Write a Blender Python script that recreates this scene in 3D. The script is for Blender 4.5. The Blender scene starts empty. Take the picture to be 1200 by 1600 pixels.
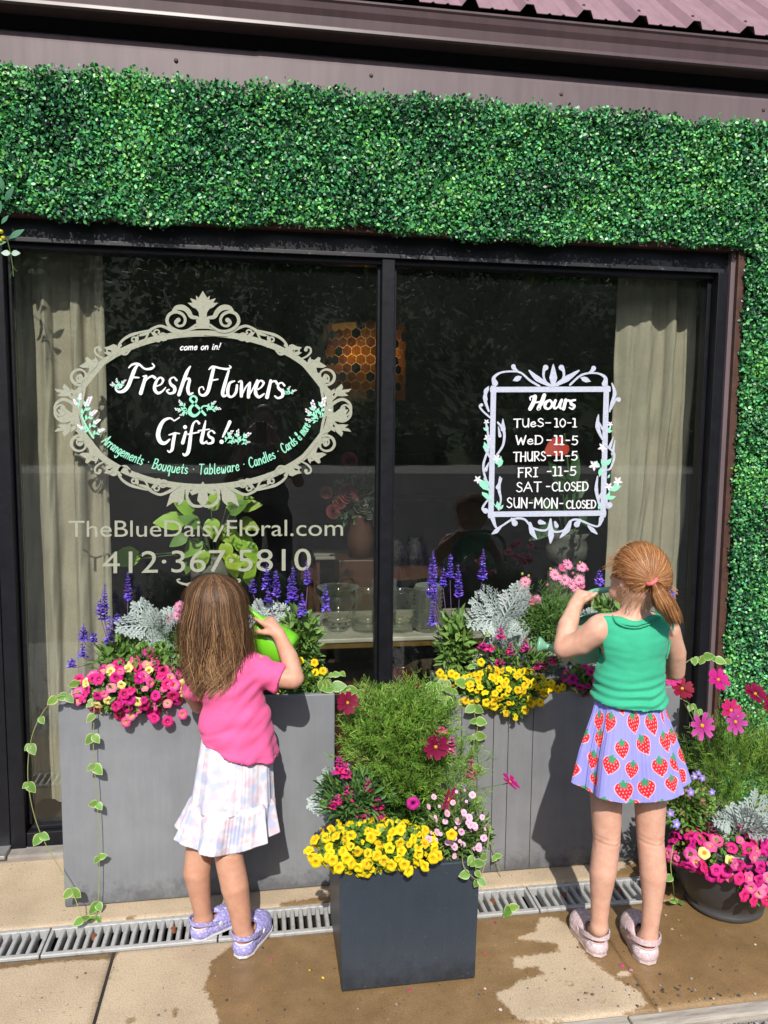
import bpy, bmesh, math, random
import numpy as np
from mathutils import Vector, Matrix, Quaternion, noise as mnoise
R = math.radians
rnd = random.Random(7)
rng = np.random.default_rng(7)
SC = bpy.context.scene
COL = SC.collection

# ------------------------------------------------------------------ camera
YAW, PITCH, ROLL, FPX = 0.157658, 0.1015, 0.0092, 1207.53
CAM = np.array([0.0, -2.825, 1.5])
def _rot(yaw, pitch, roll):
    cy, sy = math.cos(yaw), math.sin(yaw); cp, sp = math.cos(pitch), math.sin(pitch)
    f = np.array([sy*cp, cy*cp, -sp]); r = np.array([cy, -sy, 0.0]); u = np.cross(r, f)
    c, s = math.cos(roll), math.sin(roll)
    return c*r+s*u, -s*r+c*u, f
RX, UX, FX = _rot(YAW, PITCH, ROLL)
cd = bpy.data.cameras.new('camera'); cam = bpy.data.objects.new('camera', cd); COL.objects.link(cam)
cd.sensor_fit = 'HORIZONTAL'; cd.sensor_width = 36.0; cd.lens = 36.0*FPX/1200.0
cd.clip_start = 0.02; cd.clip_end = 600
M3 = Matrix([[RX[0], UX[0], -FX[0]], [RX[1], UX[1], -FX[1]], [RX[2], UX[2], -FX[2]]])
cam.matrix_world = Matrix.Translation(CAM) @ M3.to_4x4()
SC.camera = cam

# ------------------------------------------------------------------ daylight
SUN_TRAVEL = Vector((0.14, 1.0, -0.90)).normalized()
wd = bpy.data.worlds.new('World'); SC.world = wd; wd.use_nodes = True
wn = wd.node_tree; bg = wn.nodes['Background']
sky = wn.nodes.new('ShaderNodeTexSky'); sky.sky_type = 'NISHITA'; sky.sun_disc = False
toward = -SUN_TRAVEL
sky.sun_elevation = math.asin(toward.z)
sky.sun_rotation = math.atan2(toward.x, toward.y)
sky.air_density = 1.0; sky.dust_density = 1.5
wn.links.new(sky.outputs[0], bg.inputs[0]); bg.inputs[1].default_value = 0.15
sl = bpy.data.lights.new('sun', 'SUN'); sl.energy = 4.4; sl.angle = R(0.5); sl.color = (1.0, 0.955, 0.88)
so = bpy.data.objects.new('sun', sl); COL.objects.link(so)
so.rotation_mode = 'QUATERNION'; so.rotation_quaternion = SUN_TRAVEL.to_track_quat('-Z', 'Y'); so.location = (-2, -10, 9)
SC.view_settings.view_transform = 'Standard'; SC.view_settings.look = 'None'
SC.view_settings.exposure = 0.2; SC.view_settings.gamma = 1.0
SC.view_settings.use_curve_mapping = False
SC.cycles.max_bounces = 8; SC.cycles.transparent_max_bounces = 12; SC.cycles.caustics_reflective = False; SC.cycles.caustics_refractive = False

# ------------------------------------------------------------------ helpers
def ray(px, py):
    return FX + RX*((px-600)/FPX) - UX*((py-800)/FPX)
def P(px, py, y):            # point of the plane y = const seen at a photo pixel
    d = ray(px, py); return Vector(CAM + d*((y-CAM[1])/d[1]))
def G(px, py, z=0.0):        # the same on a horizontal plane
    d = ray(px, py); return Vector(CAM + d*((z-CAM[2])/d[2]))

def tag(o, label=None, cat=None, group=None, kind=None):
    if label: o['label'] = label
    if cat: o['category'] = cat
    if group: o['group'] = group
    if kind: o['kind'] = kind
    return o
def empty(name, loc, label=None, cat=None, group=None, rz=0.0):
    o = bpy.data.objects.new(name, None); COL.objects.link(o)
    o.location = loc; o.rotation_euler = (0, 0, rz); o.empty_display_size = 0.05
    tag(o, label, cat, group); return o
def link(name, me, mat=None, parent=None, loc=None, world=True, **kw):
    """link one mesh as one object; vertices are in world space when parent is an Empty (world=True)"""
    o = bpy.data.objects.new(name, me); COL.objects.link(o)
    if mat is not None and len(me.materials) == 0:
        for m in (mat if isinstance(mat, (list, tuple)) else [mat]): me.materials.append(m)
    if parent is not None:
        o.parent = parent
        if world: o.matrix_parent_inverse = pmat(parent).inverted()
    if loc is not None: o.location = loc
    tag(o, **kw); return o
def pmat(o):
    m = Matrix.Translation(o.location) @ (o.rotation_quaternion.to_matrix().to_4x4() if o.rotation_mode == 'QUATERNION' else o.rotation_euler.to_matrix().to_4x4()) @ Matrix.Diagonal((*o.scale, 1))
    if o.parent: m = pmat(o.parent) @ o.matrix_parent_inverse @ m
    return m
def mesh_np(name, V, F, smooth=True, colors=None, attrs=None):
    """V (n,3), F (m,k) uniform polygons or list of lists"""
    me = bpy.data.meshes.new(name)
    V = np.asarray(V, dtype=np.float32)
    if isinstance(F, np.ndarray):
        m, k = F.shape
        me.vertices.add(len(V)); me.vertices.foreach_set('co', V.ravel())
        me.loops.add(m*k); me.loops.foreach_set('vertex_index', F.astype(np.int32).ravel())
        me.polygons.add(m); me.polygons.foreach_set('loop_start', np.arange(0, m*k, k, dtype=np.int32))
        me.update(calc_edges=True)
    else:
        me.from_pydata([tuple(map(float, v)) for v in V], [], F); me.update()
    if smooth: me.polygons.foreach_set('use_smooth', np.ones(len(me.polygons), dtype=bool))
    if colors is not None:
        c = np.asarray(colors, dtype=np.float32)
        if c.shape[1] == 3: c = np.hstack([c, np.ones((len(c), 1), np.float32)])
        a = me.color_attributes.new('Col', 'FLOAT_COLOR', 'POINT'); a.data.foreach_set('color', c.ravel())
    for k_, v_ in (attrs or {}).items():
        a = me.attributes.new(k_, 'FLOAT', 'POINT'); a.data.foreach_set('value', np.asarray(v_, dtype=np.float32))
    return me

class MB:
    """collects shapes for one mesh"""
    def __init__(s): s.v = []; s.f = []; s.c = []; s.n = 0
    def add(s, V, F, col=None):
        V = [tuple(v) for v in V]; s.v += V; s.f += [[i+s.n for i in f] for f in F]
        if col is not None: s.c += ([col]*len(V) if not isinstance(col[0], (tuple, list, np.ndarray)) else [tuple(c) for c in col])
        s.n += len(V); return s
    def box(s, lo, hi, col=None):
        x0, y0, z0 = lo; x1, y1, z1 = hi
        V = [(x0,y0,z0),(x1,y0,z0),(x1,y1,z0),(x0,y1,z0),(x0,y0,z1),(x1,y0,z1),(x1,y1,z1),(x0,y1,z1)]
        return s.add(V, [[0,3,2,1],[4,5,6,7],[0,1,5,4],[1,2,6,5],[2,3,7,6],[3,0,4,7]], col)
    def bbox(s, lo, hi, b=0.004, col=None):
        """box with small chamfers"""
        bm = bmesh.new(); bmesh.ops.create_cube(bm, size=1)
        for v in bm.verts: v.co = Vector([(lo[i]+hi[i])/2+v.co[i]*(hi[i]-lo[i]) for i in range(3)])
        bmesh.ops.bevel(bm, geom=bm.edges[:], offset=b, segments=2, affect='EDGES', profile=0.5)
        bm.verts.ensure_lookup_table()
        s.add([v.co[:] for v in bm.verts], [[v.index for v in f.verts] for f in bm.faces], col); bm.free(); return s
    def prism(s, prof, x0, x1, col=None):
        """profile of (y,z) extruded along x, closed"""
        n = len(prof); V = [(x0, y, z) for y, z in prof]+[(x1, y, z) for y, z in prof]
        F = [[i, (i+1) % n, n+(i+1) % n, n+i] for i in range(n)]+[list(range(n))[::-1], list(range(n, 2*n))]
        return s.add(V, F, col)
    def tube(s, pts, rad, k=6, col=None, caps=True):
        pts = [Vector(p) for p in pts]; n = len(pts)
        rad = [rad]*n if not hasattr(rad, '__len__') else rad
        T = [(pts[min(i+1, n-1)]-pts[max(i-1, 0)]).normalized() for i in range(n)]
        up = Vector((0, 0, 1)) if abs(T[0].z) < .9 else Vector((1, 0, 0))
        a = T[0].cross(up).normalized(); V = []; C = []
        for i in range(n):
            a = (a-T[i]*a.dot(T[i]));
            a = a.normalized() if a.length > 1e-6 else T[i].orthogonal().normalized()
            b = T[i].cross(a)
            for j in range(k):
                t = 2*math.pi*j/k; V.append(pts[i]+(a*math.cos(t)+b*math.sin(t))*rad[i])
                if col is not None: C.append(col[i] if isinstance(col[0], (tuple, list, np.ndarray)) else col)
        F = [[i*k+j, i*k+(j+1) % k, (i+1)*k+(j+1) % k, (i+1)*k+j] for i in range(n-1) for j in range(k)]
        if caps: F += [list(range(k))[::-1], [(n-1)*k+j for j in range(k)]]
        return s.add(V, F, C if col is not None else None)
    def lathe(s, prof, c=(0,0,0), k=32, col=None):
        """prof of (r,z)"""
        n = len(prof); V = []; F = []
        for r, z in prof:
            for j in range(k):
                t = 2*math.pi*j/k; V.append((c[0]+r*math.cos(t), c[1]+r*math.sin(t), c[2]+z))
        for i in range(n-1):
            for j in range(k): F.append([i*k+j, i*k+(j+1) % k, (i+1)*k+(j+1) % k, (i+1)*k+j])
        return s.add(V, F, col)
    def mesh(s, name, smooth=False):
        me = bpy.data.meshes.new(name); me.from_pydata(s.v, [], s.f); me.update()
        if smooth: me.polygons.foreach_set('use_smooth', np.ones(len(me.polygons), dtype=bool))
        if s.c and len(s.c) == s.n:
            c = np.array([tuple(x)[:3]+(1.0,) for x in s.c], dtype=np.float32)
            a = me.color_attributes.new('Col', 'FLOAT_COLOR', 'POINT'); a.data.foreach_set('color', c.ravel())
        return me
    def build(s, name, mat, parent=None, smooth=False, world=True, **kw):
        return link(name, s.mesh(name, smooth), mat, parent, world=world, **kw)

def catmull(pts, n=8, closed=False):
    """smooth curve through points (any dimension)"""
    p = [np.array(q, float) for q in pts]; out = []; m = len(p)
    for i in range(m if closed else m-1):
        if closed: a, b, c, d = p[(i-1) % m], p[i], p[(i+1) % m], p[(i+2) % m]
        else: a, b, c, d = p[max(i-1, 0)], p[i], p[i+1], p[min(i+2, m-1)]
        for j in range(n):
            t = j/n; out.append(.5*((2*b)+(-a+c)*t+(2*a-5*b+4*c-d)*t*t+(-a+3*b-3*c+d)*t**3))
    if not closed: out.append(p[-1])
    return out

# ------------------------------------------------------------------ materials
def newmat(name):
    m = bpy.data.materials.new(name); m.use_nodes = True
    nt = m.node_tree; b = nt.nodes['Principled BSDF']; return m, nt, b
def N(nt, t, **kw):
    n = nt.nodes.new(t)
    for k, v in kw.items():
        if k.startswith('i_'): n.inputs[int(k[2:]) if k[2:].isdigit() else k[2:].replace('_', ' ')].default_value = v
        else: setattr(n, k, v)
    return n
def ramp(nt, fac, stops):
    r = nt.nodes.new('ShaderNodeValToRGB'); e = r.color_ramp.elements
    while len(e) > 1: e.remove(e[0])
    e[0].position = stops[0][0]; e[0].color = (*stops[0][1][:3], 1)
    for p_, c_ in stops[1:]:
        q = e.new(p_); q.color = (*c_[:3], 1)
    nt.links.new(fac, r.inputs[0]); return r
def mix(nt, fac, a, b, mode='MIX'):
    m = nt.nodes.new('ShaderNodeMix'); m.data_type = 'RGBA'; m.blend_type = mode
    for s_, v in ((0, fac), (6, a), (7, b)):
        if hasattr(v, 'is_linked') or hasattr(v, 'links'): nt.links.new(v, m.inputs[s_])
        elif isinstance(v, (int, float)): m.inputs[s_].default_value = v
        else: m.inputs[s_].default_value = (*v[:3], 1)
    return m.outputs[2]
def noise(nt, scale, detail=4, rough=.6, coord=None, dist=0.0, stretch=None):
    n = N(nt, 'ShaderNodeTexNoise'); n.inputs['Scale'].default_value = scale; n.inputs['Detail'].default_value = detail
    n.inputs['Roughness'].default_value = rough; n.inputs['Distortion'].default_value = dist
    if coord is None:
        g = N(nt, 'ShaderNodeNewGeometry'); coord = g.outputs['Position']
    if stretch:
        mp = N(nt, 'ShaderNodeMapping'); mp.inputs['Scale'].default_value = stretch
        nt.links.new(coord, mp.inputs[0]); coord = mp.outputs[0]
    nt.links.new(coord, n.inputs['Vector']); return n.outputs['Fac']
def math_(nt, op, a, b=None, clamp=False):
    m = nt.nodes.new('ShaderNodeMath'); m.operation = op; m.use_clamp = clamp
    for i, v in enumerate((a, b)):
        if v is None: continue
        if hasattr(v, 'links'): nt.links.new(v, m.inputs[i])
        else: m.inputs[i].default_value = v
    return m.outputs[0]
def bump(nt, b, h, strength=.3, dist=.002):
    n = N(nt, 'ShaderNodeBump'); n.inputs['Strength'].default_value = strength; n.inputs['Distance'].default_value = dist
    nt.links.new(h, n.inputs['Height']); nt.links.new(n.outputs[0], b.inputs['Normal']); return n
def simple(name, col, rough=.6, metal=0.0, var=.25, scale=12, bmp=.15, bscale=120, bdist=.001, sub=0.0, coat=0.0, spec=.5):
    """paint-like or plastic-like material with mottled tone and fine relief"""
    m, nt, b = newmat(name)
    f = noise(nt, scale, 5)
    dark = tuple(c*(1-var) for c in col); light = tuple(min(1, c*(1+var*.6)) for c in col)
    r = ramp(nt, f, [(.3, dark), (.7, light)]); nt.links.new(r.outputs[0], b.inputs['Base Color'])
    rr = math_(nt, 'MULTIPLY_ADD', noise(nt, scale*3, 3), .3); rr.node.inputs[2].default_value = rough-.15
    nt.links.new(rr, b.inputs['Roughness'])
    b.inputs['Metallic'].default_value = metal; b.inputs['Specular IOR Level'].default_value = spec
    if bmp: bump(nt, b, noise(nt, bscale, 4), bmp, bdist)
    if sub:
        b.inputs['Subsurface Weight'].default_value = sub; b.inputs['Subsurface Radius'].default_value = (1, .35, .2); b.inputs['Subsurface Scale'].default_value = .008
    b.inputs['Coat Weight'].default_value = coat
    return m
def vcol(name, rough=.5, trans=0.0, var=.2, spec=.5, island=False, bmp=0.0, objvar=True, scale=40):
    """colour from the mesh's own colour attribute, with per-piece variation and thin-leaf translucency"""
    m, nt, b = newmat(name)
    a = N(nt, 'ShaderNodeAttribute', attribute_name='Col')
    if island:
        g = N(nt, 'ShaderNodeNewGeometry'); rv = g.outputs['Random Per Island']
    elif objvar:
        oi = N(nt, 'ShaderNodeObjectInfo'); rv = oi.outputs['Random']
    else: rv = noise(nt, scale, 3)
    h = N(nt, 'ShaderNodeHueSaturation')
    v = math_(nt, 'MULTIPLY_ADD', rv, 2*var); v.node.inputs[2].default_value = 1-var
    nt.links.new(v, h.inputs['Value'])
    if not (not island and not objvar):
        hv = math_(nt, 'FRACT', math_(nt, 'MULTIPLY', rv, 7.31)); hh = math_(nt, 'MULTIPLY_ADD', hv, .03); hh.node.inputs[2].default_value = .485
        nt.links.new(hh, h.inputs['Hue'])
    nt.links.new(a.outputs['Color'], h.inputs['Color'])
    nt.links.new(h.outputs[0], b.inputs['Base Color']); b.inputs['Roughness'].default_value = rough
    b.inputs['Specular IOR Level'].default_value = spec
    if bmp: bump(nt, b, noise(nt, 400, 3), bmp, .0006)
    if trans:
        tr = N(nt, 'ShaderNodeBsdfTranslucent'); nt.links.new(h.outputs[0], tr.inputs[0])
        ms = N(nt, 'ShaderNodeMixShader'); ms.inputs[0].default_value = trans
        nt.links.new(b.outputs[0], ms.inputs[1]); nt.links.new(tr.outputs[0], ms.inputs[2])
        nt.links.new(ms.outputs[0], nt.nodes['Material Output'].inputs[0])
    return m

# ------------------------------------------------------------------ distance-field modelling (one continuous skin)
class SDF:
    def __init__(s, lo, hi, vox):
        s.lo = np.array(lo, float); s.vox = vox
        s.n = np.ceil((np.array(hi)-s.lo)/vox).astype(int)+1
        s.F = np.full(s.n, 0.08, np.float32)
        s.ax = [s.lo[i]+np.arange(s.n[i])*vox for i in range(3)]
    def _box(s, lo, hi, pad):
        a = np.clip(np.floor((np.array(lo)-pad-s.lo)/s.vox).astype(int), 0, s.n)
        b = np.clip(np.ceil((np.array(hi)+pad-s.lo)/s.vox).astype(int)+1, 0, s.n)
        sl_ = tuple(slice(a[i], b[i]) for i in range(3))
        g = np.meshgrid(*[s.ax[i][sl_[i]] for i in range(3)], indexing='ij')
        return sl_, g
    def _put(s, sl_, d, k, sub=False):
        f = s.F[sl_]
        if f.size == 0: return
        d = d.astype(np.float32)
        if sub: f2 = -f; 
        else: f2 = f
        if k > 0:
            h = np.clip(.5+.5*(f2-d)/k, 0, 1); r = f2*(1-h)+d*h-k*h*(1-h)
        else: r = np.minimum(f2, d)
        s.F[sl_] = -r if sub else r
    def cap(s, a, b, ra, rb=None, k=.012, sub=False):
        rb = ra if rb is None else rb
        a = np.array(a, float); b = np.array(b, float); m = max(ra, rb)
        sl_, g = s._box(np.minimum(a, b), np.maximum(a, b), m+.045)
        ab = b-a; L2 = ab@ab+1e-12
        t = ((g[0]-a[0])*ab[0]+(g[1]-a[1])*ab[1]+(g[2]-a[2])*ab[2])/L2; t = np.clip(t, 0, 1)
        d = np.sqrt((g[0]-a[0]-t*ab[0])**2+(g[1]-a[1]-t*ab[1])**2+(g[2]-a[2]-t*ab[2])**2)-(ra+(rb-ra)*t)
        s._put(sl_, d, k, sub); return s
    def chain(s, pts, rad, k=.012):
        for i in range(len(pts)-1): s.cap(pts[i], pts[i+1], rad[i], rad[i+1], k if i == 0 else .0015)
        return s
    def ell(s, c, r, q=None, k=.012, sub=False):
        c = np.array(c, float); r = np.array(r, float); m = r.max()
        sl_, g = s._box(c-m, c+m, .045)
        X = [g[i]-c[i] for i in range(3)]
        if q is not None:
            Rm = np.array(q.to_matrix() if isinstance(q, Quaternion) else q)   # columns: local axes in world
            X = [Rm[0][i]*X[0]+Rm[1][i]*X[1]+Rm[2][i]*X[2] for i in range(3)]
        k0 = np.sqrt(sum((X[i]/r[i])**2 for i in range(3))); k1 = np.sqrt(sum((X[i]/r[i]**2)**2 for i in range(3)))+1e-9
        s._put(sl_, k0*(k0-1)/k1, k, sub); return s
    def plane(s, p, n, k=0.0):
        """cut away everything on the side the normal points to"""
        n = np.array(n, float); n /= np.linalg.norm(n); p = np.array(p, float)
        g = np.meshgrid(*s.ax, indexing='ij')
        d = (g[0]-p[0])*n[0]+(g[1]-p[1])*n[1]+(g[2]-p[2])*n[2]
        s.F = np.maximum(s.F, d.astype(np.float32)); return s
    def mesh(s):
        F = s.F; ins = F < 0; nx, ny, nz = F.shape
        cnt = np.zeros((nx-1, ny-1, nz-1), np.float32); acc = np.zeros((nx-1, ny-1, nz-1, 3), np.float32)
        cs = [(i, j, k) for i in (0, 1) for j in (0, 1) for k in (0, 1)]
        def view(A, c): return A[c[0]:nx-1+c[0], c[1]:ny-1+c[1], c[2]:nz-1+c[2]]
        tot = sum(view(ins, c).astype(np.int8) for c in cs)
        act = np.nonzero((tot > 0) & (tot < 8)); ai = np.stack(act, 1)
        pos = np.zeros((len(ai), 3)); c_ = np.zeros(len(ai))
        for a in cs:
            for axi in range(3):
                if a[axi]: continue
                b = list(a); b[axi] = 1
                fa = F[ai[:, 0]+a[0], ai[:, 1]+a[1], ai[:, 2]+a[2]]; fb = F[ai[:, 0]+b[0], ai[:, 1]+b[1], ai[:, 2]+b[2]]
                x = (fa < 0) != (fb < 0)
                t = np.where(x, fa/np.where(x, fa-fb, 1), 0)
                pp = np.array(a, float)[None, :].repeat(len(ai), 0); pp[:, axi] += t
                pos += np.where(x[:, None], pp, 0); c_ += x
        V = s.lo+(ai+pos/c_[:, None])*s.vox
        idx = -np.ones((nx-1, ny-1, nz-1), np.int64); idx[act] = np.arange(len(ai))
        quads = []
        for axi in range(3):
            o1, o2 = [i for i in range(3) if i != axi]
            sl0 = [slice(1, n-1) for n in F.shape]; sl0[axi] = slice(0, F.shape[axi]-1)
            sl1 = list(sl0); sl1[axi] = slice(1, F.shape[axi])
            A = ins[tuple(sl0)]; B = ins[tuple(sl1)]; e = np.nonzero(A != B)
            base = np.stack(e, 1); 
            for i in range(3):
                if i != axi: base[:, i] += 1
            inside = A[e]
            def vid(d1, d2):
                q = base.copy(); q[:, o1] -= d1; q[:, o2] -= d2; return idx[q[:, 0], q[:, 1], q[:, 2]]
            Q = np.stack([vid(1, 1), vid(0, 1), vid(0, 0), vid(1, 0)], 1)
            flip = inside if axi != 1 else ~inside
            Q[~flip] = Q[~flip][:, ::-1]
            quads.append(Q)
        Q = np.concatenate(quads); Q = Q[(Q >= 0).all(1)]
        return V, Q
def smooth_np(V, Q, it=3, lam=.5):
    V = V.copy()
    for _ in range(it):
        S = np.zeros_like(V); c = np.zeros(len(V))
        for a in range(4):
            i = Q[:, a]; j = Q[:, (a+1) % 4]
            for d in range(3):
                S[:, d] += np.bincount(i, V[j, d], len(V))+np.bincount(j, V[i, d], len(V))
            c += np.bincount(i, minlength=len(V))+np.bincount(j, minlength=len(V))
        V = V*(1-lam)+lam*S/np.maximum(c, 1)[:, None]
    return V
def normals_np(V, Q):
    n = np.cross(V[Q[:, 2]]-V[Q[:, 0]], V[Q[:, 3]]-V[Q[:, 1]])
    out = np.zeros_like(V)
    for a in range(4):
        for d in range(3): out[:, d] += np.bincount(Q[:, a], n[:, d], len(V))
    return out/(np.linalg.norm(out, axis=1)[:, None]+1e-12)
def tri_np(Q): return Q
# ================================================================== SETTING: ground
def smin_poly(px, py, poly):
    """signed distance (negative inside) to a polygon, arrays"""
    poly = np.array(poly); n = len(poly); d = np.full(px.shape, 1e9); s = np.ones(px.shape)
    for i in range(n):
        a = poly[i]; b = poly[i-1]; e = b-a; wx = px-a[0]; wy = py-a[1]
        t = np.clip((wx*e[0]+wy*e[1])/(e@e+1e-12), 0, 1); d = np.minimum(d, (wx-e[0]*t)**2+(wy-e[1]*t)**2)
        c1 = py >= a[1]; c2 = py < b[1]; c3 = e[0]*wy > e[1]*wx
        s = np.where((c1 & c2 & c3) | (~c1 & ~c2 & ~c3), -s, s)
    return s*np.sqrt(d)
def gpoly(pts): return [tuple(G(x, y)[:2]) for x, y in pts]
WET = [gpoly([(430,1440),(372,1468),(330,1500),(316,1545),(338,1585),(342,1640),(1900,1700),(1900,1300),(1000,1340),(940,1372),(560,1405)]),
       gpoly([(196,1405),(214,1412),(212,1440),(255,1445),(250,1460),(150,1458),(196,1437)]),
       gpoly([(-40,1500),(100,1487),(190,1484),(178,1500),(150,1502),(90,1504),(-40,1522)]),
       gpoly([(430,1410),(545,1395),(545,1430),(450,1434)]),
       gpoly([(268,1576),(276,1572),(283,1577),(276,1590),(267,1588)]), gpoly([(195,1590),(212,1586),(214,1596),(200,1602)])]
DRY = [gpoly([(846,1436),(868,1434),(890,1452),(905,1480),(925,1505),(960,1530),(1000,1552),(1006,1568),(960,1584),(900,1592),(812,1592),(786,1566),(776,1552),(800,1546),(812,1535),(852,1524),(842,1508),(806,1512),(804,1498),(845,1492),(878,1488),(870,1472),(812,1466),(838,1456)]),
       gpoly([(970,1520),(984,1518),(982,1524),(968,1524)]), gpoly([(-60,1405),(200,1400),(420,1392),(424,1412),(260,1425),(-60,1450)])]
def wet_field(x, y):
    w = np.full(x.shape, 9.0)
    for p in WET: w = np.minimum(w, smin_poly(x, y, p))
    for p in DRY: w = np.maximum(w, -smin_poly(x, y, p))
    # shoe prints: rows of short wet bars on the dry patch
    for (cx, cy, a, n) in ((905, 1545, .9, 9), (915, 1550, .75, 9), (985, 1540, .9, 7)):
        c = G(cx, cy)
        for i in range(n):
            q = (c.x+math.cos(a)*.0-(i-n/2)*.011*math.sin(a+.6), c.y+(i-n/2)*.011)
            u = (x-q[0])*math.cos(.7)+(y-q[1])*math.sin(.7); v = -(x-q[0])*math.sin(.7)+(y-q[1])*math.cos(.7)
            w = np.minimum(w, np.maximum(np.abs(u)-.014, np.abs(v)-.0025)+.001)
    return -w
def concrete(name):
    m, nt, b = newmat(name)
    at = N(nt, 'ShaderNodeAttribute', attribute_name='wet')
    nf = noise(nt, 55, 5, .7)
    d = math_(nt, 'MULTIPLY_ADD', math_(nt, 'SUBTRACT', nf, .5), .045); nt.links.new(at.outputs['Fac'], d.node.inputs[2])
    w = math_(nt, 'MULTIPLY', d, 120, True)
    n1 = noise(nt, 3.2, 7, .62); n2 = noise(nt, 230, 3, .7); n3 = noise(nt, 18, 5)
    base = ramp(nt, n1, [(.25, (.30, .245, .18)), (.5, (.40, .335, .255)), (.75, (.49, .415, .32))]).outputs[0]
    base = mix(nt, .5, base, ramp(nt, n2, [(.3, (.30, .25, .18)), (.6, (.85, .76, .62))]).outputs[0], 'OVERLAY')
    spots = ramp(nt, noise(nt, 75, 2, .5), [(.66, (1, 1, 1)), (.74, (.45, .38, .3))]).outputs[0]
    base = mix(nt, .8, base, spots, 'MULTIPLY')
    wetc = mix(nt, 1, base, ramp(nt, n3, [(.3, (.40, .315, .20)), (.75, (.56, .45, .31))]).outputs[0], 'MULTIPLY')
    nt.links.new(mix(nt, w, base, wetc), b.inputs['Base Color'])
    rr = math_(nt, 'MULTIPLY_ADD', math_(nt, 'MULTIPLY', w, ramp(nt, n3, [(.35, (.5,)*3), (.6, (1,)*3)]).outputs[0]), -.60); rr.node.inputs[2].default_value = .86
    nt.links.new(rr, b.inputs['Roughness'])
    h = math_(nt, 'ADD', n2, math_(nt, 'MULTIPLY', n3, .8)); bump(nt, b, h, .35, .0022)
    return m
M_conc = concrete('concrete')
def slab(name, x0, x1, y0, y1, z=0.0, step=.008, thick=.10, label=None):
    nx = max(2, int((x1-x0)/step)); ny = max(2, int((y1-y0)/step))
    xs = np.linspace(x0, x1, nx+1); ys = np.linspace(y0, y1, ny+1)
    X, Yy = np.meshgrid(xs, ys, indexing='ij')
    Z = np.full(X.shape, z)
    e = np.minimum(np.minimum(X-x0, x1-X), np.minimum(Yy-y0, y1-Yy)); Z = Z-np.where(e < .012, (.012-e)*.45, 0)
    for i in range(0, nx+1):
        pass
    V = np.stack([X, Yy, Z], -1).reshape(-1, 3); idx = np.arange((nx+1)*(ny+1)).reshape(nx+1, ny+1)
    F = np.stack([idx[:-1, :-1], idx[1:, :-1], idx[1:, 1:], idx[:-1, 1:]], -1).reshape(-1, 4)
    ring = list(idx[:, 0])+list(idx[-1, 1:])+list(idx[-2::-1, -1])+list(idx[0, -2:0:-1]); n0 = len(V)
    low = V[ring].copy(); low[:, 2] = z-thick; V = np.vstack([V, low]); m = len(ring)
    S = np.array([[ring[(i+1) % m], ring[i], n0+i, n0+(i+1) % m] for i in range(m)])
    F = np.vstack([F, S]); w = wet_field(V[:, 0], V[:, 1])
    me = mesh_np(name, V, F, smooth=False, attrs={'wet': w})
    return link(name, me, M_conc, kind='structure', label=label)
# joint between the slabs crosses the frame at the lower left; the trench of the drain runs along the wall
slab('pavement_slab', -3.0, -.435, -1.07, -.627, step=.02)
slab('pavement_slab', -.428, 1.02, -1.07, -.627)
slab('pavement_slab', 1.02, 3.2, -1.07, -.627, step=.012)
slab('pavement_slab', -3.0, 1.275, -.487, -.02, step=.012)
slab('pavement_slab', 1.275, 3.2, -.6265, -.02, step=.015)
M_mud = simple('wet grime', (.028, .021, .014), .45, var=.5, scale=30)
MB().box((-3, -1.07, -.16), (3.2, -.02, -.105)).box((-3, -.4899, -.1049), (1.274, -.4873, -.030)).build('drain_bed', M_mud, kind='structure')
MB().box((-3, -.64, -.045), (3.2, -.6275, -.006)).box((-.436, -1.07, -.05), (-.427, -.63, -.005)).build('joint_mud', M_mud, kind='structure')
M_curb = simple('grey cement strip', (.27, .245, .22), .85, var=.3, scale=14, bmp=.5, bscale=200)
MB().bbox((-3, -.10, -.02), (-.62, -.02, .022), .008).build('wall_base_strip', M_curb, kind='structure')
# timber edging
m, nt, b = newmat('weathered timber'); M_tim = m
g1 = noise(nt, 14, 6, .7, stretch=(.35, 4, 4)); nt.links.new(ramp(nt, g1, [(.25, (.10, .085, .07)), (.5, (.36, .32, .27)), (.8, (.52, .48, .42))]).outputs[0], b.inputs['Base Color'])
b.inputs['Roughness'].default_value = .9; bump(nt, b, g1, .7, .006)
MB().bbox((-3, -1.118, -.08), (.93, -1.073, -.004), .006).bbox((.935, -1.116, -.08), (3.2, -1.073, -.006), .006).build('timber_edging', M_tim, kind='structure')
# gravel
m, nt, b = newmat('gravel bed'); M_gb = m
nt.links.new(ramp(nt, noise(nt, 60, 4, .8), [(.3, (.07, .07, .075)), (.7, (.25, .25, .26))]).outputs[0], b.inputs['Base Color']); bump(nt, b, noise(nt, 60, 4), .8, .01)
MB().box((-14, -3.0, -.3), (14, -1.118, -.045)).build('gravel_lot', M_gb, kind='structure')
M_stone = vcol('gravel stone', .85, island=True, var=.55)
def stone_verts(r):
    ico = [(0,0,1),(.89,0,.45),(.28,.85,.45),(-.72,.53,.45),(-.72,-.53,.45),(.28,-.85,.45),(.72,.53,-.45),(-.28,.85,-.45),(-.89,0,-.45),(-.28,-.85,-.45),(.72,-.53,-.45),(0,0,-1)]
    return [tuple(c*r*rnd.uniform(.6, 1.2) for c in v) for v in ico]
IF = [[0,1,2],[0,2,3],[0,3,4],[0,4,5],[0,5,1],[1,6,2],[2,7,3],[3,8,4],[4,9,5],[5,10,1],[2,6,7],[3,7,8],[4,8,9],[5,9,10],[1,10,6],[6,11,7],[7,11,8],[8,11,9],[9,11,10],[10,11,6]]
gb = MB()
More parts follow.
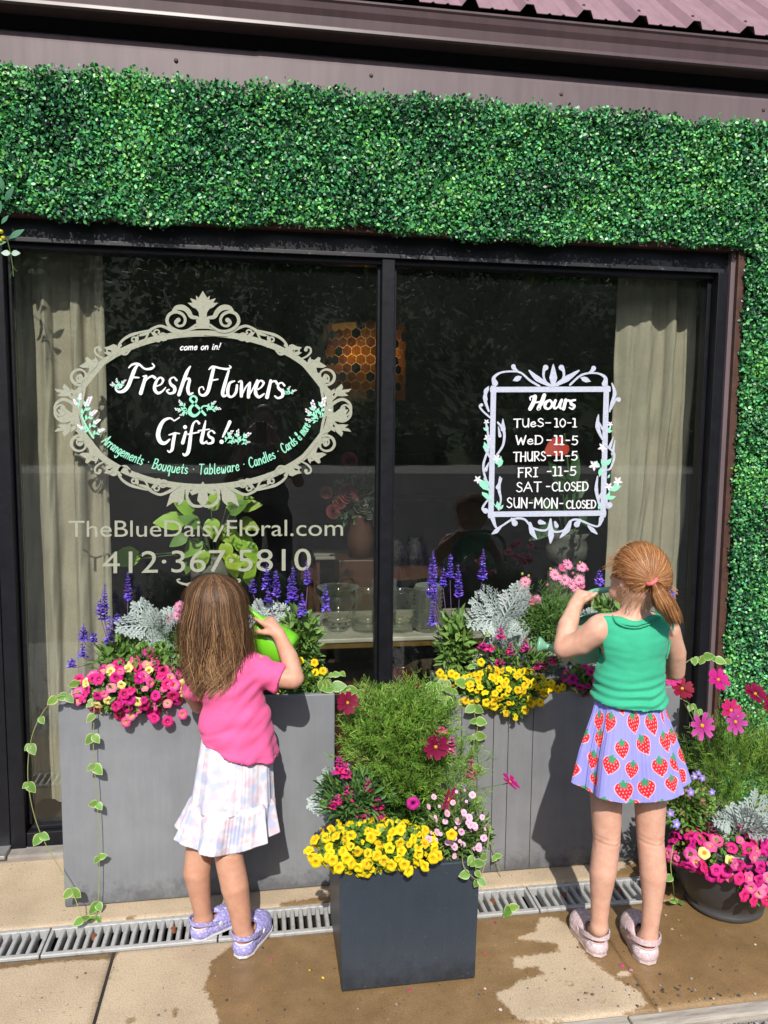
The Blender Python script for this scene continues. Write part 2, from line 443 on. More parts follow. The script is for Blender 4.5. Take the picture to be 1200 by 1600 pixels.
for i in range(5200):
    x = rnd.uniform(.5, 2.1) if i < 3800 else rnd.uniform(-1.6, 2.6); y = -1.118-abs(rnd.gauss(0, .14 if i < 3800 else .4))-.004; r = rnd.uniform(.0045, .0105)
    t = rnd.uniform(.16, .36)
    gb.add([(a+x, bb+y, c*.7-.04+rnd.uniform(0, .018)) for a, bb, c in stone_verts(r)], IF, (t, t*.99, t*1.03))
gb.build('gravel', M_stone, kind='stuff', label='loose grey gravel beyond the timber edging')
# grit and petals dropped on the slab
gt = MB()
for i in range(230):
    p = G(rnd.uniform(540, 1200), rnd.uniform(1440, 1598)) if i > 60 else G(rnd.uniform(0, 560), rnd.uniform(1480, 1598)); r = rnd.choice([.001, .0014, .0018, .0026, .004])
    if i > 190: p = G(rnd.uniform(900, 1200), rnd.uniform(1540, 1575)); r = rnd.uniform(.002, .006)
    if p.y < -1.06: p.y = -1.06
    t = rnd.choice([.05, .08, .2, .3]); gt.add([(a+p.x, bb+p.y, c*.6+r*.4) for a, bb, c in stone_verts(r)], IF, (t, t*.9, t*.8))
gt.build('grit', M_stone, kind='stuff', label='small stones and grit scattered on the concrete')

# ------------------------------------------------------------------ drain grates
m, nt, b = newmat('galvanised grate'); M_gr = m
nt.links.new(ramp(nt, noise(nt, 40, 6, .75), [(.28, (.17, .15, .13)), (.42, (.42, .42, .41)), (.8, (.56, .56, .55))]).outputs[0], b.inputs['Base Color'])
b.inputs['Roughness'].default_value = .55; b.inputs['Metallic'].default_value = .25; bump(nt, b, noise(nt, 150, 4), .25, .001)
M_rust = simple('rust', (.22, .075, .03), .9, var=.5, scale=80, bmp=.6)
barme = None
def grate(x0, x1, label):
    t = empty('drain_grate', ((x0+x1)/2, -.557, 0), label, 'drain grate', 'drain grate sections along the wall')
    f = MB(); zt = .002
    f.bbox((x0+.002, -.624, -.028), (x1-.002, -.608, zt), .003); f.bbox((x0+.002, -.506, -.028), (x1-.002, -.490, zt), .003)
    f.bbox((x0+.002, -.6085, -.028), (x0+.012, -.5055, zt-.001), .002); f.bbox((x1-.012, -.6085, -.028), (x1-.002, -.5055, zt-.001), .002)
    f.build('frame', M_gr, t)
    n = round((x1-x0-.024)/.0272); st = (x1-x0-.024)/n
    global barme
    if barme is None:
        q = MB(); pts = []
        prof = [(-.0068, -.028), (-.0068, -.004), (-.0045, 0.0), (.0045, 0.0), (.0068, -.004), (.0068, -.028)]
        for y in (-.0515, .0515): pts += [(px_, y, pz_) for px_, pz_ in prof]
        q.add(pts, [[i, i+1, i+7, i+6] for i in range(5)]+[[5, 4, 3, 2, 1, 0], [6, 7, 8, 9, 10, 11]]); barme = q.mesh('bar'); barme.materials.append(M_gr)
    for i in range(n+1):
        if 0 < i < n: o = link('bar', barme, None, t, world=False); o.location = (x0+.012+i*st-(x0+x1)/2, rnd.uniform(-.0006, .0006), .0005)
    for s_ in (.27, .73):
        xx = x0+s_*(x1-x0); MB().lathe([(0, .0045), (.0075, .004), (.0085, .0), (.0085, -.01)], (xx, -.552, .0), 10).build('bolt', M_rust, t)
for x0, lab in ((-1.638, 'drain grate section at the far left edge by the door'), (-1.138, 'drain grate section left of the long vine, ending below the left planter corner'), (-.638, 'drain grate section under the lilac clogs'), (-.138, 'drain grate section between the lilac clogs and the dark square pot'), (.362, 'drain grate section right behind the dark square pot'), (.862, 'rightmost drain grate section, behind the pale pink clogs')):
    grate(x0, x0+.5 if x0 < .8 else 1.272, lab)

# ------------------------------------------------------------------ far side of the lot, seen in the window reflection
M_asph = simple('asphalt', (.055, .055, .058), .85, var=.3, scale=2, bmp=.4, bscale=60)
M_lot = simple('pale concrete lane', (.40, .38, .34), .85, var=.2, scale=2)
M_grass = simple('mown grass', (.05, .10, .022), .9, var=.4, scale=1.5, bmp=.6, bscale=30)
MB().add([(-300, -400, -.30), (300, -400, -.30), (300, 300, -.30), (-300, 300, -.30)], [[0, 1, 2, 3]]).build('ground', M_grass, kind='structure')
MB().box((-80, -26.5, -.29), (80, -3.0, -.052)).build('road', M_asph, kind='structure')
MB().box((-80, -35, -.285), (80, -26.5, -.04)).build('roadside_lane', M_lot, kind='structure')
hv = []; nxh, nyh = 60, 26
for i in range(nxh+1):
    for j in range(nyh+1):
        x = -110+220*i/nxh; t = j/nyh; y = -35-75*t
        hv.append((x, y, -.3+34*(t**1.05)+1.5*mnoise.noise(Vector((x*.05, y*.05, 0)))*min(1, t*6)))
hf = [[i*(nyh+1)+j, i*(nyh+1)+j+1, (i+1)*(nyh+1)+j+1, (i+1)*(nyh+1)+j] for i in range(nxh) for j in range(nyh)]
MB().add(hv, hf).build('hillside', M_grass, smooth=True, kind='structure')
# wood on the hillside: leaf clumps through many crowns
def leaf_cloud(name, centers, radii, per, size, cols, mat, kind='stuff', label=None, squash=.9, parent=None):
    C = np.repeat(np.array(centers), per, 0); Rr = np.repeat(np.array(radii), per)
    n = len(C); d = rng.normal(size=(n, 3)); d /= np.linalg.norm(d, axis=1)[:, None]
    P_ = C+d*(Rr*rng.uniform(.55, 1.05, n))[:, None]*np.array([1, 1, squash])
    a = rng.normal(size=(n, 3)); a /= np.linalg.norm(a, axis=1)[:, None]; b_ = np.cross(a, d); b_ /= np.linalg.norm(b_, axis=1)[:, None]+1e-9
    s_ = (size*rng.uniform(.5, 1.3, n))[:, None]
    V = np.stack([P_-a*s_, P_+b_*s_*.6, P_+a*s_, P_-b_*s_*.6], 1).reshape(-1, 3); F = np.arange(n*4).reshape(-1, 4)
    cc = np.array(cols)[rng.integers(0, len(cols), n)]; 
    me = mesh_np(name, V, F, smooth=False, colors=np.repeat(cc, 4, 0))
    return link(name, me, mat, parent, kind=kind, label=label)
M_wood = vcol('wood foliage', .7, .2, island=True, var=.5)
cs, rs = [], []
for i in range(330):
    t = rnd.random()**.8; x = rnd.uniform(-75, 75); y = -37-70*t; r = rnd.uniform(2.0, 4.2)
    cs.append((x, y, -.3+34*t**1.05+r*.8)); rs.append(r)
for i in range(120): cs.append((rnd.uniform(-40, 40), -36.5+rnd.uniform(-1, 1), rnd.uniform(0, 1.2))); rs.append(rnd.uniform(.6, 1.5))
leaf_cloud('wooded_hillside', cs, rs, 190, .34, [(.045, .095, .016), (.075, .13, .022), (.03, .065, .014), (.10, .13, .03)], M_wood, label='dense dark green wood on the hillside across the road')

# ================================================================== BUILDING
BX = .45
bld = empty('shop_building', (BX, 0, 0), 'flower shop front with black window frame and mauve metal roof edge', 'building')
M_black = simple('black anodised frame', (.0075, .008, .011), .45, var=.4, scale=20, bmp=.1, bscale=80, spec=.25)
m, nt, b = newmat('scuffed black frame'); M_scuff = m
f_ = ramp(nt, noise(nt, 34, 8, .8), [(.58, (.014, .014, .018)), (.66, (.16, .155, .15))]); nt.links.new(f_.outputs[0], b.inputs['Base Color']); b.inputs['Roughness'].default_value = .45
def metal_paint(name, col, rough=.42):
    m, nt, b = newmat(name)
    st = noise(nt, 9, 6, .65, stretch=(2.5, 1, .25)); c1 = ramp(nt, st, [(.3, tuple(c*.82 for c in col)), (.7, tuple(c*1.12 for c in col))]).outputs[0]
    nt.links.new(c1, b.inputs['Base Color']); b.inputs['Roughness'].default_value = rough; b.inputs['Metallic'].default_value = .0
    bump(nt, b, noise(nt, 3.0, 2), .25, .01); return m
M_flash = metal_paint('mauve flashing', (.135, .098, .105), .5); M_gut = metal_paint('brown gutter', (.085, .052, .056), .38); M_roof = metal_paint('pink mauve roof', (.27, .165, .185), .55)
M_brown = simple('rust brown trim', (.075, .032, .022), .6, var=.4, scale=25, bmp=.3)
M_shade = simple('eave shade black', (.006, .006, .009), .9)  # near-black colour stands in for the shade under the eave
# outer wall round the openings
M_wall = simple('brown siding', (.06, .045, .04), .8)
w = MB(); w.box((-4, .0, 2.245), (4.2, .16, 2.99)); w.box((1.80, .001, 0), (4.2, .161, 2.245)); w.box((-4, .0, 0), (-1.75, .16, 2.245))
w.build('wall', M_wall, bld)
# flashing with a sloped lit ledge
fl = MB(); fl.prism([(-.062, 2.60), (-.066, 2.60), (-.066, 2.742), (-.055, 2.768), (-.028, 2.785), (.0, 2.789), (.0, 2.786), (-.027, 2.781), (-.052, 2.765), (-.062, 2.741)], -4, .0)
fl.build('flashing', M_flash, bld)
fl = MB(); fl.prism([(-.0645, 2.60), (-.0685, 2.60), (-.0685, 2.742), (-.057, 2.769), (-.030, 2.787), (.0, 2.791), (.0, 2.786), (-.027, 2.7815), (-.053, 2.766), (-.0645, 2.741)], -.004, 4.2)
fl.build('flashing', M_flash, bld)
for px_, py_ in ((275, 94), (580, 118), (877, 147), (1193, 172), (-60, 70)):
    p = P(px_, py_, -.069); q = MB().lathe([(0, .004), (.005, .003), (.007, 0), (.007, -.002)], (0, 0, 0), 10)
    q.v = [(p.x+a, p.y-c, p.z+bb) for a, bb, c in q.v]; q.build('screw', M_brown, bld)
MB().box((-4, -.10, 2.90), (4.2, .0, 2.906)).build('soffit', M_shade, bld)
MB().box((-4, -.004, 2.792), (4.2, -.001, 2.899)).build('eave_shade_board', M_shade, bld)  # dark sheet painting the shadow in the gap behind the gutter
# gutter : K-style profile
gz = 2.813
gp = [(-.060, gz+.006), (-.125, gz+.006), (-.131, gz+.001), (-.138, gz+.006), (-.137, gz+.016), (-.129, gz+.022), (-.132, gz+.050), (-.142, gz+.068), (-.146, gz+.086), (-.152, gz+.092), (-.149, gz+.100), (-.142, gz+.099), (-.140, gz+.088), (-.136, gz+.070), (-.126, gz+.050), (-.123, gz+.024), (-.060, gz+.010)]
MB().prism(gp, -4, 4.2).build('gutter', M_gut, bld)
# roof sheets with trapezoid ribs
sl_ = R(42); e0 = Vector((0, -.155, 2.925)); up = Vector((0, math.cos(sl_), math.sin(sl_))); nrm = Vector((0, -math.sin(sl_), math.cos(sl_)))
pr = []; x = -4.0; pitchx = .203; x0r = .905-25*pitchx
for i in range(42):
    c = x0r+i*pitchx
    pr += [(c-.030, 0), (c-.013, .024), (c+.013, .024), (c+.030, 0)]
    for s_ in (.075, .125): pr += [(c+s_-.008, 0), (c+s_, .0045), (c+s_+.008, 0)]
rv = []; Lr = 3.2
for L in (0.0, Lr):
    for (xx, hh) in pr: rv.append(e0+up*L+nrm*hh+Vector((xx, 0, 0)))
for L in (0.0, Lr):
    for (xx, hh) in pr: rv.append(e0+up*L+nrm*(hh-.002)+Vector((xx, 0, 0)))
n = len(pr); rf = [[i, i+1, n+i+1, n+i] for i in range(n-1)]+[[2*n+i+1, 2*n+i, 3*n+i, 3*n+i+1] for i in range(n-1)]+[[i+1, i, 2*n+i, 2*n+i+1] for i in range(n-1)]
roof = MB().add(rv, rf).build('roof', M_roof, bld)
for i in range(24, 34):
    c = x0r+i*pitchx
    for L in (.045, .50):
        p = e0+up*L+nrm*.0245+Vector((c, 0, 0)); q = MB().lathe([(0, .005), (.004, .004), (.0065, 0)], (0, 0, 0), 8)
        rt = Vector((0, 0, 1)).rotation_difference(nrm); q.v = [tuple(p+rt @ Vector(v)) for v in q.v]; q.build('roof_screw', M_brown, roof)
MB().box((-4, -.112, 2.9065), (4.2, -.02, 2.962)).box((-4, -.019, 2.9065), (4.2, 0, 3.03)).build('soffit_closure', M_shade, bld)
# window frame as part, its members as sub-parts
wf = MB().box((-.885, -.045, 2.118), (1.757, .06, 2.246)).build('window_frame', M_black, bld)
MB().bbox((-.88, -.052, 2.117), (1.74, -.046, 2.131), .0015).build('header_lip', M_scuff, wf)
MB().bbox((-.85, -.03, 2.098), (1.715, .03, 2.1175), .002).build('header_stop', M_black, wf)
MB().bbox((.428, -.045, .03), (.4745, .05, 2.1175), .003).build('mullion', M_black, wf)
MB().bbox((.4755, -.012, .09), (.486, .03, 2.098), .002).bbox((.4165, -.012, .09), (.427, .03, 2.098), .002).build('glazing_bead', M_black, wf)
MB().bbox((1.716, -.055, .0), (1.757, .06, 2.1175), .003).build('jamb', M_black, wf)
MB().bbox((1.700, -.012, .09), (1.7155, .03, 2.098), .002).build('glazing_bead', M_black, wf)
MB().bbox((-.885, -.05, .0), (-.835, .06, 2.1175), .003).build('jamb', M_black, wf)
MB().bbox((-.8345, -.012, .09), (-.822, .03, 2.098), .002).build('glazing_bead', M_black, wf)
MB().bbox((-.834, -.045, .022), (1.7155, .06, .075), .003).bbox((-.822, -.025, .0755), (1.70, .03, .09), .002).build('sill', M_black, wf)
MB().bbox((1.7575, -.068, 0), (1.776, .0, 2.20), .002).build('side_trim', M_flash, wf)
MB().bbox((1.7765, -.085, 0), (1.806, .0, 2.235), .002).bbox((-1.8, -.082, 2.192), (1.7762, -.0455, 2.235), .002).build('side_trim', M_brown, wf)
# door at the far left
df = MB().bbox((-.948, -.05, 0.02), (-.8865, .06, 2.1175), .003).bbox((-1.80, -.04, 2.118), (-.886, .06, 2.246), .003).build('door_frame', M_black, bld)
MB().bbox((-1.06, -.03, .03), (-.951, .02, 2.11), .003).bbox((-1.75, -.03, .03), (-1.64, .02, 2.11), .003).bbox((-1.64, -.03, .03), (-1.06, .02, .28), .003).bbox((-1.64, -.03, 2.0), (-1.06, .02, 2.11), .003).build('door', M_black, df)
M_hinge = simple('hinge steel', (.10, .10, .11), .4, metal=.6)
for zz in (.36, 1.85): MB().tube([(-.949, -.058, zz-.05), (-.949, -.058, zz+.05)], .008, 10).build('hinge', M_hinge, df)
MB().bbox((-1.8, -.12, .0225), (-.885, .02, .036), .003).build('threshold', simple('aluminium threshold', (.5, .5, .5), .4, metal=.7), df)

# glass
def glass_mat():
    m, nt, b = newmat('window glass'); nt.nodes.remove(b)
    lw = N(nt, 'ShaderNodeLayerWeight'); lw.inputs[0].default_value = .5
    f5 = math_(nt, 'POWER', lw.outputs['Facing'], 5.0); fr = math_(nt, 'MULTIPLY_ADD', f5, .9); fr.node.inputs[2].default_value = .042
    tr = N(nt, 'ShaderNodeBsdfTransparent'); tr.inputs[0].default_value = (.90, .93, .91, 1)
    gl = N(nt, 'ShaderNodeBsdfGlossy'); gl.inputs['Roughness'].default_value = .0; gl.inputs[0].default_value = (1, 1, 1, 1)
    m1 = N(nt, 'ShaderNodeMixShader'); nt.links.new(fr, m1.inputs[0]); nt.links.new(tr.outputs[0], m1.inputs[1]); nt.links.new(gl.outputs[0], m1.inputs[2])
    # dust on the pane, thicker in streaks
    df_ = N(nt, 'ShaderNodeBsdfDiffuse'); df_.inputs[0].default_value = (.42, .45, .42, 1)
    d1 = ramp(nt, noise(nt, 2.2, 6, .7, stretch=(1, 1, .6)), [(.35, (.001,)*3), (.72, (.009,)*3)]).outputs[0]
    d2 = ramp(nt, noise(nt, 260, 2, .6), [(.60, (0,)*3), (.72, (.03,)*3)]).outputs[0]
    dd = math_(nt, 'ADD', d1, math_(nt, 'MULTIPLY', d2, noise(nt, 3, 3)))
    m2 = N(nt, 'ShaderNodeMixShader'); nt.links.new(dd, m2.inputs[0]); nt.links.new(m1.outputs[0], m2.inputs[1]); nt.links.new(df_.outputs[0], m2.inputs[2])
    nt.links.new(m2.outputs[0], nt.nodes['Material Output'].inputs[0]); return m
M_glass = glass_mat()
MB().box((-.82, .002, .091), (.4275, .008, 2.097)).build('glass_pane', M_glass, wf)
MB().box((.475, .002, .091), (1.7155, .008, 2.097)).build('glass_pane', M_glass, wf)
MB().box((-1.64, -.006, .281), (-1.061, .0, 1.999)).build('glass_pane', M_glass, df)

# ------------------------------------------------------------------ room behind the glass
M_iw = simple('dark olive wall', (.045, .042, .03), .9, scale=3); M_if = simple('dark wood floor', (.07, .05, .035), .5, scale=3)
r_ = MB(); r_.box((-2.2, 4.2, .02), (4.2, 4.3, 2.8)); r_.box((-2.3, .17, .02), (-2.2, 4.3, 2.8)); r_.box((4.2, .17, .02), (4.3, 4.3, 2.8)); r_.build('interior_wall', M_iw, bld)
MB().box((-2.3, .061, -.05), (4.3, 4.3, .018)).build('interior_floor', M_if, bld)
MB().box((-2.3, .17, 2.801), (4.3, 4.3, 2.85)).build('interior_ceiling', M_iw, bld)
# back shelving, barely visible through the reflection
M_shelf = simple('pale shelf', (.16, .14, .11), .7)
sh = empty('wall_shelf_unit', (2.0, 4.0, .02), 'dim shelf unit against the back wall seen through the right pane', 'shelf unit')
for zz in (.9, 1.3, 1.7, 2.1): MB().bbox((.9, 3.85, zz), (3.3, 4.19, zz+.03), .003).build('shelf', M_shelf, sh)
[MB().box((x_, 3.85, .02), (x_+.04, 4.19, 2.2)).build('side_panel', M_shelf, sh) for x_ in (.86, 3.3)]
# curtains
m, nt, b = newmat('linen curtain'); M_cur = m
wv = noise(nt, 500, 2, .5, stretch=(1, 1, .3)); nt.links.new(mix(nt, .35, ramp(nt, noise(nt, 5, 4), [(.3, (.31, .262, .20)), (.7, (.41, .355, .275))]).outputs[0], ramp(nt, wv, [(.3, (.35,)*3), (.7, (.65,)*3)]).outputs[0], 'OVERLAY'), b.inputs['Base Color'])
b.inputs['Roughness'].default_value = .95; bump(nt, b, math_(nt, 'ADD', wv, math_(nt, 'MULTIPLY', noise(nt, 9, 4), 2.0)), .3, .003)
def curtain(name, xf, nfold, amp, ph, label, z0=.1, z1=2.45, yb=.16, nx=220, nz=110, wob=.012):
    t = empty(name, ((xf(0, 0)+xf(1, 0))/2, yb, z0), label, 'curtain', 'curtains')
    V = []
    for j in range(nz+1):
        v = j/nz; z = z1-(z1-z0)*v
        for i in range(nx+1):
            u = i/nx; uu = u+.02*math.sin(v*3+u*9)
            s_ = math.sin(2*math.pi*nfold*uu+ph+1.2*math.sin(u*5+ph)); f = (abs(s_)**.55)*(1 if s_ > 0 else -1)
            y = yb-amp*f*(.75+.3*math.sin(u*17+2))+.018*mnoise.noise(Vector((u*5, v*5, ph)))+.010*mnoise.noise(Vector((u*11, v*14+u*9, ph+3)))
            V.append((xf(u, v)+wob*.5*math.cos(2*math.pi*nfold*uu+ph), y, z))
    idx = np.arange((nx+1)*(nz+1)).reshape(nz+1, nx+1); F = np.stack([idx[:-1, :-1], idx[:-1, 1:], idx[1:, 1:], idx[1:, :-1]], -1).reshape(-1, 4)
    V = np.array(V); Vb = V.copy(); Vb[:, 1] += .002; n = len(V)
    rim = np.concatenate([np.stack([idx[:-1, 0], idx[1:, 0], idx[1:, 0]+n, idx[:-1, 0]+n], 1), np.stack([idx[1:, -1], idx[:-1, -1], idx[:-1, -1]+n, idx[1:, -1]+n], 1)])
    me = mesh_np('fabric', np.vstack([V, Vb]), np.vstack([F, F[:, ::-1]+n, rim]), smooth=True); link('fabric', me, M_cur, t)
    xa, xb = xf(0, 0)-.05, xf(1, 0)+.05; MB().tube([(xa, yb, z1+.012), (xb, yb, z1+.012)], .011, 10).build('curtain_rod', M_black, t)
def xfL(u, v):
    e = -.555+.015*v-.035*max(0, v-.55); return -.86+(e+.86)*u+(.05*max(0, v-.8)*(1-u))
curtain('curtain', xfL, 3.4, .030, 1.0, 'beige linen curtain gathered behind the left edge of the window, left of the oval sign', yb=.15)
def xfR(u, v): return 1.405+.012*math.sin(v*4)+(.345-.05*v)*u
curtain('curtain', xfR, 3.0, .020, 2.0, 'beige linen curtain hanging behind the right edge of the window, right of the hours sign', yb=.15, wob=.006)

# ================================================================== HEDGE of artificial boxwood
hd = empty('boxwood_hedge', (BX, -.05, 0), 'artificial boxwood hedge covering the wall above and right of the shop window', 'hedge')
M_hback = simple('hedge backing', (.008, .016, .008), .9)
q = MB(); q.box((-3.2, -.062, 2.20), (3.4, -.046, 2.615)).box((1.815, -.060, .02), (3.4, -.044, 2.199)); q.build('backing_mat', M_hback, hd)
M_box = vcol('boxwood leaf', .40, .15, island=True, var=.42, spec=.6)
def boxwood(n, x0, x1, z0, z1, ylo, yhi, seed, edge=None):
    g = np.random.default_rng(seed)
    x = g.uniform(x0, x1, n); z = g.uniform(z0, z1, n)
    if edge is not None: x, z = edge(g, x, z)
    n = len(x)
    dp = np.array([mnoise.noise(Vector((a*9, c*9, 0)))+.6*mnoise.noise(Vector((a*28, c*28, 4))) for a, c in zip(x, z)])
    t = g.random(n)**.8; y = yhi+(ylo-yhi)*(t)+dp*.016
    d = np.stack([g.normal(0, .75, n), -np.abs(g.normal(.8, .45, n)), g.normal(.18, .75, n)], 1); d /= np.linalg.norm(d, axis=1)[:, None]   # leaf normal
    a = g.normal(size=(n, 3)); a -= d*(a*d).sum(1)[:, None]; a /= np.linalg.norm(a, axis=1)[:, None]; b_ = np.cross(d, a)
    L = g.uniform(.0048, .0080, n)[:, None]; W = L*g.uniform(.6, .85, n)[:, None]
    P0 = np.stack([x, y, z], 1); cup = -.22
    pts = [P0-a*L, P0-a*L*.35+b_*W*.9+d*cup*-L*.4, P0+a*L*.45+b_*W*.85+d*cup*-L*.4, P0+a*L, P0+a*L*.45-b_*W*.85+d*cup*-L*.4, P0-a*L*.35-b_*W*.9+d*cup*-L*.4]
    V = np.stack(pts, 1).reshape(-1, 3); base = np.arange(n)[:, None]*6
    F = np.concatenate([base+np.array([[0, 1, 2, 3]]), base+np.array([[0, 3, 4, 5]])])
    pal = np.array([(.13, .50, .12), (.075, .35, .11), (.028, .15, .06), (.22, .58, .11), (.010, .05, .028), (.26, .58, .22), (.11, .45, .21)])
    patch = np.array([mnoise.noise(Vector((a_*4.0, c_*4.0, 9))) for a_, c_ in zip(x, z)])
    pk = g.random(n)+patch*.35; ci = np.select([pk < .19, pk < .42, pk < .64, pk < .83, pk < .93], [4, 2, 1, 0, 6], 3); ci = np.where(g.random(n) < .04, 5, ci)
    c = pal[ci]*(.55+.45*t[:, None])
    return V, F, np.repeat(c, 6, 0)
def top_edge(g, x, z):
    zt = 2.645+.006*np.sin(x*11)+.006*np.sin(x*47+1)+g.normal(0, .007, len(x)); zb = 2.192+.012*np.sin(x*5+.5)+.008*np.sin(x*23)+g.normal(0, .004, len(x))
    k = (z < zt) & (z > zb); return x[k], z[k]
def side_edge(g, x, z):
    xl = 1.800+.004*np.sin(z*9)+.005*np.sin(z*41)+g.normal(0, .004, len(x)); k = x > xl; return x[k], z[k]
Vs, Fs, Cs = [], [], []; off = 0
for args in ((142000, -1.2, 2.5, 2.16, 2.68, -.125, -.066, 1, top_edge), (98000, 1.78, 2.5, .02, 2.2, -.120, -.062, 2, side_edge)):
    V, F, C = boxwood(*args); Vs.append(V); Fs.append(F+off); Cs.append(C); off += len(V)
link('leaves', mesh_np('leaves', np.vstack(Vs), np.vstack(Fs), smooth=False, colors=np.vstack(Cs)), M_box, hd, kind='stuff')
# ================================================================== SIGNS painted on the glass
class Glyphs:
    """flat shapes traced in photo pixels and laid on the pane"""
    def __init__(s, y=-.0005): s.mb = MB(); s.k = 0; s.y = y
    def lay(s):
        s.k += 1; return s.y-.00002*(s.k % 130)
    def stroke(s, pts, w, n=6, closed=False, tf=None, cap=True):
        c = catmull(pts, n, closed) if len(pts) > 2 else [np.array(p, float) for p in pts]
        if tf: c = [np.array(tf(*q)) for q in c]
        m = len(c); w = w if hasattr(w, '__len__') else [w]
        ww = np.interp(np.linspace(0, 1, m), np.linspace(0, 1, len(w)), w)/2 if len(w) > 1 else np.full(m, w[0]/2)
        L, Rr = [], []
        for i in range(m):
            if closed: t = c[(i+1) % m]-c[i-1]
            else: t = c[min(i+1, m-1)]-c[max(i-1, 0)]
            l = math.hypot(*t) or 1; nx, ny = -t[1]/l, t[0]/l
            L.append((c[i][0]+nx*ww[i], c[i][1]+ny*ww[i])); Rr.append((c[i][0]-nx*ww[i], c[i][1]-ny*ww[i]))
        y = s.lay(); V = [P(a, b, y) for a, b in L+Rr]
        F = [[i, (i+1) % m, m+(i+1) % m, m+i] for i in range(m if closed else m-1)]; s.mb.add(V, F)
        if cap and not closed:
            for q, r in ((c[0], ww[0]), (c[-1], ww[-1])): s.dot(q[0], q[1], r)
    def dot(s, x, y, r, ry=None, a=0.0, k=10):
        ry = ry or r; yy = s.lay(); ca, sa = math.cos(a), math.sin(a)
        V = [P(x+ca*r*math.cos(t)-sa*ry*math.sin(t), y+sa*r*math.cos(t)+ca*ry*math.sin(t), yy) for t in [2*math.pi*i/k for i in range(k)]]
        s.mb.add(V, [list(range(k))])
    def poly(s, pts):
        y = s.lay(); s.mb.add([P(a, b, y) for a, b in pts], [list(range(len(pts)))])
    def leaf(s, x, y, a, L, W):
        """pointed leaf from (x,y) in direction a (photo pixels, y down)"""
        ca, sa = math.cos(a), math.sin(a); pr = [(0, 0), (.3, .42), (.6, .45), (1, 0), (.6, -.45), (.3, -.42)]
        s.poly([(x+ca*u*L-sa*v*W, y+sa*u*L+ca*v*W) for u, v in pr])
def paint(name, col, rough=.7, em=0):
    m, nt, b = newmat(name)
    f = noise(nt, 90, 3, .6, stretch=(1, 1, 3)); nt.links.new(ramp(nt, f, [(.25, tuple(c*.72 for c in col)), (.6, col)]).outputs[0], b.inputs['Base Color']); b.inputs['Roughness'].default_value = rough
    return m
M_vinyl = paint('sage vinyl', (.33, .34, .26)); M_white = paint('white chalk paint', (.80, .80, .82)); M_mint = paint('mint paint', (.28, .72, .50)); M_lil = paint('pale lilac paint', (.66, .58, .74))
M_hw = paint('bluish white brush paint', (.50, .53, .64))

def Z1(x, y): return 250+x/3.871, 440+y/3.871
OC = (317.0, 640.0)
orn = Glyphs(-.0008)
ring = [(317+199*math.cos(t), 641+120*math.sin(t)) for t in [2*math.pi*i/64 for i in range(64)]]
orn.stroke(ring, 9.5, 2, True)
MIR = {1: lambda p: p, 2: lambda p: (634-p[0], p[1]), 3: lambda p: (p[0], 1282-p[1]), 4: lambda p: (634-p[0], 1282-p[1])}
quad_strokes = [
 ([(400,325),(440,300),(478,280),(520,268),(565,285),(600,312),(640,325)], [12,22,18,16,22,14]),
 ([(480,318),(505,312),(522,330),(505,350),(485,345)], [6,14,26]), ([(528,352),(552,345)], [34]),
 ([(585,300),(605,345),(640,375),(655,385)], [12,14,34]), ([(590,295),(650,310),(705,328),(748,358),(768,395),(752,432),(722,438),(702,412),(716,400)], [10,20,16,20,12,26]),
 ([(755,385),(800,430),(850,482),(900,538),(950,600),(990,650),(1015,660)], [14,22,26,26,22]),
 ([(850,470),(890,450),(912,425),(908,402),(888,398),(882,412)], [10,14,12,24]),
 ([(955,612),(1010,625),(1045,605),(1055,570),(1035,540),(1000,532),(972,550),(972,580),(998,588),(1002,570)], [8,20,18,14,12,28]),
 ([(985,640),(1020,655),(1040,690),(1040,720)], [10,18,10]), ([(1005,665),(1015,690)], [20]),
 ([(1000,800),(1025,760),(1060,728),(1105,712),(1145,735),(1155,775),(1130,808),(1100,800),(1095,770),(1112,765)], [12,22,18,14,12,22]),
 ([(960,560),(985,700),(1005,774)], [14, 18, 20]),
]
quad_polys = [
 [(780,385),(800,378),(830,392),(858,398),(845,412),(810,415),(800,440),(800,470),(782,455),(772,420)],
 [(895,500),(930,478),(958,455),(972,462),(966,485),(1008,512),(985,522),(945,520),(952,552),(935,548),(905,515)],
 [(1020,720),(1055,690),(1062,650),(1098,618),(1108,640),(1100,655),(1158,648),(1140,668),(1118,672),(1140,690),(1105,694),(1075,692),(1045,718),(1028,745)],
]
for q in (1, 2, 3, 4):
    f = MIR[q]
    for pts, w in quad_strokes: orn.stroke([f(Z1(*p)) for p in pts], [x/4.15 for x in w], 5)
    for pl in quad_polys: orn.poly([f(Z1(*p)) for p in pl])
for q in (1, 2, 3, 4):          # small curls that fill the border between the ring and the outer scrolls
    f = MIR[q]
    for a_, s_, r_ in ((1.22, 1, 6.0), (1.02, -1, 5.5), (.80, 1, 6.5), (.60, -1, 6.0), (.40, 1, 7.0), (.18, -1, 6.5)):
        bx_, by_ = 317+201*math.cos(a_), 641-122*math.sin(a_); ox, oy = math.cos(a_)*.8, -math.sin(a_)
        pts = []
        for i in range(9): t = i/8; th = math.atan2(oy, ox)+s_*(2.2-4.6*t); rr = r_*(1-.62*t); pts.append(f((bx_+ox*r_*1.25+rr*math.cos(th), by_+oy*r_*1.25+rr*math.sin(th))))
        orn.stroke(pts, [3.4, 2.8, 2.4, 3.6], 3)
        l = f((bx_, by_)); l2 = f((bx_+ox*10-oy*9*s_, by_+oy*10+ox*9*s_)); orn.leaf(l[0], l[1], math.atan2(l2[1]-l[1], l2[0]-l[0]), 15, 6.5)
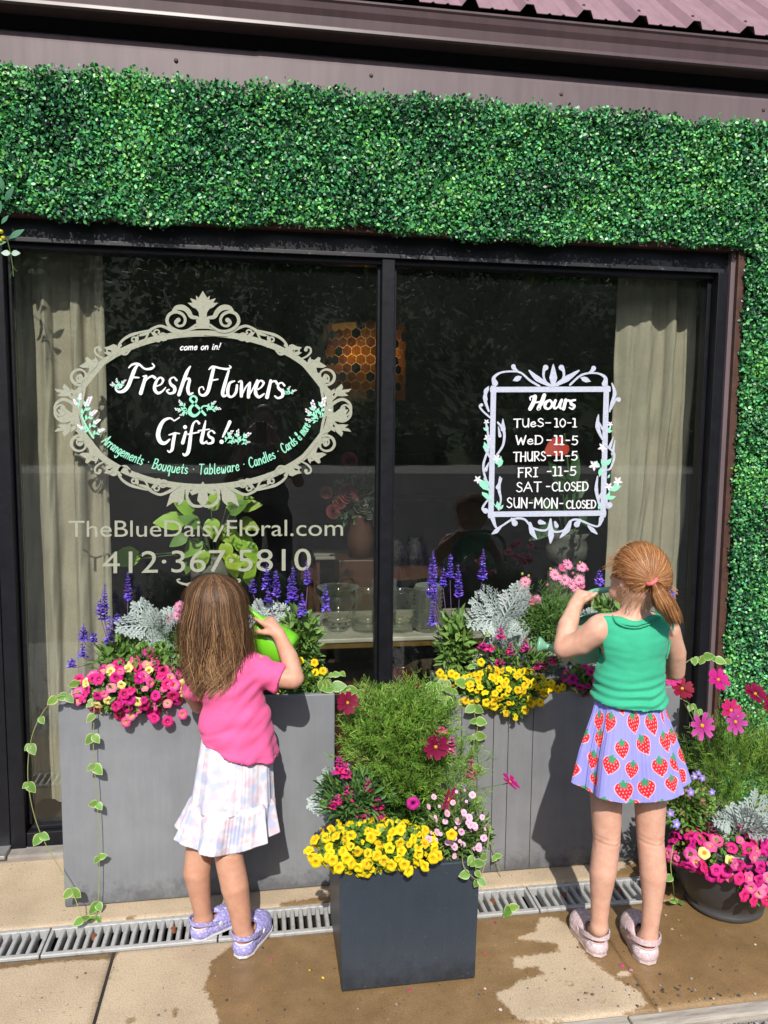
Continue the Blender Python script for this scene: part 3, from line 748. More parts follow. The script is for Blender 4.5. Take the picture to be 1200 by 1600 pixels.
for f in (MIR[1], MIR[2]):      # middle side leaves
    orn.poly([f(Z1(*p)) for p in [(1010,800),(1060,790),(1085,770),(1140,774),(1125,800),(1135,830),(1100,850),(1060,845),(1030,890),(1012,850)]])
    for pts, w in [([(295,262),(345,295),(395,300),(445,278),(468,240),(455,200),(415,183),(375,198),(358,230),(370,262),(400,268),(415,248),(400,232)], [14,20,20,18,14,28]),
                   ([(150-150+262,318),(330,322),(400,326)], [14,16,12]), ([(285,218),(320,212),(340,180),(370,158),(410,158),(432,182)], [18,30,34,18]),
                   ([(270,276),(330,290),(400,318)], [12,14])]:
        orn.stroke([f(Z1(x+8, y)) for x, y in pts], [x/3.871 for x in w], 6)
    orn.poly([f(Z1(*p)) for p in [(259,55),(285,98),(302,84),(298,112),(337,100),(322,128),(352,128),(322,155),(300,165),(285,185),(282,215),(300,232),(298,285),(259,285)]])
    # bottom palmette (photo pixels)
    for pts, w in [([(300,758),(292,775),(300,789),(316,790),(323,778),(313,773)], [3,5,4,6]), ([(268,757),(282,766),(285,780),(279,788)], [3,5,3])]:
        orn.stroke([f((634-x, y)) for x, y in pts], w, 6)
    orn.poly([f(p) for p in [(317,752),(322,760),(338,768),(334,774),(324,770),(326,782),(317,792)]])
    orn.poly([f(p) for p in [(344,757),(357,762),(368,772),(374,792),(362,784),(352,786),(346,772)]])
    orn.leaf(*f((336, 758)), 1.0 if f is MIR[1] else 2.14, 16, 8)
# URL scroll under the number
for f in (lambda p: p, lambda p: (650-p[0]+2, p[1])):
    orn.stroke([f(p) for p in [(322,906),(305,909),(292,913),(280,910),(277,906),(281,905)]], [5,4,3,2], 6); orn.stroke([f(p) for p in [(318,907),(304,916),(292,915)]], [3,2], 5)
sgn = empty('oval_window_sign', P(317, 640, -.003), 'large oval scrollwork sign on the left pane reading Fresh Flowers and Gifts', 'window sign')
orn.mb.build('ornamental_border', M_vinyl, sgn)

wt = Glyphs(-.0012)
def T3(x, y): return 150+x/3.75, 550+y/3.75
cal = [([(250,70),(228,100),(208,150),(188,200),(162,228),(132,233),(114,215),(124,192),(145,190),(150,204),(140,210)], [10,24,24,24,14,9,8,8,8]),
 ([(192,92),(212,74),(248,70),(285,98),(320,98),(341,84),(330,68)], [8,14,14,12,16,10,8]), ([(215,148),(252,150)], [14,8]),
 ([(292,143),(262,242)], [20,24]), ([(275,195),(300,158),(328,142),(346,152)], [7,10,14,18]), ([(276,142),(296,140)], 8),
 ([(350,202),(382,188),(393,162),(374,150),(352,176),(343,215),(360,240),(386,232),(408,208)], [8,10,16,10,18,22,18,12,7]),
 ([(472,165),(455,148),(433,162),(438,188),(460,208),(458,234),(432,243),(414,228),(428,220)], [14,8,14,20,22,14,10,9]),
 ([(553,84),(528,128),(486,250)], [8,22,22]), ([(503,200),(528,160),(548,162),(538,212),(546,246),(568,240)], [7,10,18,22,18,9]),
 ([(690,92),(672,168),(655,232),(630,254),(607,244),(605,214),(624,204),(632,220)], [20,24,22,14,9,8,8]),
 ([(662,102),(684,86),(728,95),(768,100),(790,90),(782,80)], [8,14,12,14,10,7]), ([(670,168),(714,160)], [12,8]),
 ([(778,108),(757,180),(742,238),(750,258),(776,246)], [12,22,22,18,8]),
 ([(812,170),(785,182),(772,222),(776,255),(798,262),(820,235),(826,195)], [9,16,22,18,12,18,14]),
 ([(835,176),(852,172),(852,215),(852,258)], [8,14,22,20]), ([(853,258),(878,205),(902,180)], [8,10,12]), ([(902,180),(896,225),(893,264)], [14,22,20]), ([(894,262),(925,205),(945,166)], [8,10,14]),
 ([(938,225),(968,206),(982,180),(962,168),(942,195),(935,240),(955,264),(986,244)], [8,10,16,10,18,22,18,8]),
 ([(1024,168),(1002,265)], [18,24]), ([(1010,210),(1030,176),(1052,172),(1060,184)], [7,10,14,16]),
 ([(1104,196),(1088,180),(1068,190),(1070,212),(1092,232),(1092,258),(1066,270),(1048,258)], [14,9,14,20,20,14,10]),
 ([(488,384),(460,402),(452,398),(432,388),(398,402),(374,440),(364,488),(378,526),(404,534),(432,512)], [8,8,8,12,20,26,28,26,20,10]),
 ([(428,486),(462,476),(490,478)], [8,12,7]), ([(462,478),(452,530),(446,570),(430,586),(420,578)], [20,22,20,12,8]),
 ([(526,470),(508,532)], [18,22]), ([(604,418),(588,404),(568,425),(556,480),(548,545),(538,590),(520,604),(510,596)], [16,9,16,22,24,18,10]), ([(538,482),(602,470)], [10,9]),
 ([(642,404),(628,470),(618,522),(632,534),(650,522)], [8,22,22,14,7]), ([(600,462),(664,452)], [10,8]),
 ([(694,474),(676,460),(658,476),(664,496),(684,508),(682,530),(656,536),(645,524)], [13,8,14,18,18,12,9]),
 ([(784,410),(766,450),(742,498)], [22,18,9])]
for pts, w in cal: wt.stroke([T3(*p) for p in pts], [x/3.75*.93 for x in (w if isinstance(w, list) else [w])], 6)
wt.dot(*T3(522, 440), 3.2); wt.dot(*T3(736, 526), 3.4)
mt = Glyphs(-.0010)
mt.stroke([T3(*p) for p in [(640,368),(612,338),(575,302),(552,278),(568,258),(590,272),(582,298),(554,326),(550,356),(576,374),(604,356),(624,320),(652,316)]], [v/3.75 for v in (14,14,16,14,12,12,12,18,24,18,12,9,9)], 6)
lil = Glyphs(-.0014)
def sprig(x, y, a, L, n=5, wh=wt, lv=True):
    """painted lavender sprig: mint stem and leaves, white buds at its end"""
    ca, sa = math.cos(a), math.sin(a); mt.stroke([(x, y), (x+ca*L*.7, y+sa*L*.7)], 1.3)
    if lv:
        for i in range(3):
            t = .12+.17*i; s_ = 1 if i % 2 else -1; mt.leaf(x+ca*L*t, y+sa*L*t, a+s_*.8, L*.33, L*.15)
    for i in range(n):
        t = .52+.48*i/n; w = (1.15-abs(t-.7)*1.2)*L*.055; (wh if i % 3 else lil).dot(x+ca*L*t+(-sa)*w*(1 if i % 2 else -1), y+sa*L*t+ca*w*(1 if i % 2 else -1), L*.075, L*.05, a)
for (x, y, a, L) in ((186,608,-2.4,16),(186,606,-.9,17),(186,604,-1.9,14),(184,604,-2.9,13), (448,616,-1.2,14),(450,616,-.5,15),(446,616,-2.0,10),
                     (292,642,3.3,20),(292,640,-2.3,20),(294,643,2.7,15),(326,640,-.1,20),(326,640,-.9,18),(324,642,-1.4,12),
                     (352,690,-1.0,22),(356,692,-.2,14),(372,694,-1.6,24),(372,692,-.7,26),(366,692,-2.1,18),(378,694,-.3,14),
                     (497,655,-1.9,32),(497,655,-2.5,26),(500,652,-1.35,34),(496,658,-3.0,20),(502,652,-.7,20)): sprig(x, y, a, L, 6)
mt.stroke([(146,684),(136,668),(128,650),(124,634)], [3,2]); 
for (x, y, a, L) in ((128,650,-1.15,34),(126,640,-2.2,20),(132,658,-.75,26),(138,670,-.7,24),(140,674,-2.7,22),(144,680,-.5,22),(124,636,-1.5,22)): sprig(x, y, a, L, 8)
# small handwriting: monoline letters
HW = {
'A': (.75, [[(0,0),(.36,1)],[(.36,1),(.7,0)],[(.14,.38),(.6,.38)]]), 'B': (.62, [[(.08,0),(.08,1)],[(.0,.97),(.4,1),(.5,.78),(.36,.56),(.1,.54)],[(.1,.54),(.5,.5),(.56,.22),(.36,.0),(.0,.02)]]),
'C': (.62, [[(.58,.82),(.42,1),(.14,.86),(.03,.5),(.14,.12),(.38,0),(.6,.16)]]), 'D': (.62, [[(.06,0),(.06,1)],[(.0,1),(.4,.94),(.58,.52),(.42,.08),(.0,0)]]),
'E': (.5, [[(.06,0),(.06,1)],[(.06,1),(.46,1)],[(.06,.52),(.4,.52)],[(.06,0),(.48,0)]]), 'F': (.5, [[(.06,0),(.06,1)],[(.0,1),(.48,1)],[(.06,.52),(.4,.52)]]),
'G': (.65, [[(.56,.86),(.3,1),(.04,.6),(.12,.12),(.4,0),(.6,.2),(.58,.42)],[(.36,.42),(.64,.42)]]), 'H': (.58, [[(.06,0),(.06,1)],[(.52,0),(.52,1)],[(.06,.52),(.52,.52)]]),
'I': (.42, [[(.21,0),(.21,1)],[(.04,1),(.38,1)],[(.04,0),(.38,0)]]), 'L': (.46, [[(.06,1),(.06,0)],[(.06,0),(.44,0)]]), 'M': (.74, [[(.04,0),(.1,1)],[(.1,1),(.37,.35)],[(.37,.35),(.64,1)],[(.64,1),(.7,0)]]),
'N': (.6, [[(.06,0),(.06,1)],[(.06,1),(.52,0)],[(.52,0),(.54,1)]]), 'O': (.6, [[(.3,1),(.06,.72),(.06,.28),(.3,0),(.54,.28),(.54,.72),(.3,1)]]), 'R': (.58, [[(.08,0),(.08,1)],[(.0,.98),(.38,1),(.5,.78),(.36,.54),(.1,.5)],[(.2,.5),(.55,0)]]),
'S': (.5, [[(.44,.84),(.24,1),(.06,.8),(.2,.56),(.42,.4),(.44,.14),(.22,0),(.02,.14)]]), 'T': (.58, [[(.29,0),(.29,1)],[(.0,1),(.6,1)]]), 'U': (.58, [[(.06,1),(.08,.3),(.26,0),(.48,.26),(.52,1)],[(.52,1),(.52,0)]]),
'W': (.78, [[(.03,1),(.2,0)],[(.2,0),(.4,.72)],[(.4,.72),(.56,0)],[(.56,0),(.76,1)]]),
'0': (.55, [[(.27,1),(.06,.7),(.06,.28),(.27,0),(.48,.3),(.48,.72),(.27,1)]]), '1': (.34, [[(.18,0),(.18,1)],[(.02,1),(.18,1)],[(.02,0),(.34,0)]]), '5': (.5, [[(.44,1),(.12,1)],[(.12,1),(.08,.56)],[(.08,.56),(.34,.6),(.46,.32),(.3,.02),(.02,.08)]]),
'-': (.42, [[(.06,.5),(.36,.5)]]), '.': (.3, [[(.12,.5),(.16,.5)]]), '!': (.3, [[(.2,1),(.1,.3)],[(.06,.02),(.08,.04)]]), ' ': (.34, []), ':': (.3, [[(.13,.5),(.16,.52)]]),
'a': (.54, [[(.44,.55),(.2,.6),(.04,.3),(.16,.02),(.38,.2),(.44,.58)],[(.44,.58),(.44,.12),(.54,.02)]]), 'b': (.5, [[(.06,1),(.06,0)],[(.06,.4),(.28,.6),(.44,.3),(.26,.0),(.06,.08)]]),
'c': (.46, [[(.42,.5),(.22,.6),(.04,.3),(.18,.0),(.44,.12)]]), 'd': (.54, [[(.42,.5),(.2,.58),(.04,.28),(.18,.0),(.42,.18)],[(.44,1),(.44,0)]]), 'e': (.48, [[(.06,.3),(.4,.36),(.3,.6),(.08,.46),(.06,.14),(.24,.0),(.46,.14)]]),
'g': (.52, [[(.42,.52),(.2,.6),(.05,.32),(.2,.06),(.42,.3)],[(.44,.58),(.44,-.2),(.24,-.42),(.04,-.26)]]), 'i': (.24, [[(.1,.58),(.1,.06),(.2,.0)],[(.1,.8),(.12,.84)]]), 'k': (.46, []), 'l': (.24, [[(.08,1),(.08,.1),(.2,.0)]]),
'm': (.78, [[(.06,.58),(.06,0)],[(.06,.36),(.24,.6),(.36,.4),(.36,0)],[(.36,.36),(.54,.6),(.66,.4),(.68,0)]]), 'n': (.5, [[(.06,.58),(.06,0)],[(.06,.36),(.26,.6),(.4,.4),(.42,0)]]),
'o': (.5, [[(.25,.6),(.05,.4),(.08,.1),(.28,.0),(.46,.24),(.4,.52),(.25,.6)]]), 'q': (.52, [[(.42,.52),(.2,.6),(.05,.32),(.2,.04),(.42,.26)],[(.44,.58),(.44,-.38),(.54,-.3)]]), 'r': (.4, [[(.06,.58),(.06,0)],[(.06,.32),(.22,.58),(.38,.5)]]),
's': (.42, [[(.36,.5),(.2,.6),(.06,.44),(.2,.3),(.36,.18),(.24,.0),(.02,.08)]]), 't': (.38, [[(.18,.92),(.16,.1),(.34,.04)],[(.02,.6),(.34,.6)]]), 'u': (.52, [[(.06,.58),(.08,.12),(.26,.0),(.42,.24),(.44,.58)],[(.44,.58),(.44,0)]]),
'w': (.66, [[(.04,.58),(.12,.04),(.24,.0),(.32,.4)],[(.32,.4),(.38,.02),(.5,.04),(.6,.58)]]), '&': (.6, [[(.54,.02),(.16,.62),(.2,.94),(.36,.9),(.36,.66),(.08,.3),(.14,.04),(.36,.02),(.52,.36)]])}
def handwrite(g, txt, x0, x1, base, h, w, slant=0.0, bold=None):
    """base(t) -> (x, y, angle) with t in photo pixels from x0; the text is stretched to end at x1"""
    tot = sum(HW[c][0]+.10 for c in txt)-.10; sx = (x1-x0)/tot; x = 0.0
    for c in txt:
        for st in HW[c][1]:
            def tf(u, v, x=x):
                t = x0+(x+u)*sx; bx, by, a = base(t); vv = v*h; uu = v*h*slant
                return (bx+uu*math.cos(a)+vv*math.sin(a), by+uu*math.sin(a)-vv*math.cos(a))
            ww = w
            if bold and abs(st[0][0]-st[-1][0]) < .25 and len(st) <= 3: ww = w*bold
            if len(st) == 2: g.stroke([tf(*st[0]), tf(*st[1])], [ww, ww*.85])
            else: g.stroke(st, [w*.8, ww*1.1, w*.8], 5, tf=tf)
        x += HW[c][0]+.10
handwrite(wt, 'come on in!', 281, 344, lambda t: (t, 547-(t-281)*.02, -.02), 9.5, 1.7, .25)
def arc(a0, x0, x1, a1, rx=180.5, ry=103.5, cx=313, cy=640):
    def f(t):
        q = a0+(a1-a0)*(t-x0)/(x1-x0); x = cx+rx*math.cos(q); y = cy+ry*math.sin(q)
        return (x, y, math.atan2(-ry*math.cos(q), rx*math.sin(q)))
    return f
# lettering round the lower inside of the ring; angle from the left (pi) to the right (0)
line = 'Arrangements . Bouquets . Tableware . Candles . Cards & more'
handwrite(mt, line, 0, 100, arc(2.62, 0, 100, .25, 178, 101), 15.5, 1.7, .1)
wt.mb.build('lettering', M_white, sgn, kind='stuff'); mt.mb.build('mint_lettering', M_mint, sgn, kind='stuff'); lil.mb.build('lilac_buds', M_lil, sgn)

# web address and number in plain vinyl letters
def vinyl_text(name, body, x0, x1, ytop, ybase, yright, parent, mat, yy=-.0007, gap=0.0):
    cu = bpy.data.curves.new(name, 'FONT'); cu.body = body; cu.resolution_u = 4; cu.space_character = 1.0+gap; cu.offset = 0.0
    to = bpy.data.objects.new(name, cu); me = bpy.data.meshes.new_from_object(to)
    v = np.array([x.co[:] for x in me.vertices]); xa, xb = v[:, 0].min(), v[:, 0].max(); cap = .73
    for i, vt in enumerate(me.vertices):
        u = (v[i, 0]-xa)/(xb-xa); px_ = x0+u*(x1-x0); bs = ybase+(yright-ybase)*u
        vt.co = P(px_, bs-(v[i, 1]/cap)*(ybase-ytop), yy)
    me.update(); me.materials.clear(); bpy.data.objects.remove(to); bpy.data.curves.remove(cu)
    return link(name, me, mat, parent)
url = empty('web_address_sign', P(320, 850, -.003), 'plain sage lettering with web address and telephone number under the oval sign', 'window lettering')
vinyl_text('web_address', 'TheBlueDaisyFloral.com', 107, 536, 812, 839, 837, url, M_vinyl)
vinyl_text('telephone_number', '412·367·5810', 160, 486, 860, 896, 891, url, M_vinyl)

# opening hours in a brush painted frame
hs = empty('opening_hours_sign', P(855, 705, -.003), 'white painted Hours frame with opening times on the right pane', 'window sign')
hf_ = Glyphs(-.0008)
def H(x, y): return 700+x/2.857, 520+y/2.857
for k_ in range(4):
    o = k_*5
    hf_.stroke([H(192, 246+o), H(722, 244+o)], 3.2); hf_.stroke([H(182, 803+o), H(702, 797+o)], 3.2)
    hf_.stroke([H(196+o, 240), H(184+o, 824)], 3.2); hf_.stroke([H(700+o, 240), H(684+o, 820)], 3.2)
for pts, w in [([(210,225),(205,200),(235,178),(285,172),(325,178),(365,212),(408,238)], [26,14,8,8,8,10,9]), ([(320,178),(305,168),(292,155)], [6,18]), ([(700,228),(702,200),(672,182),(630,180),(590,192),(545,232)], [26,14,8,8,9,9]), ([(625,182),(640,172),(650,160)], [6,20]),
               ([(445,232),(428,200),(428,170),(436,155)], [8,9,12,24]), ([(490,235),(515,200),(516,172),(506,155)], [8,9,12,24]), ([(475,236),(530,205),(585,168)], [10,26,6]), ([(462,238),(400,205),(362,168)], [10,24,6]),
               ([(180,250),(164,290),(182,350)], [8,16,8]), ([(182,240),(166,262),(175,300)], [4,14,4]), ([(190,380),(158,352),(142,330),(150,322)], [8,8,14]), ([(222,400),(250,440),(246,500),(218,545)], [8,12,10,8]), ([(245,385),(246,430)], [4,22]), ([(225,420),(232,460)], [4,14]),
               ([(170,400),(182,500),(158,590),(168,650),(190,690)], [8,9,10,9,8]), ([(182,580),(168,612)], [4,16]), ([(232,645),(228,700),(236,745),(225,790)], [8,14,8,6]), ([(240,650),(222,690)], [5,18]), ([(186,560),(172,525)], [3,14]), ([(168,795),(155,780),(182,740)], [24,10,7]),
               ([(732,225),(744,270),(728,320),(722,352)], [5,16,9,6]), ([(762,298),(748,300),(728,340)], [20,8,6]), ([(672,365),(668,420),(690,478)], [4,20,5]), ([(700,500),(742,540),(728,600),(712,612)], [8,9,9,7]), ([(738,465),(722,510)], [3,14]), ([(668,640),(662,700),(676,770)], [5,16,8]),
               ([(722,768),(712,780),(708,740)], [24,10,6]), ([(664,380),(690,430)], [3,10]), ([(694,700),(672,740)], [3,14]), ([(745,480),(735,540)], [3,14]),
               ([(200,830),(216,870),(240,862),(290,832),(340,832),(380,872),(440,880),(458,832)], [20,8,8,9,9,9,9,8]), ([(685,830),(672,862),(640,858),(580,834),(545,842),(520,880),(470,885),(458,832)], [22,8,8,9,9,9,9,8]),
               ([(298,850),(285,830)], [26,10]), ([(575,855),(590,835)], [26,10]), ([(366,850),(376,890),(396,920)], [12,24,4]), ([(545,845),(530,880),(500,915)], [14,26,4]), ([(458,862),(460,905),(457,940)], [14,26,3]), ([(236,868),(215,885),(196,898)], [6,20,4]), ([(625,862),(645,880),(666,898)], [6,20,4]), ([(412,845),(432,850)], [22,10]), ([(485,862),(478,845)], [18,10]), ([(470,140),(470,200),(468,236)], [3,34,10])]:
    hf_.stroke([H(*p) for p in pts], [x/2.857*1.05 for x in w], 6)
hf_.dot(*H(292, 150), 3.6); hf_.dot(*H(650, 158), 3.8); hf_.leaf(*H(330, 195), 2.7, 16, 9); hf_.leaf(*H(590, 200), .35, 18, 9)
hf_.mb.build('painted_frame', M_hw, hs)
hw = Glyphs(-.0012)
for pts, w in [([(388,285),(382,310),(366,340)], [18,18,16]), ([(368,300),(366,290),(376,284),(388,287)], [5,6,7,8]), ([(430,278),(418,310),(402,340),(412,338)], [16,18,14,6]), ([(385,312),(425,306)], [7,7]),
               ([(455,300),(436,312),(434,334),(452,338),(466,318),(455,300)], [8,14,12,8,12,8]), ([(480,302),(472,325),(480,338),(502,318)], [12,14,8,6]), ([(508,300),(498,325),(504,338)], [12,14,8]),
               ([(526,300),(516,340)], [14,14]), ([(520,318),(534,302),(546,306)], [5,8,12]), ([(568,300),(552,304),(550,318),(564,326),(556,340),(542,334)], [8,10,14,12,8,6])]:
    hw.stroke([H(*p) for p in pts], [x/2.857*1.05 for x in w], 6)
for txt, xa, xb, yb, yr, h, in (('TUeS', 293, 427, 422, 418, 38), ('-', 432, 462, 420, 420, 38), ('10-1', 476, 574, 420, 420, 38), ('WeD', 302, 424, 498, 497, 40), ('-', 438, 464, 497, 497, 38), ('11-5', 474, 580, 498, 500, 40),
                               ('THURS', 292, 436, 574, 570, 42), ('-', 440, 462, 566, 566, 38), ('11-5', 474, 578, 570, 568, 40), ('FRI', 312, 402, 644, 642, 42), ('-11-5', 440, 572, 638, 636, 40), ('SAT', 305, 415, 710, 708, 44), ('-', 436, 458, 704, 704, 38), ('CLOSED', 464, 626, 706, 704, 40),
                               ('SUN-MON', 262, 490, 780, 782, 46), ('-', 496, 516, 776, 776, 30), ('CLOSED', 528, 660, 784, 782, 36)):
    a = H(xa, yb); c = H(xb, yr)
    handwrite(hw, txt, a[0], c[0], lambda t, a=a, c=c: (t, a[1]+(c[1]-a[1])*(t-a[0])/max(1, c[0]-a[0]), 0.0), h/2.857*.95, 1.9, .02, 1.35)
hw.mb.build('lettering', M_white, hs, kind='stuff')
hm = Glyphs(-.0016); hl = Glyphs(-.0019)
for x, y, a, L in [(178,440,-1.8,12),(176,440,-2.4,9),(180,540,-1.9,20),(176,525,-2.4,10),(222,600,-.9,14),(228,600,-1.4,18),(222,590,-2.0,12),(182,705,-2.3,26),(160,730,-1.9,8),(190,745,-2.4,18),(225,790,-1.7,14),(230,790,-.9,10),(178,690,-1.3,12),
                   (714,440,-1.0,10),(712,445,-.4,9),(700,600,-2.0,14),(702,595,-.9,16),(680,600,-2.4,14),(676,640,-1.4,14),(706,752,-1.2,16),(712,742,-.3,14),(722,705,-.4,20),(740,690,-.9,14),(672,790,-1.3,12),(712,650,-1,8)]: hm.leaf(*H(x, y), a, L, L*.45)
for pts in ([(160,650),(182,700),(188,740),(228,792)], [(175,430),(178,520)], [(700,610),(676,640)], [(708,755),(722,705),(752,672)]): hm.stroke([H(*p) for p in pts], 1.6)
def pfl(x, y, r, n=5):
    for i in range(n): a = 2*math.pi*i/n+.3; hl.leaf(x, y, a, r, r*.5)
for x, y, r in ((176,470,6.5),(218,560,7),(172,398,5),(690,512,8),(652,592,9),(718,686,7),(724,408,5),(133,655,7),(758,662,8)): pfl(*H(x, y), r)
hm.mb.build('mint_leaves', M_mint, hs, kind='stuff'); hl.mb.build('lilac_flowers', paint('pale lilac petals', (.80, .72, .84)), hs, kind='stuff')
# ================================================================== PLANTERS
def zinc(name, c0, c1, rough, streak=True, planks=False):
    m, nt, b = newmat(name)
    st = noise(nt, 12, 7, .7, stretch=(3, 3, .25)); bl = noise(nt, 3.5, 6, .6)
    c = mix(nt, .5, ramp(nt, bl, [(.25, c0), (.75, c1)]).outputs[0], ramp(nt, st, [(.3, (.43,)*3), (.7, (.57,)*3)]).outputs[0], 'OVERLAY')
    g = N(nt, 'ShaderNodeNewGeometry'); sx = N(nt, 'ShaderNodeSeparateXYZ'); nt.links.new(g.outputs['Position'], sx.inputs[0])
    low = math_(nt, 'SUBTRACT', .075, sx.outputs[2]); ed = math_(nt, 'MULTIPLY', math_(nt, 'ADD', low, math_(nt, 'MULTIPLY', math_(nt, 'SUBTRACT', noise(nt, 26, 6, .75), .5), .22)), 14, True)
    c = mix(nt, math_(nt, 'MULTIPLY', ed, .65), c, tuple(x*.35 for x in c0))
    sc_ = ramp(nt, noise(nt, 110, 2, .5), [(.70, (0, 0, 0)), (.74, (1, 1, 1))]).outputs[0]; c = mix(nt, math_(nt, 'MULTIPLY', sc_, .10), c, (.5, .5, .5))
    nt.links.new(c, b.inputs['Base Color']); b.inputs['Roughness'].default_value = rough; bump(nt, b, math_(nt, 'ADD', noise(nt, 220, 3), math_(nt, 'MULTIPLY', bl, 2)), .2, .0015); return m
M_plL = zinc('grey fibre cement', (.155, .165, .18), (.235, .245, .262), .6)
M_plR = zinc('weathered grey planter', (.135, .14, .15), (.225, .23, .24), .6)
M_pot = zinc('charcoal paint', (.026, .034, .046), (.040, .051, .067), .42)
M_soil = simple('potting soil', (.03, .02, .012), .95, var=.5, scale=60, bmp=1, bscale=90, bdist=.01)
def box_planter(name, x0, x1, y0, y1, h, t, mat, label, tilt=0.0, planks=None):
    e = empty(name, ((x0+x1)/2, (y0+y1)/2, 0), label, 'planter')
    q = MB(); b = .004
    q.bbox((x0, y0, .003), (x1, y0+t, h), b); q.build('front_panel', mat, e)
    MB().bbox((x0, y1-t, .003), (x1, y1, h), b).build('back_panel', mat, e)
    MB().bbox((x0, y0+t+.0005, .003), (x0+t, y1-t-.0005, h-.0005), b).build('end_panel', mat, e)
    MB().bbox((x1-t, y0+t+.0005, .003), (x1, y1-t-.0005, h-.0005), b).build('end_panel', mat, e)
    if planks:
        for xx in planks: MB().box((xx-.0012, y0-.0006, .01), (xx+.0012, y0-.0001, h-.02)).build('seam', M_mud, e)
    nx, ny = 24, 8; V = []
    for i in range(nx+1):
        for j in range(ny+1): V.append((x0+t*.9+(x1-x0-1.8*t)*i/nx, y0+t*.9+(y1-y0-1.8*t)*j/ny, h-.045+.012*mnoise.noise(Vector((i*.9, j*.9, x0*5)))))
    MB().add(V, [[i*(ny+1)+j, (i+1)*(ny+1)+j, (i+1)*(ny+1)+j+1, i*(ny+1)+j+1] for i in range(nx) for j in range(ny)]).build('soil', M_soil, e)
    return e
ZL, ZR, ZP = .660, .632, .350
box_planter('trough_planter', -.622, .230, -.400, -.120, ZL, .020, M_plL, 'long grey trough planter on the left, behind the girl in the pink shirt')
box_planter('trough_planter', .608, 1.440, -.400, -.110, ZR, .020, M_plR, 'long grey trough planter on the right, with thin upright cracks, behind the girl in green', planks=(.655, .712, .766, .818, .905))
# square pot: tapers slightly to the foot
sp = empty('square_pot', (.39, -.725, 0), 'dark blue grey square pot standing in front of the drain between the girls', 'planter')
def taper_panel(c):
    q = MB().bbox(*c, .004); cx, cy = .388, -.725
    q.v = [(cx+(x-cx)*(1-.03*(1-z/ZP)), cy+(y-cy)*(1-.03*(1-z/ZP)), z) for x, y, z in q.v]; return q
taper_panel(((.197, -.902, .004), (.579, -.880, ZP))).build('front_panel', M_pot, sp); taper_panel(((.197, -.570, .004), (.579, -.548, ZP))).build('back_panel', M_pot, sp)
taper_panel(((.197, -.8795, .004), (.219, -.5705, ZP-.0005))).build('side_panel', M_pot, sp); taper_panel(((.557, -.8795, .004), (.579, -.5705, ZP-.0005))).build('side_panel', M_pot, sp)
MB().box((.215, -.884, .29), (.561, -.566, .31)).build('soil', M_soil, sp)
rp = empty('round_pot', (1.465, -.67, 0), 'round black plastic pot on the far right of the pavement, cascading pink petunias', 'planter')
M_plas = simple('black plastic pot', (.055, .055, .058), .45, var=.25, scale=10, bmp=.1)
MB().lathe([(0, .004), (.112, .004), (.118, .010), (.119, .022), (.114, .026), (.130, .05), (.160, .11), (.178, .17), (.186, .22), (.194, .222), (.200, .232), (.199, .262), (.190, .266), (.180, .26), (.176, .2), (.0, .195)], (1.465, -.67, 0), 48).build('pot_body', M_plas, rp, smooth=True)
MB().lathe([(.0, .225), (.175, .222)], (1.465, -.67, 0), 24).build('soil', M_soil, rp)

# ================================================================== PLANT PIECES
M_leaf = vcol('fresh leaf', .5, .28, var=.22); M_leafi = vcol('small leaves', .5, .28, var=.35, island=True); M_pet = vcol('petal', .6, .30, var=.12, spec=.25); M_peti = vcol('tiny petals', .6, .3, var=.25, island=True, spec=.25)
M_silver = vcol('silver leaf', .85, .12, var=.10, spec=.2); M_stem = simple('green stem', (.10, .17, .04), .6, var=.3)
M_stemp = simple('purple stem', (.13, .07, .18), .6, var=.3); M_stemy = simple('pale vine stem', (.28, .30, .10), .6, var=.2)
def lobed_flower(name, r, depth, petal, petal2, throat, eye, lobes=5, notch=.12, wave=.12):
    n = lobes*4; V = [(0, 0, -depth)]; C = [eye]
    for k, (rr, zz, cc) in enumerate(((.16, -depth*.75, throat), (.36, -depth*.18, petal2), (.72, .0, petal), (1.0, -.02*r/.02*.1, petal))):
        for i in range(n):
            a = 2*math.pi*i/n; lob = 1-notch*(.5-.5*math.cos(lobes*a+math.pi))*(1 if k > 1 else .2)*(1 if k == 3 else .5)
            z = zz+(wave*r*math.sin(lobes*a*1.0+1)*(.5 if k == 2 else 1) if k > 1 else 0)-(0.12*r if k == 3 else 0)
            V.append((rr*r*lob*math.cos(a), rr*r*lob*math.sin(a), z)); s_ = 1-.10*abs(math.sin(lobes*a/2)) if k > 1 else 1; C.append(tuple(c*s_ for c in cc))
    F = [[0, 1+i, 1+(i+1) % n] for i in range(n)]
    for k in range(3): F += [[1+k*n+i, 1+(k+1)*n+i, 1+(k+1)*n+(i+1) % n, 1+k*n+(i+1) % n] for i in range(n)]
    # tube and calyx behind
    b0 = len(V)
    for zz, rr in ((-depth*.2, .30), (-depth*1.9, .12)):
        for i in range(6): a = math.pi*i/3; V.append((rr*r*math.cos(a), rr*r*math.sin(a), zz)); C.append(petal2 if rr > .2 else (.12, .2, .04))
    F += [[b0+i, b0+(i+1) % 6, b0+6+(i+1) % 6, b0+6+i] for i in range(6)]
    me = MB().add(V, F, C).mesh(name, True); me.materials.append(M_pet); return me
PK = (.78, .030, .27)
F_pink = [lobed_flower('flower', .0185, .010, PK, (.70, .02, .22), (.45, .01, .12), (.75, .55, .08)), lobed_flower('flower', .0175, .009, (.85, .09, .36), (.80, .22, .36), (.75, .45, .10), (.45, .06, .06), wave=.16),
          lobed_flower('flower', .0185, .010, (.66, .018, .24), (.5, .01, .18), (.30, .006, .08), (.55, .3, .05), wave=.2)]
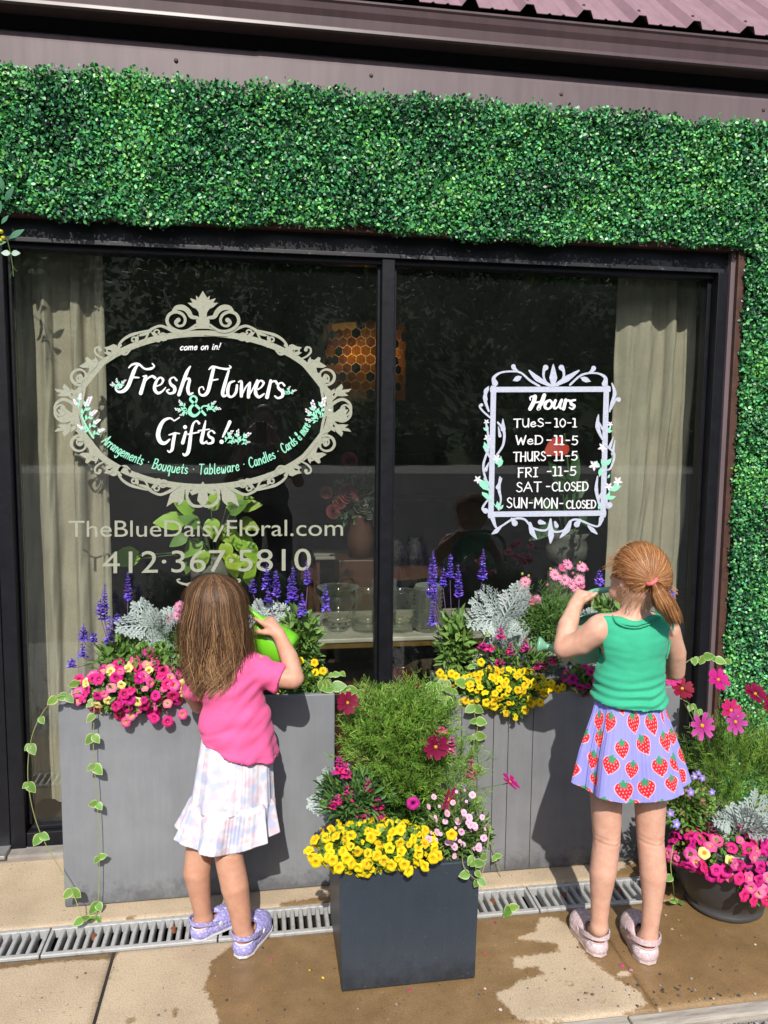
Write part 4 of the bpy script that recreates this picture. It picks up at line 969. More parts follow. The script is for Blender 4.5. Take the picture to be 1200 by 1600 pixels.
F_coral = lobed_flower('flower', .0175, .009, (.85, .20, .40), (.85, .42, .30), (.80, .60, .15), (.25, .05, .02))
F_cream = lobed_flower('flower', .0165, .009, (.88, .80, .32), (.85, .70, .20), (.70, .50, .05), (.20, .10, .02))
F_yel = [lobed_flower('flower', .0165, .009, (.90, .70, .014), (.90, .64, .01), (.80, .46, .01), (.32, .14, .01), wave=w, notch=.2) for w in (.1, .18)]
F_mag = lobed_flower('flower', .0185, .010, (.60, .02, .26), (.5, .02, .2), (.06, .0, .03), (.02, 0, .01))
F_vio = lobed_flower('flower', .0150, .004, (.34, .24, .72), (.40, .30, .75), (.75, .70, .80), (.5, .45, .3), notch=.55, wave=.05)
def rayed_flower(name, r, np_, w, c0, c1, eye, cup=.15, eyer=.2, dip=0.0, notch=True, jit=.06):
    q = MB(); g = random.Random(name+str(r)+str(c0))
    for i in range(np_):
        a = 2*math.pi*(i+g.uniform(-.15, .15))/np_; L = r*g.uniform(1-jit, 1+jit); ca, sa = math.cos(a), math.sin(a); tz = g.uniform(-.06, .06)*r+(i % 2)*.03*r
        st = [(.10, .22), (.35, .75), (.7, 1.0), (.93, .80), (1.0 if notch else 1.0, .42)]
        V = []; C = []
        for u, ww in st:
            z = tz+cup*r*(u-.2)-dip*r*u*u
            for s_ in (-1, 0, 1):
                uu = u-(.06 if s_ == 0 and u == 1.0 and notch else 0); V.append((ca*L*uu-sa*s_*w*ww, sa*L*uu+ca*s_*w*ww, z-(abs(s_))*-.10*w)); t = min(1, u*1.1); C.append(tuple((c0[k]*(1-t)+c1[k]*t)*(1 if s_ else .86) for k in range(3)))
        q.add(V, [[k*3+s_, k*3+s_+1, k*3+s_+4, k*3+s_+3] for k in range(len(st)-1) for s_ in (0, 1)], C)
    V = [(0, 0, eyer*r*.75)]; k = 8; C = [eye]
    for rr, zz in ((.6, .55), (1.0, .1), (.8, -.3)):
        for j in range(k): a = 2*math.pi*j/k; V.append((eyer*r*rr*math.cos(a), eyer*r*rr*math.sin(a), eyer*r*zz)); C.append(tuple(e*(.75 if j % 2 else 1) for e in eye))
    q.add(V, [[0, 1+j, 1+(j+1) % k] for j in range(k)]+[[1+u*k+j, 1+(u+1)*k+j, 1+(u+1)*k+(j+1) % k, 1+u*k+(j+1) % k] for u in range(2) for j in range(k)], C)
    me = q.mesh(name, True); me.materials.append(M_pet); return me
F_cosR = rayed_flower('flower', .036, 8, .0098, (.15, .002, .028), (.27, .003, .055), (.80, .42, .02), eyer=.17)
F_cosM = rayed_flower('flower', .038, 8, .0096, (.50, .010, .16), (.66, .02, .22), (.80, .45, .02), eyer=.17)
F_cosL = rayed_flower('flower', .043, 8, .0088, (.42, .01, .20), (.66, .10, .42), (.75, .45, .03), eyer=.17, jit=.1)
F_dai = rayed_flower('flower', .0200, 18, .0022, (.88, .50, .64), (.84, .26, .46), (.60, .20, .16), cup=.05, eyer=.30, notch=False)
F_dai2 = rayed_flower('flower', .0170, 15, .0026, (.85, .30, .42), (.80, .16, .32), (.70, .12, .22), cup=.5, eyer=.5, notch=False)
F_tiny = rayed_flower('flower', .0085, 9, .0028, (.88, .45, .62), (.86, .55, .70), (.75, .4, .3), eyer=.3, notch=False)
def bud(name, c):
    me = MB().lathe([(0, -.006), (.003, -.004), (.0042, 0), (.0035, .004), (0, .006)], k=7, col=c).mesh(name, True); me.materials.append(M_pet); return me
F_bud = bud('flower_bud', (.75, .22, .32)); F_budg = bud('flower_bud', (.45, .50, .10))
def aim(d, spin=None):
    q = Vector((0, 0, 1)).rotation_difference(Vector(d).normalized()); return q @ Quaternion((0, 0, 1), rnd.uniform(0, 6.28) if spin is None else spin)
def put(name, me, parent, loc, d, s=1.0, spin=None):
    o = bpy.data.objects.new(name, me); COL.objects.link(o); o.parent = parent; o.matrix_parent_inverse = Matrix.Translation(-parent.location) if parent.type == 'EMPTY' else Matrix()
    o.rotation_mode = 'QUATERNION'; o.location = loc; o.rotation_quaternion = aim(d, spin); o.scale = (s, s, s); return o
def orient(o, x_dir, nrm_):
    """local +x along x_dir, local +z towards nrm_"""
    x = Vector(x_dir).normalized(); z = Vector(nrm_); z = (z-x*z.dot(x)).normalized(); y = z.cross(x)
    o.rotation_quaternion = Matrix((x, y, z)).transposed().to_quaternion()
def leaf_mesh(name, L, W, c_mid, c_edge, shape='ovate', fold=.18, arch=.15, edge_w=.0, mat=None):
    """leaf along +x from the origin with a midrib, arched, optional pale margin"""
    prof = {'ovate': [(0, .10), (.12, .62), (.3, .98), (.5, 1.0), (.72, .72), (.9, .3), (1, .02)], 'lance': [(0, .06), (.15, .5), (.35, .92), (.55, 1.0), (.75, .68), (.92, .25), (1, .02)],
            'heart': [(0, .35), (.06, .75), (.2, 1.0), (.42, 1.0), (.66, .74), (.87, .34), (1, .02)]}[shape]
    V = []; C = []
    for u, w in prof:
        zc = arch*L*math.sin(u*math.pi*.5)*-1*(u)
        for s_ in (-1, -.72, 0, .72, 1):
            x = u*L-(.06*L if shape == 'heart' and u == 0 and s_ else 0); V.append((x, s_*w*W/2, zc+abs(s_)*fold*w*W/2))
            C.append(c_edge if abs(s_) == 1 or (u > .9) else (tuple(c*.85 for c in c_mid) if s_ == 0 else c_mid))
    F = [[i*5+j, i*5+j+1, (i+1)*5+j+1, (i+1)*5+j] for i in range(len(prof)-1) for j in range(4)]
    me = MB().add(V, F, C).mesh(name, True); me.materials.append(mat or M_leaf); return me
L_sal = [leaf_mesh('leaf', .052, .016, (.17, .30, .065), (.20, .34, .09), 'lance', arch=a) for a in (.15, .4)]
L_var = [leaf_mesh('leaf', .034, .028, (.16, .33, .05), (.62, .66, .34), 'heart', arch=a, fold=.1) for a in (.1, .25)]
L_per = leaf_mesh('leaf', .040, .024, (.10, .26, .04), (.12, .28, .05), 'ovate')
def silver_leaf(L):
    q = MB(); c = (.44, .51, .48); d = (.35, .42, .39)
    def blade(p, a, l, w, z0, zz):
        ca, sa = math.cos(a), math.sin(a); st = [(0, .45), (.5, .8), (.82, 1.0), (1, .35)]; V = []
        for u, ww in st:
            for s_ in (-1, 1): V.append((p[0]+ca*u*l-sa*s_*w*ww/2, p[1]+sa*u*l+ca*s_*w*ww/2, z0+zz*u+.0008*s_))
        q.add(V, [[2*i, 2*i+1, 2*i+3, 2*i+2] for i in range(3)], c if z0*0+rnd.random() > .4 else d)
    def zf(u): return .16*L*math.sin(u*2.2)-.22*L*u*u
    for i in range(6): u = i/6; blade((u*L*.86, 0), 0, L*.19, .0042 if i else .003, zf(u), zf(u+.16)-zf(u))
    for i in range(6):
        u = .24+.13*i; l = L*(.34*math.sin(min(1, (1.18-u)*1.15)*1.57)+.05)
        for s_ in (-1, 1):
            a = s_*(1.0-.55*u+rnd.uniform(-.1, .1)); p = (u*L*.86, 0); blade(p, a, l, .0050, zf(u), .05*l)
            for f in (.38, .62, .84):
                pp = (p[0]+math.cos(a)*l*f, p[1]+math.sin(a)*l*f)
                for t_ in (-1, 1): blade(pp, a+t_*.75, l*.34*(1.15-f*.5), .0042, zf(u)+.05*l*f, .01*l)
    me = q.mesh('leaf'); me.materials.append(M_silver); return me
L_sil = [silver_leaf(.095), silver_leaf(.075), silver_leaf(.11), silver_leaf(.10)]
def scatter_leaves(n, c, r, L, W, cols, up=.35, name='foliage', parent=None, mat=None, shell=(.35, 1.05), lance=False, low=None, front=0.0):
    """joined mass of small leaves that grow outward inside an ellipsoid"""
    g = rng; d = g.normal(size=(n, 3)); d[:, 1] -= front; d /= np.linalg.norm(d, axis=1)[:, None]
    P0 = np.array(c)+d*np.array(r)*(g.uniform(shell[0], shell[1], n)[:, None])
    if low is not None: P0[:, 2] = np.maximum(P0[:, 2], low+g.uniform(0, .01, n))
    t = d+g.normal(0, .55, (n, 3))+np.array([0, 0, up]); t /= np.linalg.norm(t, axis=1)[:, None]
    a = g.normal(size=(n, 3))*.5+np.array([0, -.5, .8]); s_ = np.cross(t, a); s_ /= np.linalg.norm(s_, axis=1)[:, None]+1e-9; nn = np.cross(s_, t)
    l = (L*g.uniform(.6, 1.25, n))[:, None]; w = (W*g.uniform(.7, 1.2, n))[:, None]*.5
    pts = [P0, P0+t*l*.3+s_*w-nn*w*-.3, P0+t*l*.7+s_*w*.8-nn*w*-.3, P0+t*l-nn*l*.12, P0+t*l*.7-s_*w*.8-nn*w*-.3, P0+t*l*.3-s_*w-nn*w*-.3]
    V = np.stack(pts, 1).reshape(-1, 3); b_ = np.arange(n)[:, None]*6
    F = np.concatenate([b_+np.array([[0, 1, 2, 3]]), b_+np.array([[0, 3, 4, 5]])])
    cc = np.array(cols)[g.integers(0, len(cols), n)]
    me = mesh_np(name, V, F, smooth=False, colors=np.repeat(cc, 6, 0)); return link(name, me, mat or M_leafi, parent, kind='stuff')
GR = [(.10, .23, .035), (.14, .30, .05), (.07, .16, .03), (.18, .32, .06)]
def feathery(name, c, r, nf, parent, cols, L=.075, w=.0011, nfil=16, base=None, seedy=0):
    """threadlike fronds"""
    g = np.random.default_rng(seedy+5); Vs = []; Cs = []
    c = np.array(c); r = np.array(r); base = c-np.array([0, 0, r[2]*1.0]) if base is None else np.array(base)
    A = []; B = []; M_ = []; K = []
    for i in range(nf):
        d = g.normal(size=3); d /= np.linalg.norm(d); q = c+d*r*g.uniform(.2, .92)
        ax = (q-base); ax /= np.linalg.norm(ax)+1e-9; ax = ax+d*.7+g.normal(0, .35, 3); ax /= np.linalg.norm(ax)
        o1 = np.cross(ax, g.normal(size=3)); o1 /= np.linalg.norm(o1); o2 = np.cross(ax, o1); l = L*g.uniform(.7, 1.2); cc = np.array(cols[g.integers(0, len(cols))])*g.uniform(.8, 1.2)
        A.append(q); M_.append(q+ax*l*.5); B.append(q+ax*l-np.array([0, 0, l*.12])); K.append(cc*.8)
        for j in range(nfil):
            u = g.uniform(.05, .9); p = q+ax*l*u; an = g.uniform(0, 6.28); e = ax*.75+(o1*math.cos(an)+o2*math.sin(an))*.8; e /= np.linalg.norm(e); ll = l*g.uniform(.3, .6)
            A.append(p); M_.append(p+e*ll*.5); B.append(p+e*ll+ax*ll*.15+np.array([0, 0, -.08*ll])); K.append(cc*g.uniform(.8, 1.25))
    A, M_, B, K = map(np.array, (A, M_, B, K)); n = len(A); t = B-A; v = g.normal(size=(n, 3)); s_ = np.cross(t, v); s_ /= np.linalg.norm(s_, axis=1)[:, None]+1e-9; s2 = np.cross(t, s_); s2 /= np.linalg.norm(s2, axis=1)[:, None]+1e-9
    V = np.stack([A-s_*w/2, A+s_*w/2, A+s2*w*.6, M_-s_*w/2, M_+s_*w/2, M_+s2*w*.6, B], 1).reshape(-1, 3); b_ = np.arange(n)[:, None]*7
    F3 = [[3, 4, 6], [4, 5, 6], [5, 3, 6]]; F4 = [[0, 1, 4, 3], [1, 2, 5, 4], [2, 0, 3, 5]]
    F = np.concatenate([b_+np.array([[f[0], f[1], f[2], f[2]]]) for f in F3]+[b_+np.array([f]) for f in F4])
    me = mesh_np(name, V, np.concatenate([b_+np.array([f]) for f in F4]), smooth=False, colors=np.repeat(K, 7, 0))
    return link(name, me, M_leafi, parent, kind='stuff')
def mound(t, variants, weights, c, r, n, mind, front=.9, upb=.35, low=None, zmin=-.75, s=1.0, foliage=900, fl=(.020, .011), cols=GR, seed=1, extra=None, fr=.85, ncore=None):
    """a rounded mass of small flowers over small leaves; every flower an object"""
    g = random.Random(seed); pts = []; tries = 0; c = Vector(c)
    while len(pts) < n and tries < n*120:
        tries += 1; d = Vector((g.gauss(0, 1), g.gauss(-front*.6, .8), g.gauss(upb, .7))).normalized()
        if d.z < zmin: continue
        p = c+Vector((d.x*r[0], d.y*r[1], d.z*r[2]))*g.uniform(.93, 1.06)
        if mnoise.noise(Vector((p.x*24, p.z*24, seed))) < -.22 or any((p-q).length < mind*(.8 if len(pts) % 4 == 0 else 1) for q, _ in pts): continue
        pts.append((p, d))
    for p, d in pts+(extra or []):
        k = g.choices(range(len(variants)), weights)[0]; dd = (Vector((d.x/r[0], d.y/r[1], d.z/r[2])).normalized()*.7+Vector((g.gauss(0, .42), -.35+g.gauss(0, .3), .2+g.gauss(0, .38)))).normalized()
        put('flower', variants[k], t, p, dd, s*(g.uniform(.85, 1.15) if g.random() > .18 else g.uniform(.5, .8)))
    scatter_leaves(foliage, c, tuple(x*fr for x in r), fl[0], fl[1], cols, parent=t, front=.4, low=low)
def spike(t, top, bot, mat_c, w=.0135, nfl=60, foot=None, name='flower_spike', bend=0.0):
    """stem carrying whorls of tiny flowers from bot to top"""
    q = MB(); top = Vector(top); bot = Vector(bot); foot = Vector(foot) if foot is not None else bot+Vector((0, 0, -.08)); ax = (top-bot); L = ax.length; axn = ax.normalized()
    st = MB().tube([tuple(x) for x in catmull([foot, foot*.4+bot*.6+Vector((0, 0, -.005)), bot, top], 4)], .0012, 5).build('stem', M_stemp, t)
    o1 = axn.orthogonal().normalized(); o2 = axn.cross(o1); nw = max(4, int(L/.009))
    for i in range(nw):
        u = i/nw; rr = w*(1.05-.75*u)*(.75+.5*rnd.random()); kk = 7 if u < .8 else 5
        for j in range(kk):
            a = 2*math.pi*(j+rnd.random()*.7)/kk; dr = (o1*math.cos(a)+o2*math.sin(a)); p = bot+ax*(u+rnd.uniform(-.02, .02))
            tip = p+dr*rr*1.25+axn*rr*rnd.uniform(-.3, .7); sd = dr.cross(axn)*rr*.42; col = tuple(c*rnd.uniform(.7, 1.35) for c in mat_c)
            if rnd.random() < .12: col = tuple(min(1, c*1.9+.08) for c in col)
            q.add([p, p+dr*rr*.6+sd, tip+sd*.5, tip-sd*.5, p+dr*rr*.6-sd, p+dr*rr*.7+axn*rr*.35], [[0, 1, 5], [1, 2, 5], [2, 3, 5], [3, 4, 5], [4, 0, 5]], col)
    o = q.build(name, M_peti, t); return o
PUR = (.13, .075, .50)
def salvia(name_loc, label, foliage_c, foliage_r, spikes, nl, soil_z, yy=-.25):
    """upright sage plant: fol. centre in world, spikes as (px, ytop, ybottom, y)"""
    t = empty('salvia_plant', name_loc, label, 'flowering plant', 'blue salvia in the trough planters')
    c = Vector(foliage_c)
    for (x, ya, yb, y) in spikes:
        a = P(x, ya, y); b = P(x+rnd.uniform(-1.5, 1.5), yb, y); spike(t, a, b, PUR, foot=(c.x+(b.x-c.x)*.5, y*.4+c.y*.6, c.z))
    scatter_leaves(int(nl*3.2), (c.x, c.y, c.z-.01), tuple(q*1.0 for q in foliage_r), .046, .014, [(.15,.28,.06),(.20,.34,.085),(.11,.22,.05)], parent=t, up=.8, shell=(.3, .95))
    nl = int(nl*1.9); ns = max(8, nl//12)
    for k in range(ns):
        a = 2*math.pi*k/ns; f = rnd.uniform(.25, .85); tip = c+Vector((math.cos(a)*foliage_r[0]*f, math.sin(a)*foliage_r[1]*f, foliage_r[2]*rnd.uniform(.3, .95)))
        b0 = Vector((name_loc[0]+rnd.uniform(-.02, .02), name_loc[1]+rnd.uniform(-.02, .02), soil_z)); ln = tip-b0
        MB().tube([tuple(b0), tuple(b0+ln*.5+Vector((0, 0, .01))), tuple(tip)], [.0022, .0018, .001], 5).build('stem', M_stem, t)
        m_ = nl//ns
        for j in range(m_):
            u = .22+.78*(j//2*2+1)/m_; pos = b0+ln*u; an = (j//2)*1.57+(0 if j % 2 else math.pi)+rnd.uniform(-.3, .3); dr = Vector((math.cos(an), math.sin(an)*.9, rnd.uniform(-.15, .75)*(1.2*u)))
            o = bpy.data.objects.new('leaf', rnd.choice(L_sal)); COL.objects.link(o); o.parent = t; o.matrix_parent_inverse = Matrix.Translation(-t.location); o.rotation_mode = 'QUATERNION'; o.location = pos
            orient(o, dr, Vector((rnd.uniform(-.3, .3), -.5, .85))); s_ = rnd.uniform(.75, 1.1)*(1.15-.4*abs(u-.5)); o.scale = (s_, s_, s_)
    return t
def dusty(loc, label, c, n, spread=(1, 1, 1), s=1.0, droop=0.0, frontal=.55):
    t = empty('dusty_miller_plant', loc, label, 'silver plant', 'silver dusty miller plants')
    base = Vector(loc); c = Vector(c); MB().tube([tuple(base), tuple(base*.5+c*.5), tuple(c)], [.004, .004, .003], 6).build('stem', M_silver_s, t)
    for i in range(n):
        a = 2*math.pi*i/n*2.4; el = rnd.uniform(.1, 1.25)-droop; d = Vector((math.cos(a)*math.cos(el)*spread[0], (math.sin(a)*math.cos(el)-frontal)*spread[1]*.7, (math.sin(el))*spread[2])).normalized()
        hh = rnd.random(); p = c+(base-c)*hh*.8-Vector((0, 0, .03*s)); o = bpy.data.objects.new('leaf', rnd.choice(L_sil)); COL.objects.link(o); o.parent = t; o.matrix_parent_inverse = Matrix.Translation(-t.location); o.rotation_mode = 'QUATERNION'; o.location = p
        orient(o, d, Vector((rnd.uniform(-.25, .25), -.8, .45))); k = s*rnd.uniform(.8, 1.25); o.scale = (k, k, k)
    return t
M_silver_s = simple('silver stem', (.42, .48, .44), .8)
def vine(t, pts, leaves, s=1.0, r=.0013):
    """pts world; leaves = (index fraction, size) placed in pairs"""
    c = [Vector(p) for p in catmull(pts, 8)]; MB().tube([tuple(p) for p in c], r, 5).build('stem', M_stemy, t); m = len(c)
    for f, sz, pair in leaves:
        i = min(m-2, int(f*(m-1))); p = c[i]; tg = (c[i+1]-c[i]).normalized()
        for sd in ((-1, 1) if pair == 2 else (rnd.choice((-1, 1)),)):
            o = bpy.data.objects.new('leaf', rnd.choice(L_var)); COL.objects.link(o); o.parent = t; o.matrix_parent_inverse = Matrix.Translation(-t.location); o.rotation_mode = 'QUATERNION'; o.location = p
            d = (Vector((sd*rnd.uniform(.45, 1.1), rnd.uniform(-.7, -.1), rnd.uniform(-.8, .4)))+tg*rnd.uniform(0, .5)); orient(o, d, Vector((rnd.uniform(-.5, .5), -1, .45+rnd.uniform(-.3, .4)))); k = sz*s*.88*rnd.choice((rnd.uniform(.62, .85), rnd.uniform(.85, 1.15), rnd.uniform(.95, 1.2))); o.scale = (k, k, k)

# ================================================================== PLANTING, left trough
c = P(195, 1030, -.27); salvia((c.x, -.27, ZL-.05), 'blue salvia with tilted violet spikes at the left end of the left planter', c, (.085, .06, .085), [(200,893,936,-.22),(164,911,968,-.25),(157,935,960,-.27),(131,974,1000,-.27),(129,1003,1026,-.3),(112,1028,1042,-.3),(146,986,1003,-.25),(172,966,1003,-.28),(183,957,974,-.22),(213,970,990,-.2)], 90, ZL-.05)
c = P(468, 1000, -.27); salvia((c.x, -.27, ZL-.05), 'blue salvia with tall violet spikes beside the lime watering can', c, (.070, .06, .12), [(395,903,926,-.2),(417,880,920,-.22),(431,890,932,-.24),(458,884,938,-.26),(452,900,940,-.24),(479,876,912,-.22),(472,926,962,-.3),(508,911,952,-.27),(419,921,940,-.24)], 96, ZL-.05)
c = P(236, 1000, -.24); dusty((c.x, -.24, ZL-.05), 'silver dusty miller left of the long-haired girl', P(240, 962, -.24), 26, (1, 1, 1.5), 1.3)
c = P(400, 960, -.2); dusty((c.x, -.2, ZL-.05), 'silver dusty miller right of the long-haired girl, behind the lime can', P(400, 948, -.2), 22, (1.2, 1, 1.3), 1.15)
t = empty('calibrachoa_plant', (-.40, -.36, ZL-.04), 'mound of hot pink and cream petunias spilling over the left planter rim', 'flowering plant', 'petunias')
mound(t, F_pink+[F_coral, F_cream], [5, 4, 4, 2.2, 2.2], P(212, 1076, -.385), (.178, .085, .082), 118, .021, zmin=-.9, s=1.05, foliage=1300, seed=3)
for (x, y) in ((240,1122),(262,1127),(285,1116),(300,1100),(196,1128),(205,1118),(290,1062),(232,1019),(210,1032),(240,1030),(258,1046),(272,1052),(182,1040)):
    put('flower', rnd.choice(F_pink+[F_coral]), t, P(x, y, -.44 if y > 1100 else -.38), (rnd.gauss(0, .3), -.9, .3), 1.0)
scatter_leaves(500, P(240, 1035, -.36), (.10, .05, .05), .022, .012, GR, parent=t)
t = empty('marguerite_plant', (-.27, -.2, ZL-.05), 'few pink daisies beside the silver plant left of the girl in pink', 'flowering plant', 'pink marguerite daisies')
for (x, y) in ((281,947),(265,967),(277,962),(285,966),(290,955)): p = P(x, y, -.28); put('flower', rnd.choice((F_dai, F_dai2)), t, p, (-.2, -.8, .5), .95); MB().tube([tuple(p), (p.x+.02, -.24, p.z-.1), (-.26, -.2, ZL-.05)], .0009, 5).build('stem', M_stem, t)
feathery('foliage', P(285, 1000, -.25), (.06, .05, .07), 60, t, GR, .05)
t = empty('calibrachoa_plant', (.13, -.33, ZL-.04), 'small yellow petunias at the right end of the left planter', 'flowering plant', 'petunias')
for (x, y) in ((469,1032),(492,1035),(494,1050),(505,1048),(489,1070),(497,1077),(434,1079),(448,1050),(460,1060),(480,1062),(425,1066)): put('flower', rnd.choice(F_yel), t, P(x, y, -.33), (rnd.gauss(0, .3), -.8, .5), .95)
scatter_leaves(700, P(470, 1066, -.33), (.09, .05, .035), .020, .010, GR, parent=t)
# vines of the left trough
t = empty('trailing_vinca', (-.585, -.33, ZL-.04), 'two long thin variegated vines hanging from the left planter down to the ground', 'trailing plant', 'variegated trailing vinca')
vine(t, [(-.56, -.33, ZL-.03)]+[tuple(P(x, y, yy)) for x, y, yy in ((130,1082,-.40),(107,1086,-.43),(85,1092,-.44),(60,1125,-.44),(46,1170,-.44),(45,1232,-.44),(64,1304,-.44),(108,1382,-.45))]+[tuple(G(130, 1440, .03))], [(.12,.95,2),(.24,1.0,2),(.33,.95,1),(.44,.95,1),(.55,1.15,2),(.66,1.1,2),(.79,1.05,2),(.91,1.15,2),(.99,.95,2)], 1.0)
vine(t, [(-.53, -.36, ZL-.01)]+[tuple(P(x, y, yy)) for x, y, yy in ((146,1088,-.415),(147,1110,-.435),(146,1174,-.435),(150,1231,-.435),(154,1298,-.435),(155,1377,-.435),(152,1418,-.44),(148,1436,-.47))], [(.2,.9,2),(.27,.95,1),(.34,1.0,2),(.43,1.15,2),(.56,1.1,2),(.69,1.15,2),(.85,1.2,2),(.97,1.0,2),(.99,.9,2)], 1.0)
for (x, y, L_) in ((120,1066,1),(112,1076,1),(132,1075,1)): vine(t, [tuple(P(x+20, y+14, -.36)), tuple(P(x, y, -.40))], [(.5, 1.1, 2), (.95, 1.0, 1)])
t = empty('trailing_vinca', (.20, -.33, ZL-.04), 'variegated vine over the right corner of the left planter, touching the cosmos pot', 'trailing plant', 'variegated trailing vinca')
vine(t, [(.17, -.3, ZL-.03)]+[tuple(P(x, y, -.38)) for x, y in ((500,1062),(512,1070),(528,1076),(546,1078),(560,1084))], [(.3,1.3,2),(.5,1.3,2),(.75,1.2,2),(.97,1.3,2)], 1.1)
vine(t, [(.17, -.3, ZL-.03)]+[tuple(P(x, y, -.33)) for x, y in ((508,1060),(524,1052),(533,1050))], [(.6,.9,2),(.97,.9,1)], 1.0)

# right trough
c = P(712, 1005, -.27); salvia((c.x, -.27, ZR-.05), 'blue salvia with tall violet spikes at the left end of the right planter', c, (.060, .06, .125), [(677,860,900,-.22),(679,885,940,-.24),(672,890,932,-.26),(693,886,916,-.22),(704,865,902,-.24),(716,881,932,-.27),(676,944,974,-.32),(755,857,905,-.2)], 96, ZR-.05)
c = P(950, 960, -.2); salvia((c.x+.02, -.2, ZR-.05), 'blue salvia mostly hidden behind the head of the girl in green', P(945, 965, -.22), (.07, .05, .09), [(937,889,912,-.2),(1049,915,935,-.2),(965,880,900,-.18)], 50, ZR-.05)
dusty((P(785, 1000, -.24).x, -.24, ZR-.05), 'large silver dusty miller in the middle of the right planter', P(782, 945, -.25), 34, (1.1, 1, 1.6), 1.4)
dusty((P(905, 980, -.22).x, -.22, ZR-.05), 'silver dusty miller glimpsed behind the arm of the girl in green', P(902, 965, -.25), 16, (1.1, 1, 1.2), 1.15)
t = empty('marguerite_plant', (1.0, -.25, ZR-.05), 'pink marguerite daisies on feathery green left of the green watering can', 'flowering plant', 'pink marguerite daisies')
fl_ = [(821,909,1),(815,921,1.05),(820,928,.95),(832,940,.9),(840,937,.95),(785,937,1),(812,943,.75),(887,882,1.05),(877,888,.9),(867,898,1.15),(882,906,1.1),(892,912,1.05),(905,906,1.05),(909,886,.95),(899,918,1.0),(826,934,.9),(908,915,.8)]
for (x, y, s_) in fl_:
    p = P(x, y, -.26); put('flower', F_dai if s_ > .92 else F_dai2, t, p, (rnd.gauss(0, .25), -.8, .5), s_)
    MB().tube([tuple(p), tuple(p*.5+Vector((.97, -.25, .78))*.5), (1.0+rnd.uniform(-.04, .04), -.25, ZR)], .0009, 5).build('stem', M_stem, t)
for (x, y) in ((860,889),(816,897),(826,900),(855,914),(895,896),(906,879),(918,890),(856,960)): put('flower_bud', rnd.choice((F_bud, F_budg)), t, P(x, y, -.26), (0, -.4, 1), 1.1)
scatter_leaves(1500, P(862, 975, -.27), (.115, .06, .085), .026, .006, [(.11,.24,.05),(.16,.30,.07),(.07,.16,.04)], parent=t, up=.7)
feathery('feathery_foliage', P(860, 960, -.27), (.11, .06, .09), 150, t, [(.12,.25,.05),(.17,.32,.07)], .06)
MAG = (.52, .02, .20)
def snap(t, pts, yy, foot, c=MAG):
    for (x, ya, yb) in pts: spike(t, P(x, ya, yy), P(x, yb, yy), c, w=.0140, foot=foot)
t = empty('angelonia_plant', (.83, -.33, ZR-.05), 'magenta flower spikes above the yellow petunias in the right planter', 'flowering plant', 'magenta angelonia')
snap(t, [(782,977,997),(798,1000,1022),(821,995,1016),(755,1004,1014),(765,1006,1015),(847,1030,1044),(838,1034,1045),(829,1045,1052),(864,1022,1036),(781,1028,1038)], -.36, (.85, -.33, ZR-.03))
scatter_leaves(700, P(810, 1030, -.33), (.16, .05, .05), .026, .008, GR+[(.25,.32,.25)], parent=t, up=.8)
t = empty('calibrachoa_plant', (.85, -.37, ZR-.04), 'wide mound of bright yellow petunias spilling over the right planter rim', 'flowering plant', 'petunias')
mound(t, F_yel, [1, 1], P(786, 1075, -.385), (.165, .082, .070), 125, .0172, zmin=-.95, s=.86, foliage=1300, seed=5)
for (x, y) in ((807,1121),(820,1110),(830,1100),(792,1114),(772,1104),(845,1098),(688,1052),(694,1060),(706,1053),(714,1057),(751,1035),(871,1077),(881,1074),(862,1068),(760,1098),(838,1088)): put('flower', rnd.choice(F_yel), t, P(x, y, -.45 if y > 1090 else -.40), (rnd.gauss(0, .3), -.9, .25), .95)
scatter_leaves(350, P(805, 1105, -.43), (.05, .02, .025), .018, .009, GR, parent=t)
t = empty('calibrachoa_plant', (1.05, -.36, ZR-.04), 'magenta petunias at the waist of the girl in green, right planter', 'flowering plant', 'petunias')
mound(t, F_pink+[F_cream, F_mag], [2, 1, 4, 1, 3], P(912, 1062, -.38), (.075, .06, .045), 24, .024, zmin=-.9, s=1.0, foliage=500, seed=8)
t = empty('trailing_vinca', (.65, -.33, ZR-.04), 'variegated vine over the left corner of the right planter, one strand reaching the ground', 'trailing plant', 'variegated trailing vinca')
o_ = (.67, -.3, ZR-.03)
vine(t, [o_]+[tuple(P(x, y, yy)) for x, y, yy in ((745,1078,-.41),(740,1108,-.43),(746,1136,-.43),(740,1165,-.43),(742,1220,-.43),(756,1290,-.43),(772,1330,-.43),(790,1400,-.45))]+[tuple(G(797, 1420, .02))], [(.22,1.2,2),(.30,1.2,2),(.40,1.15,2),(.52,1.1,2),(.60,1.0,2),(.80,1.0,2),(.99,1.1,2)], 1.05)
vine(t, [o_]+[tuple(P(x, y, yy)) for x, y, yy in ((712,1062,-.38),(690,1066,-.42),(672,1074,-.43),(676,1096,-.43),(686,1118,-.43))], [(.35,1.2,2),(.5,1.2,2),(.65,1.2,2),(.8,1.0,2),(.99,1.15,2)], 1.1)
vine(t, [o_]+[tuple(P(x, y, yy)) for x, y, yy in ((728,1068,-.40),(706,1078,-.43),(694,1092,-.43))], [(.4,1.3,2),(.7,1.2,2),(.99,1.2,2)], 1.1)
vine(t, [o_]+[tuple(P(x, y, yy)) for x, y, yy in ((738,1040,-.34),(752,1010,-.34),(762,985,-.34))], [(.35,1.0,2),(.6,.9,2),(.9,.5,2)], 1.0)
t = empty('trailing_vinca', (1.42, -.3, ZR-.04), 'variegated vine stretching right in front of the black window jamb, behind the girl in green', 'trailing plant', 'variegated trailing vinca')
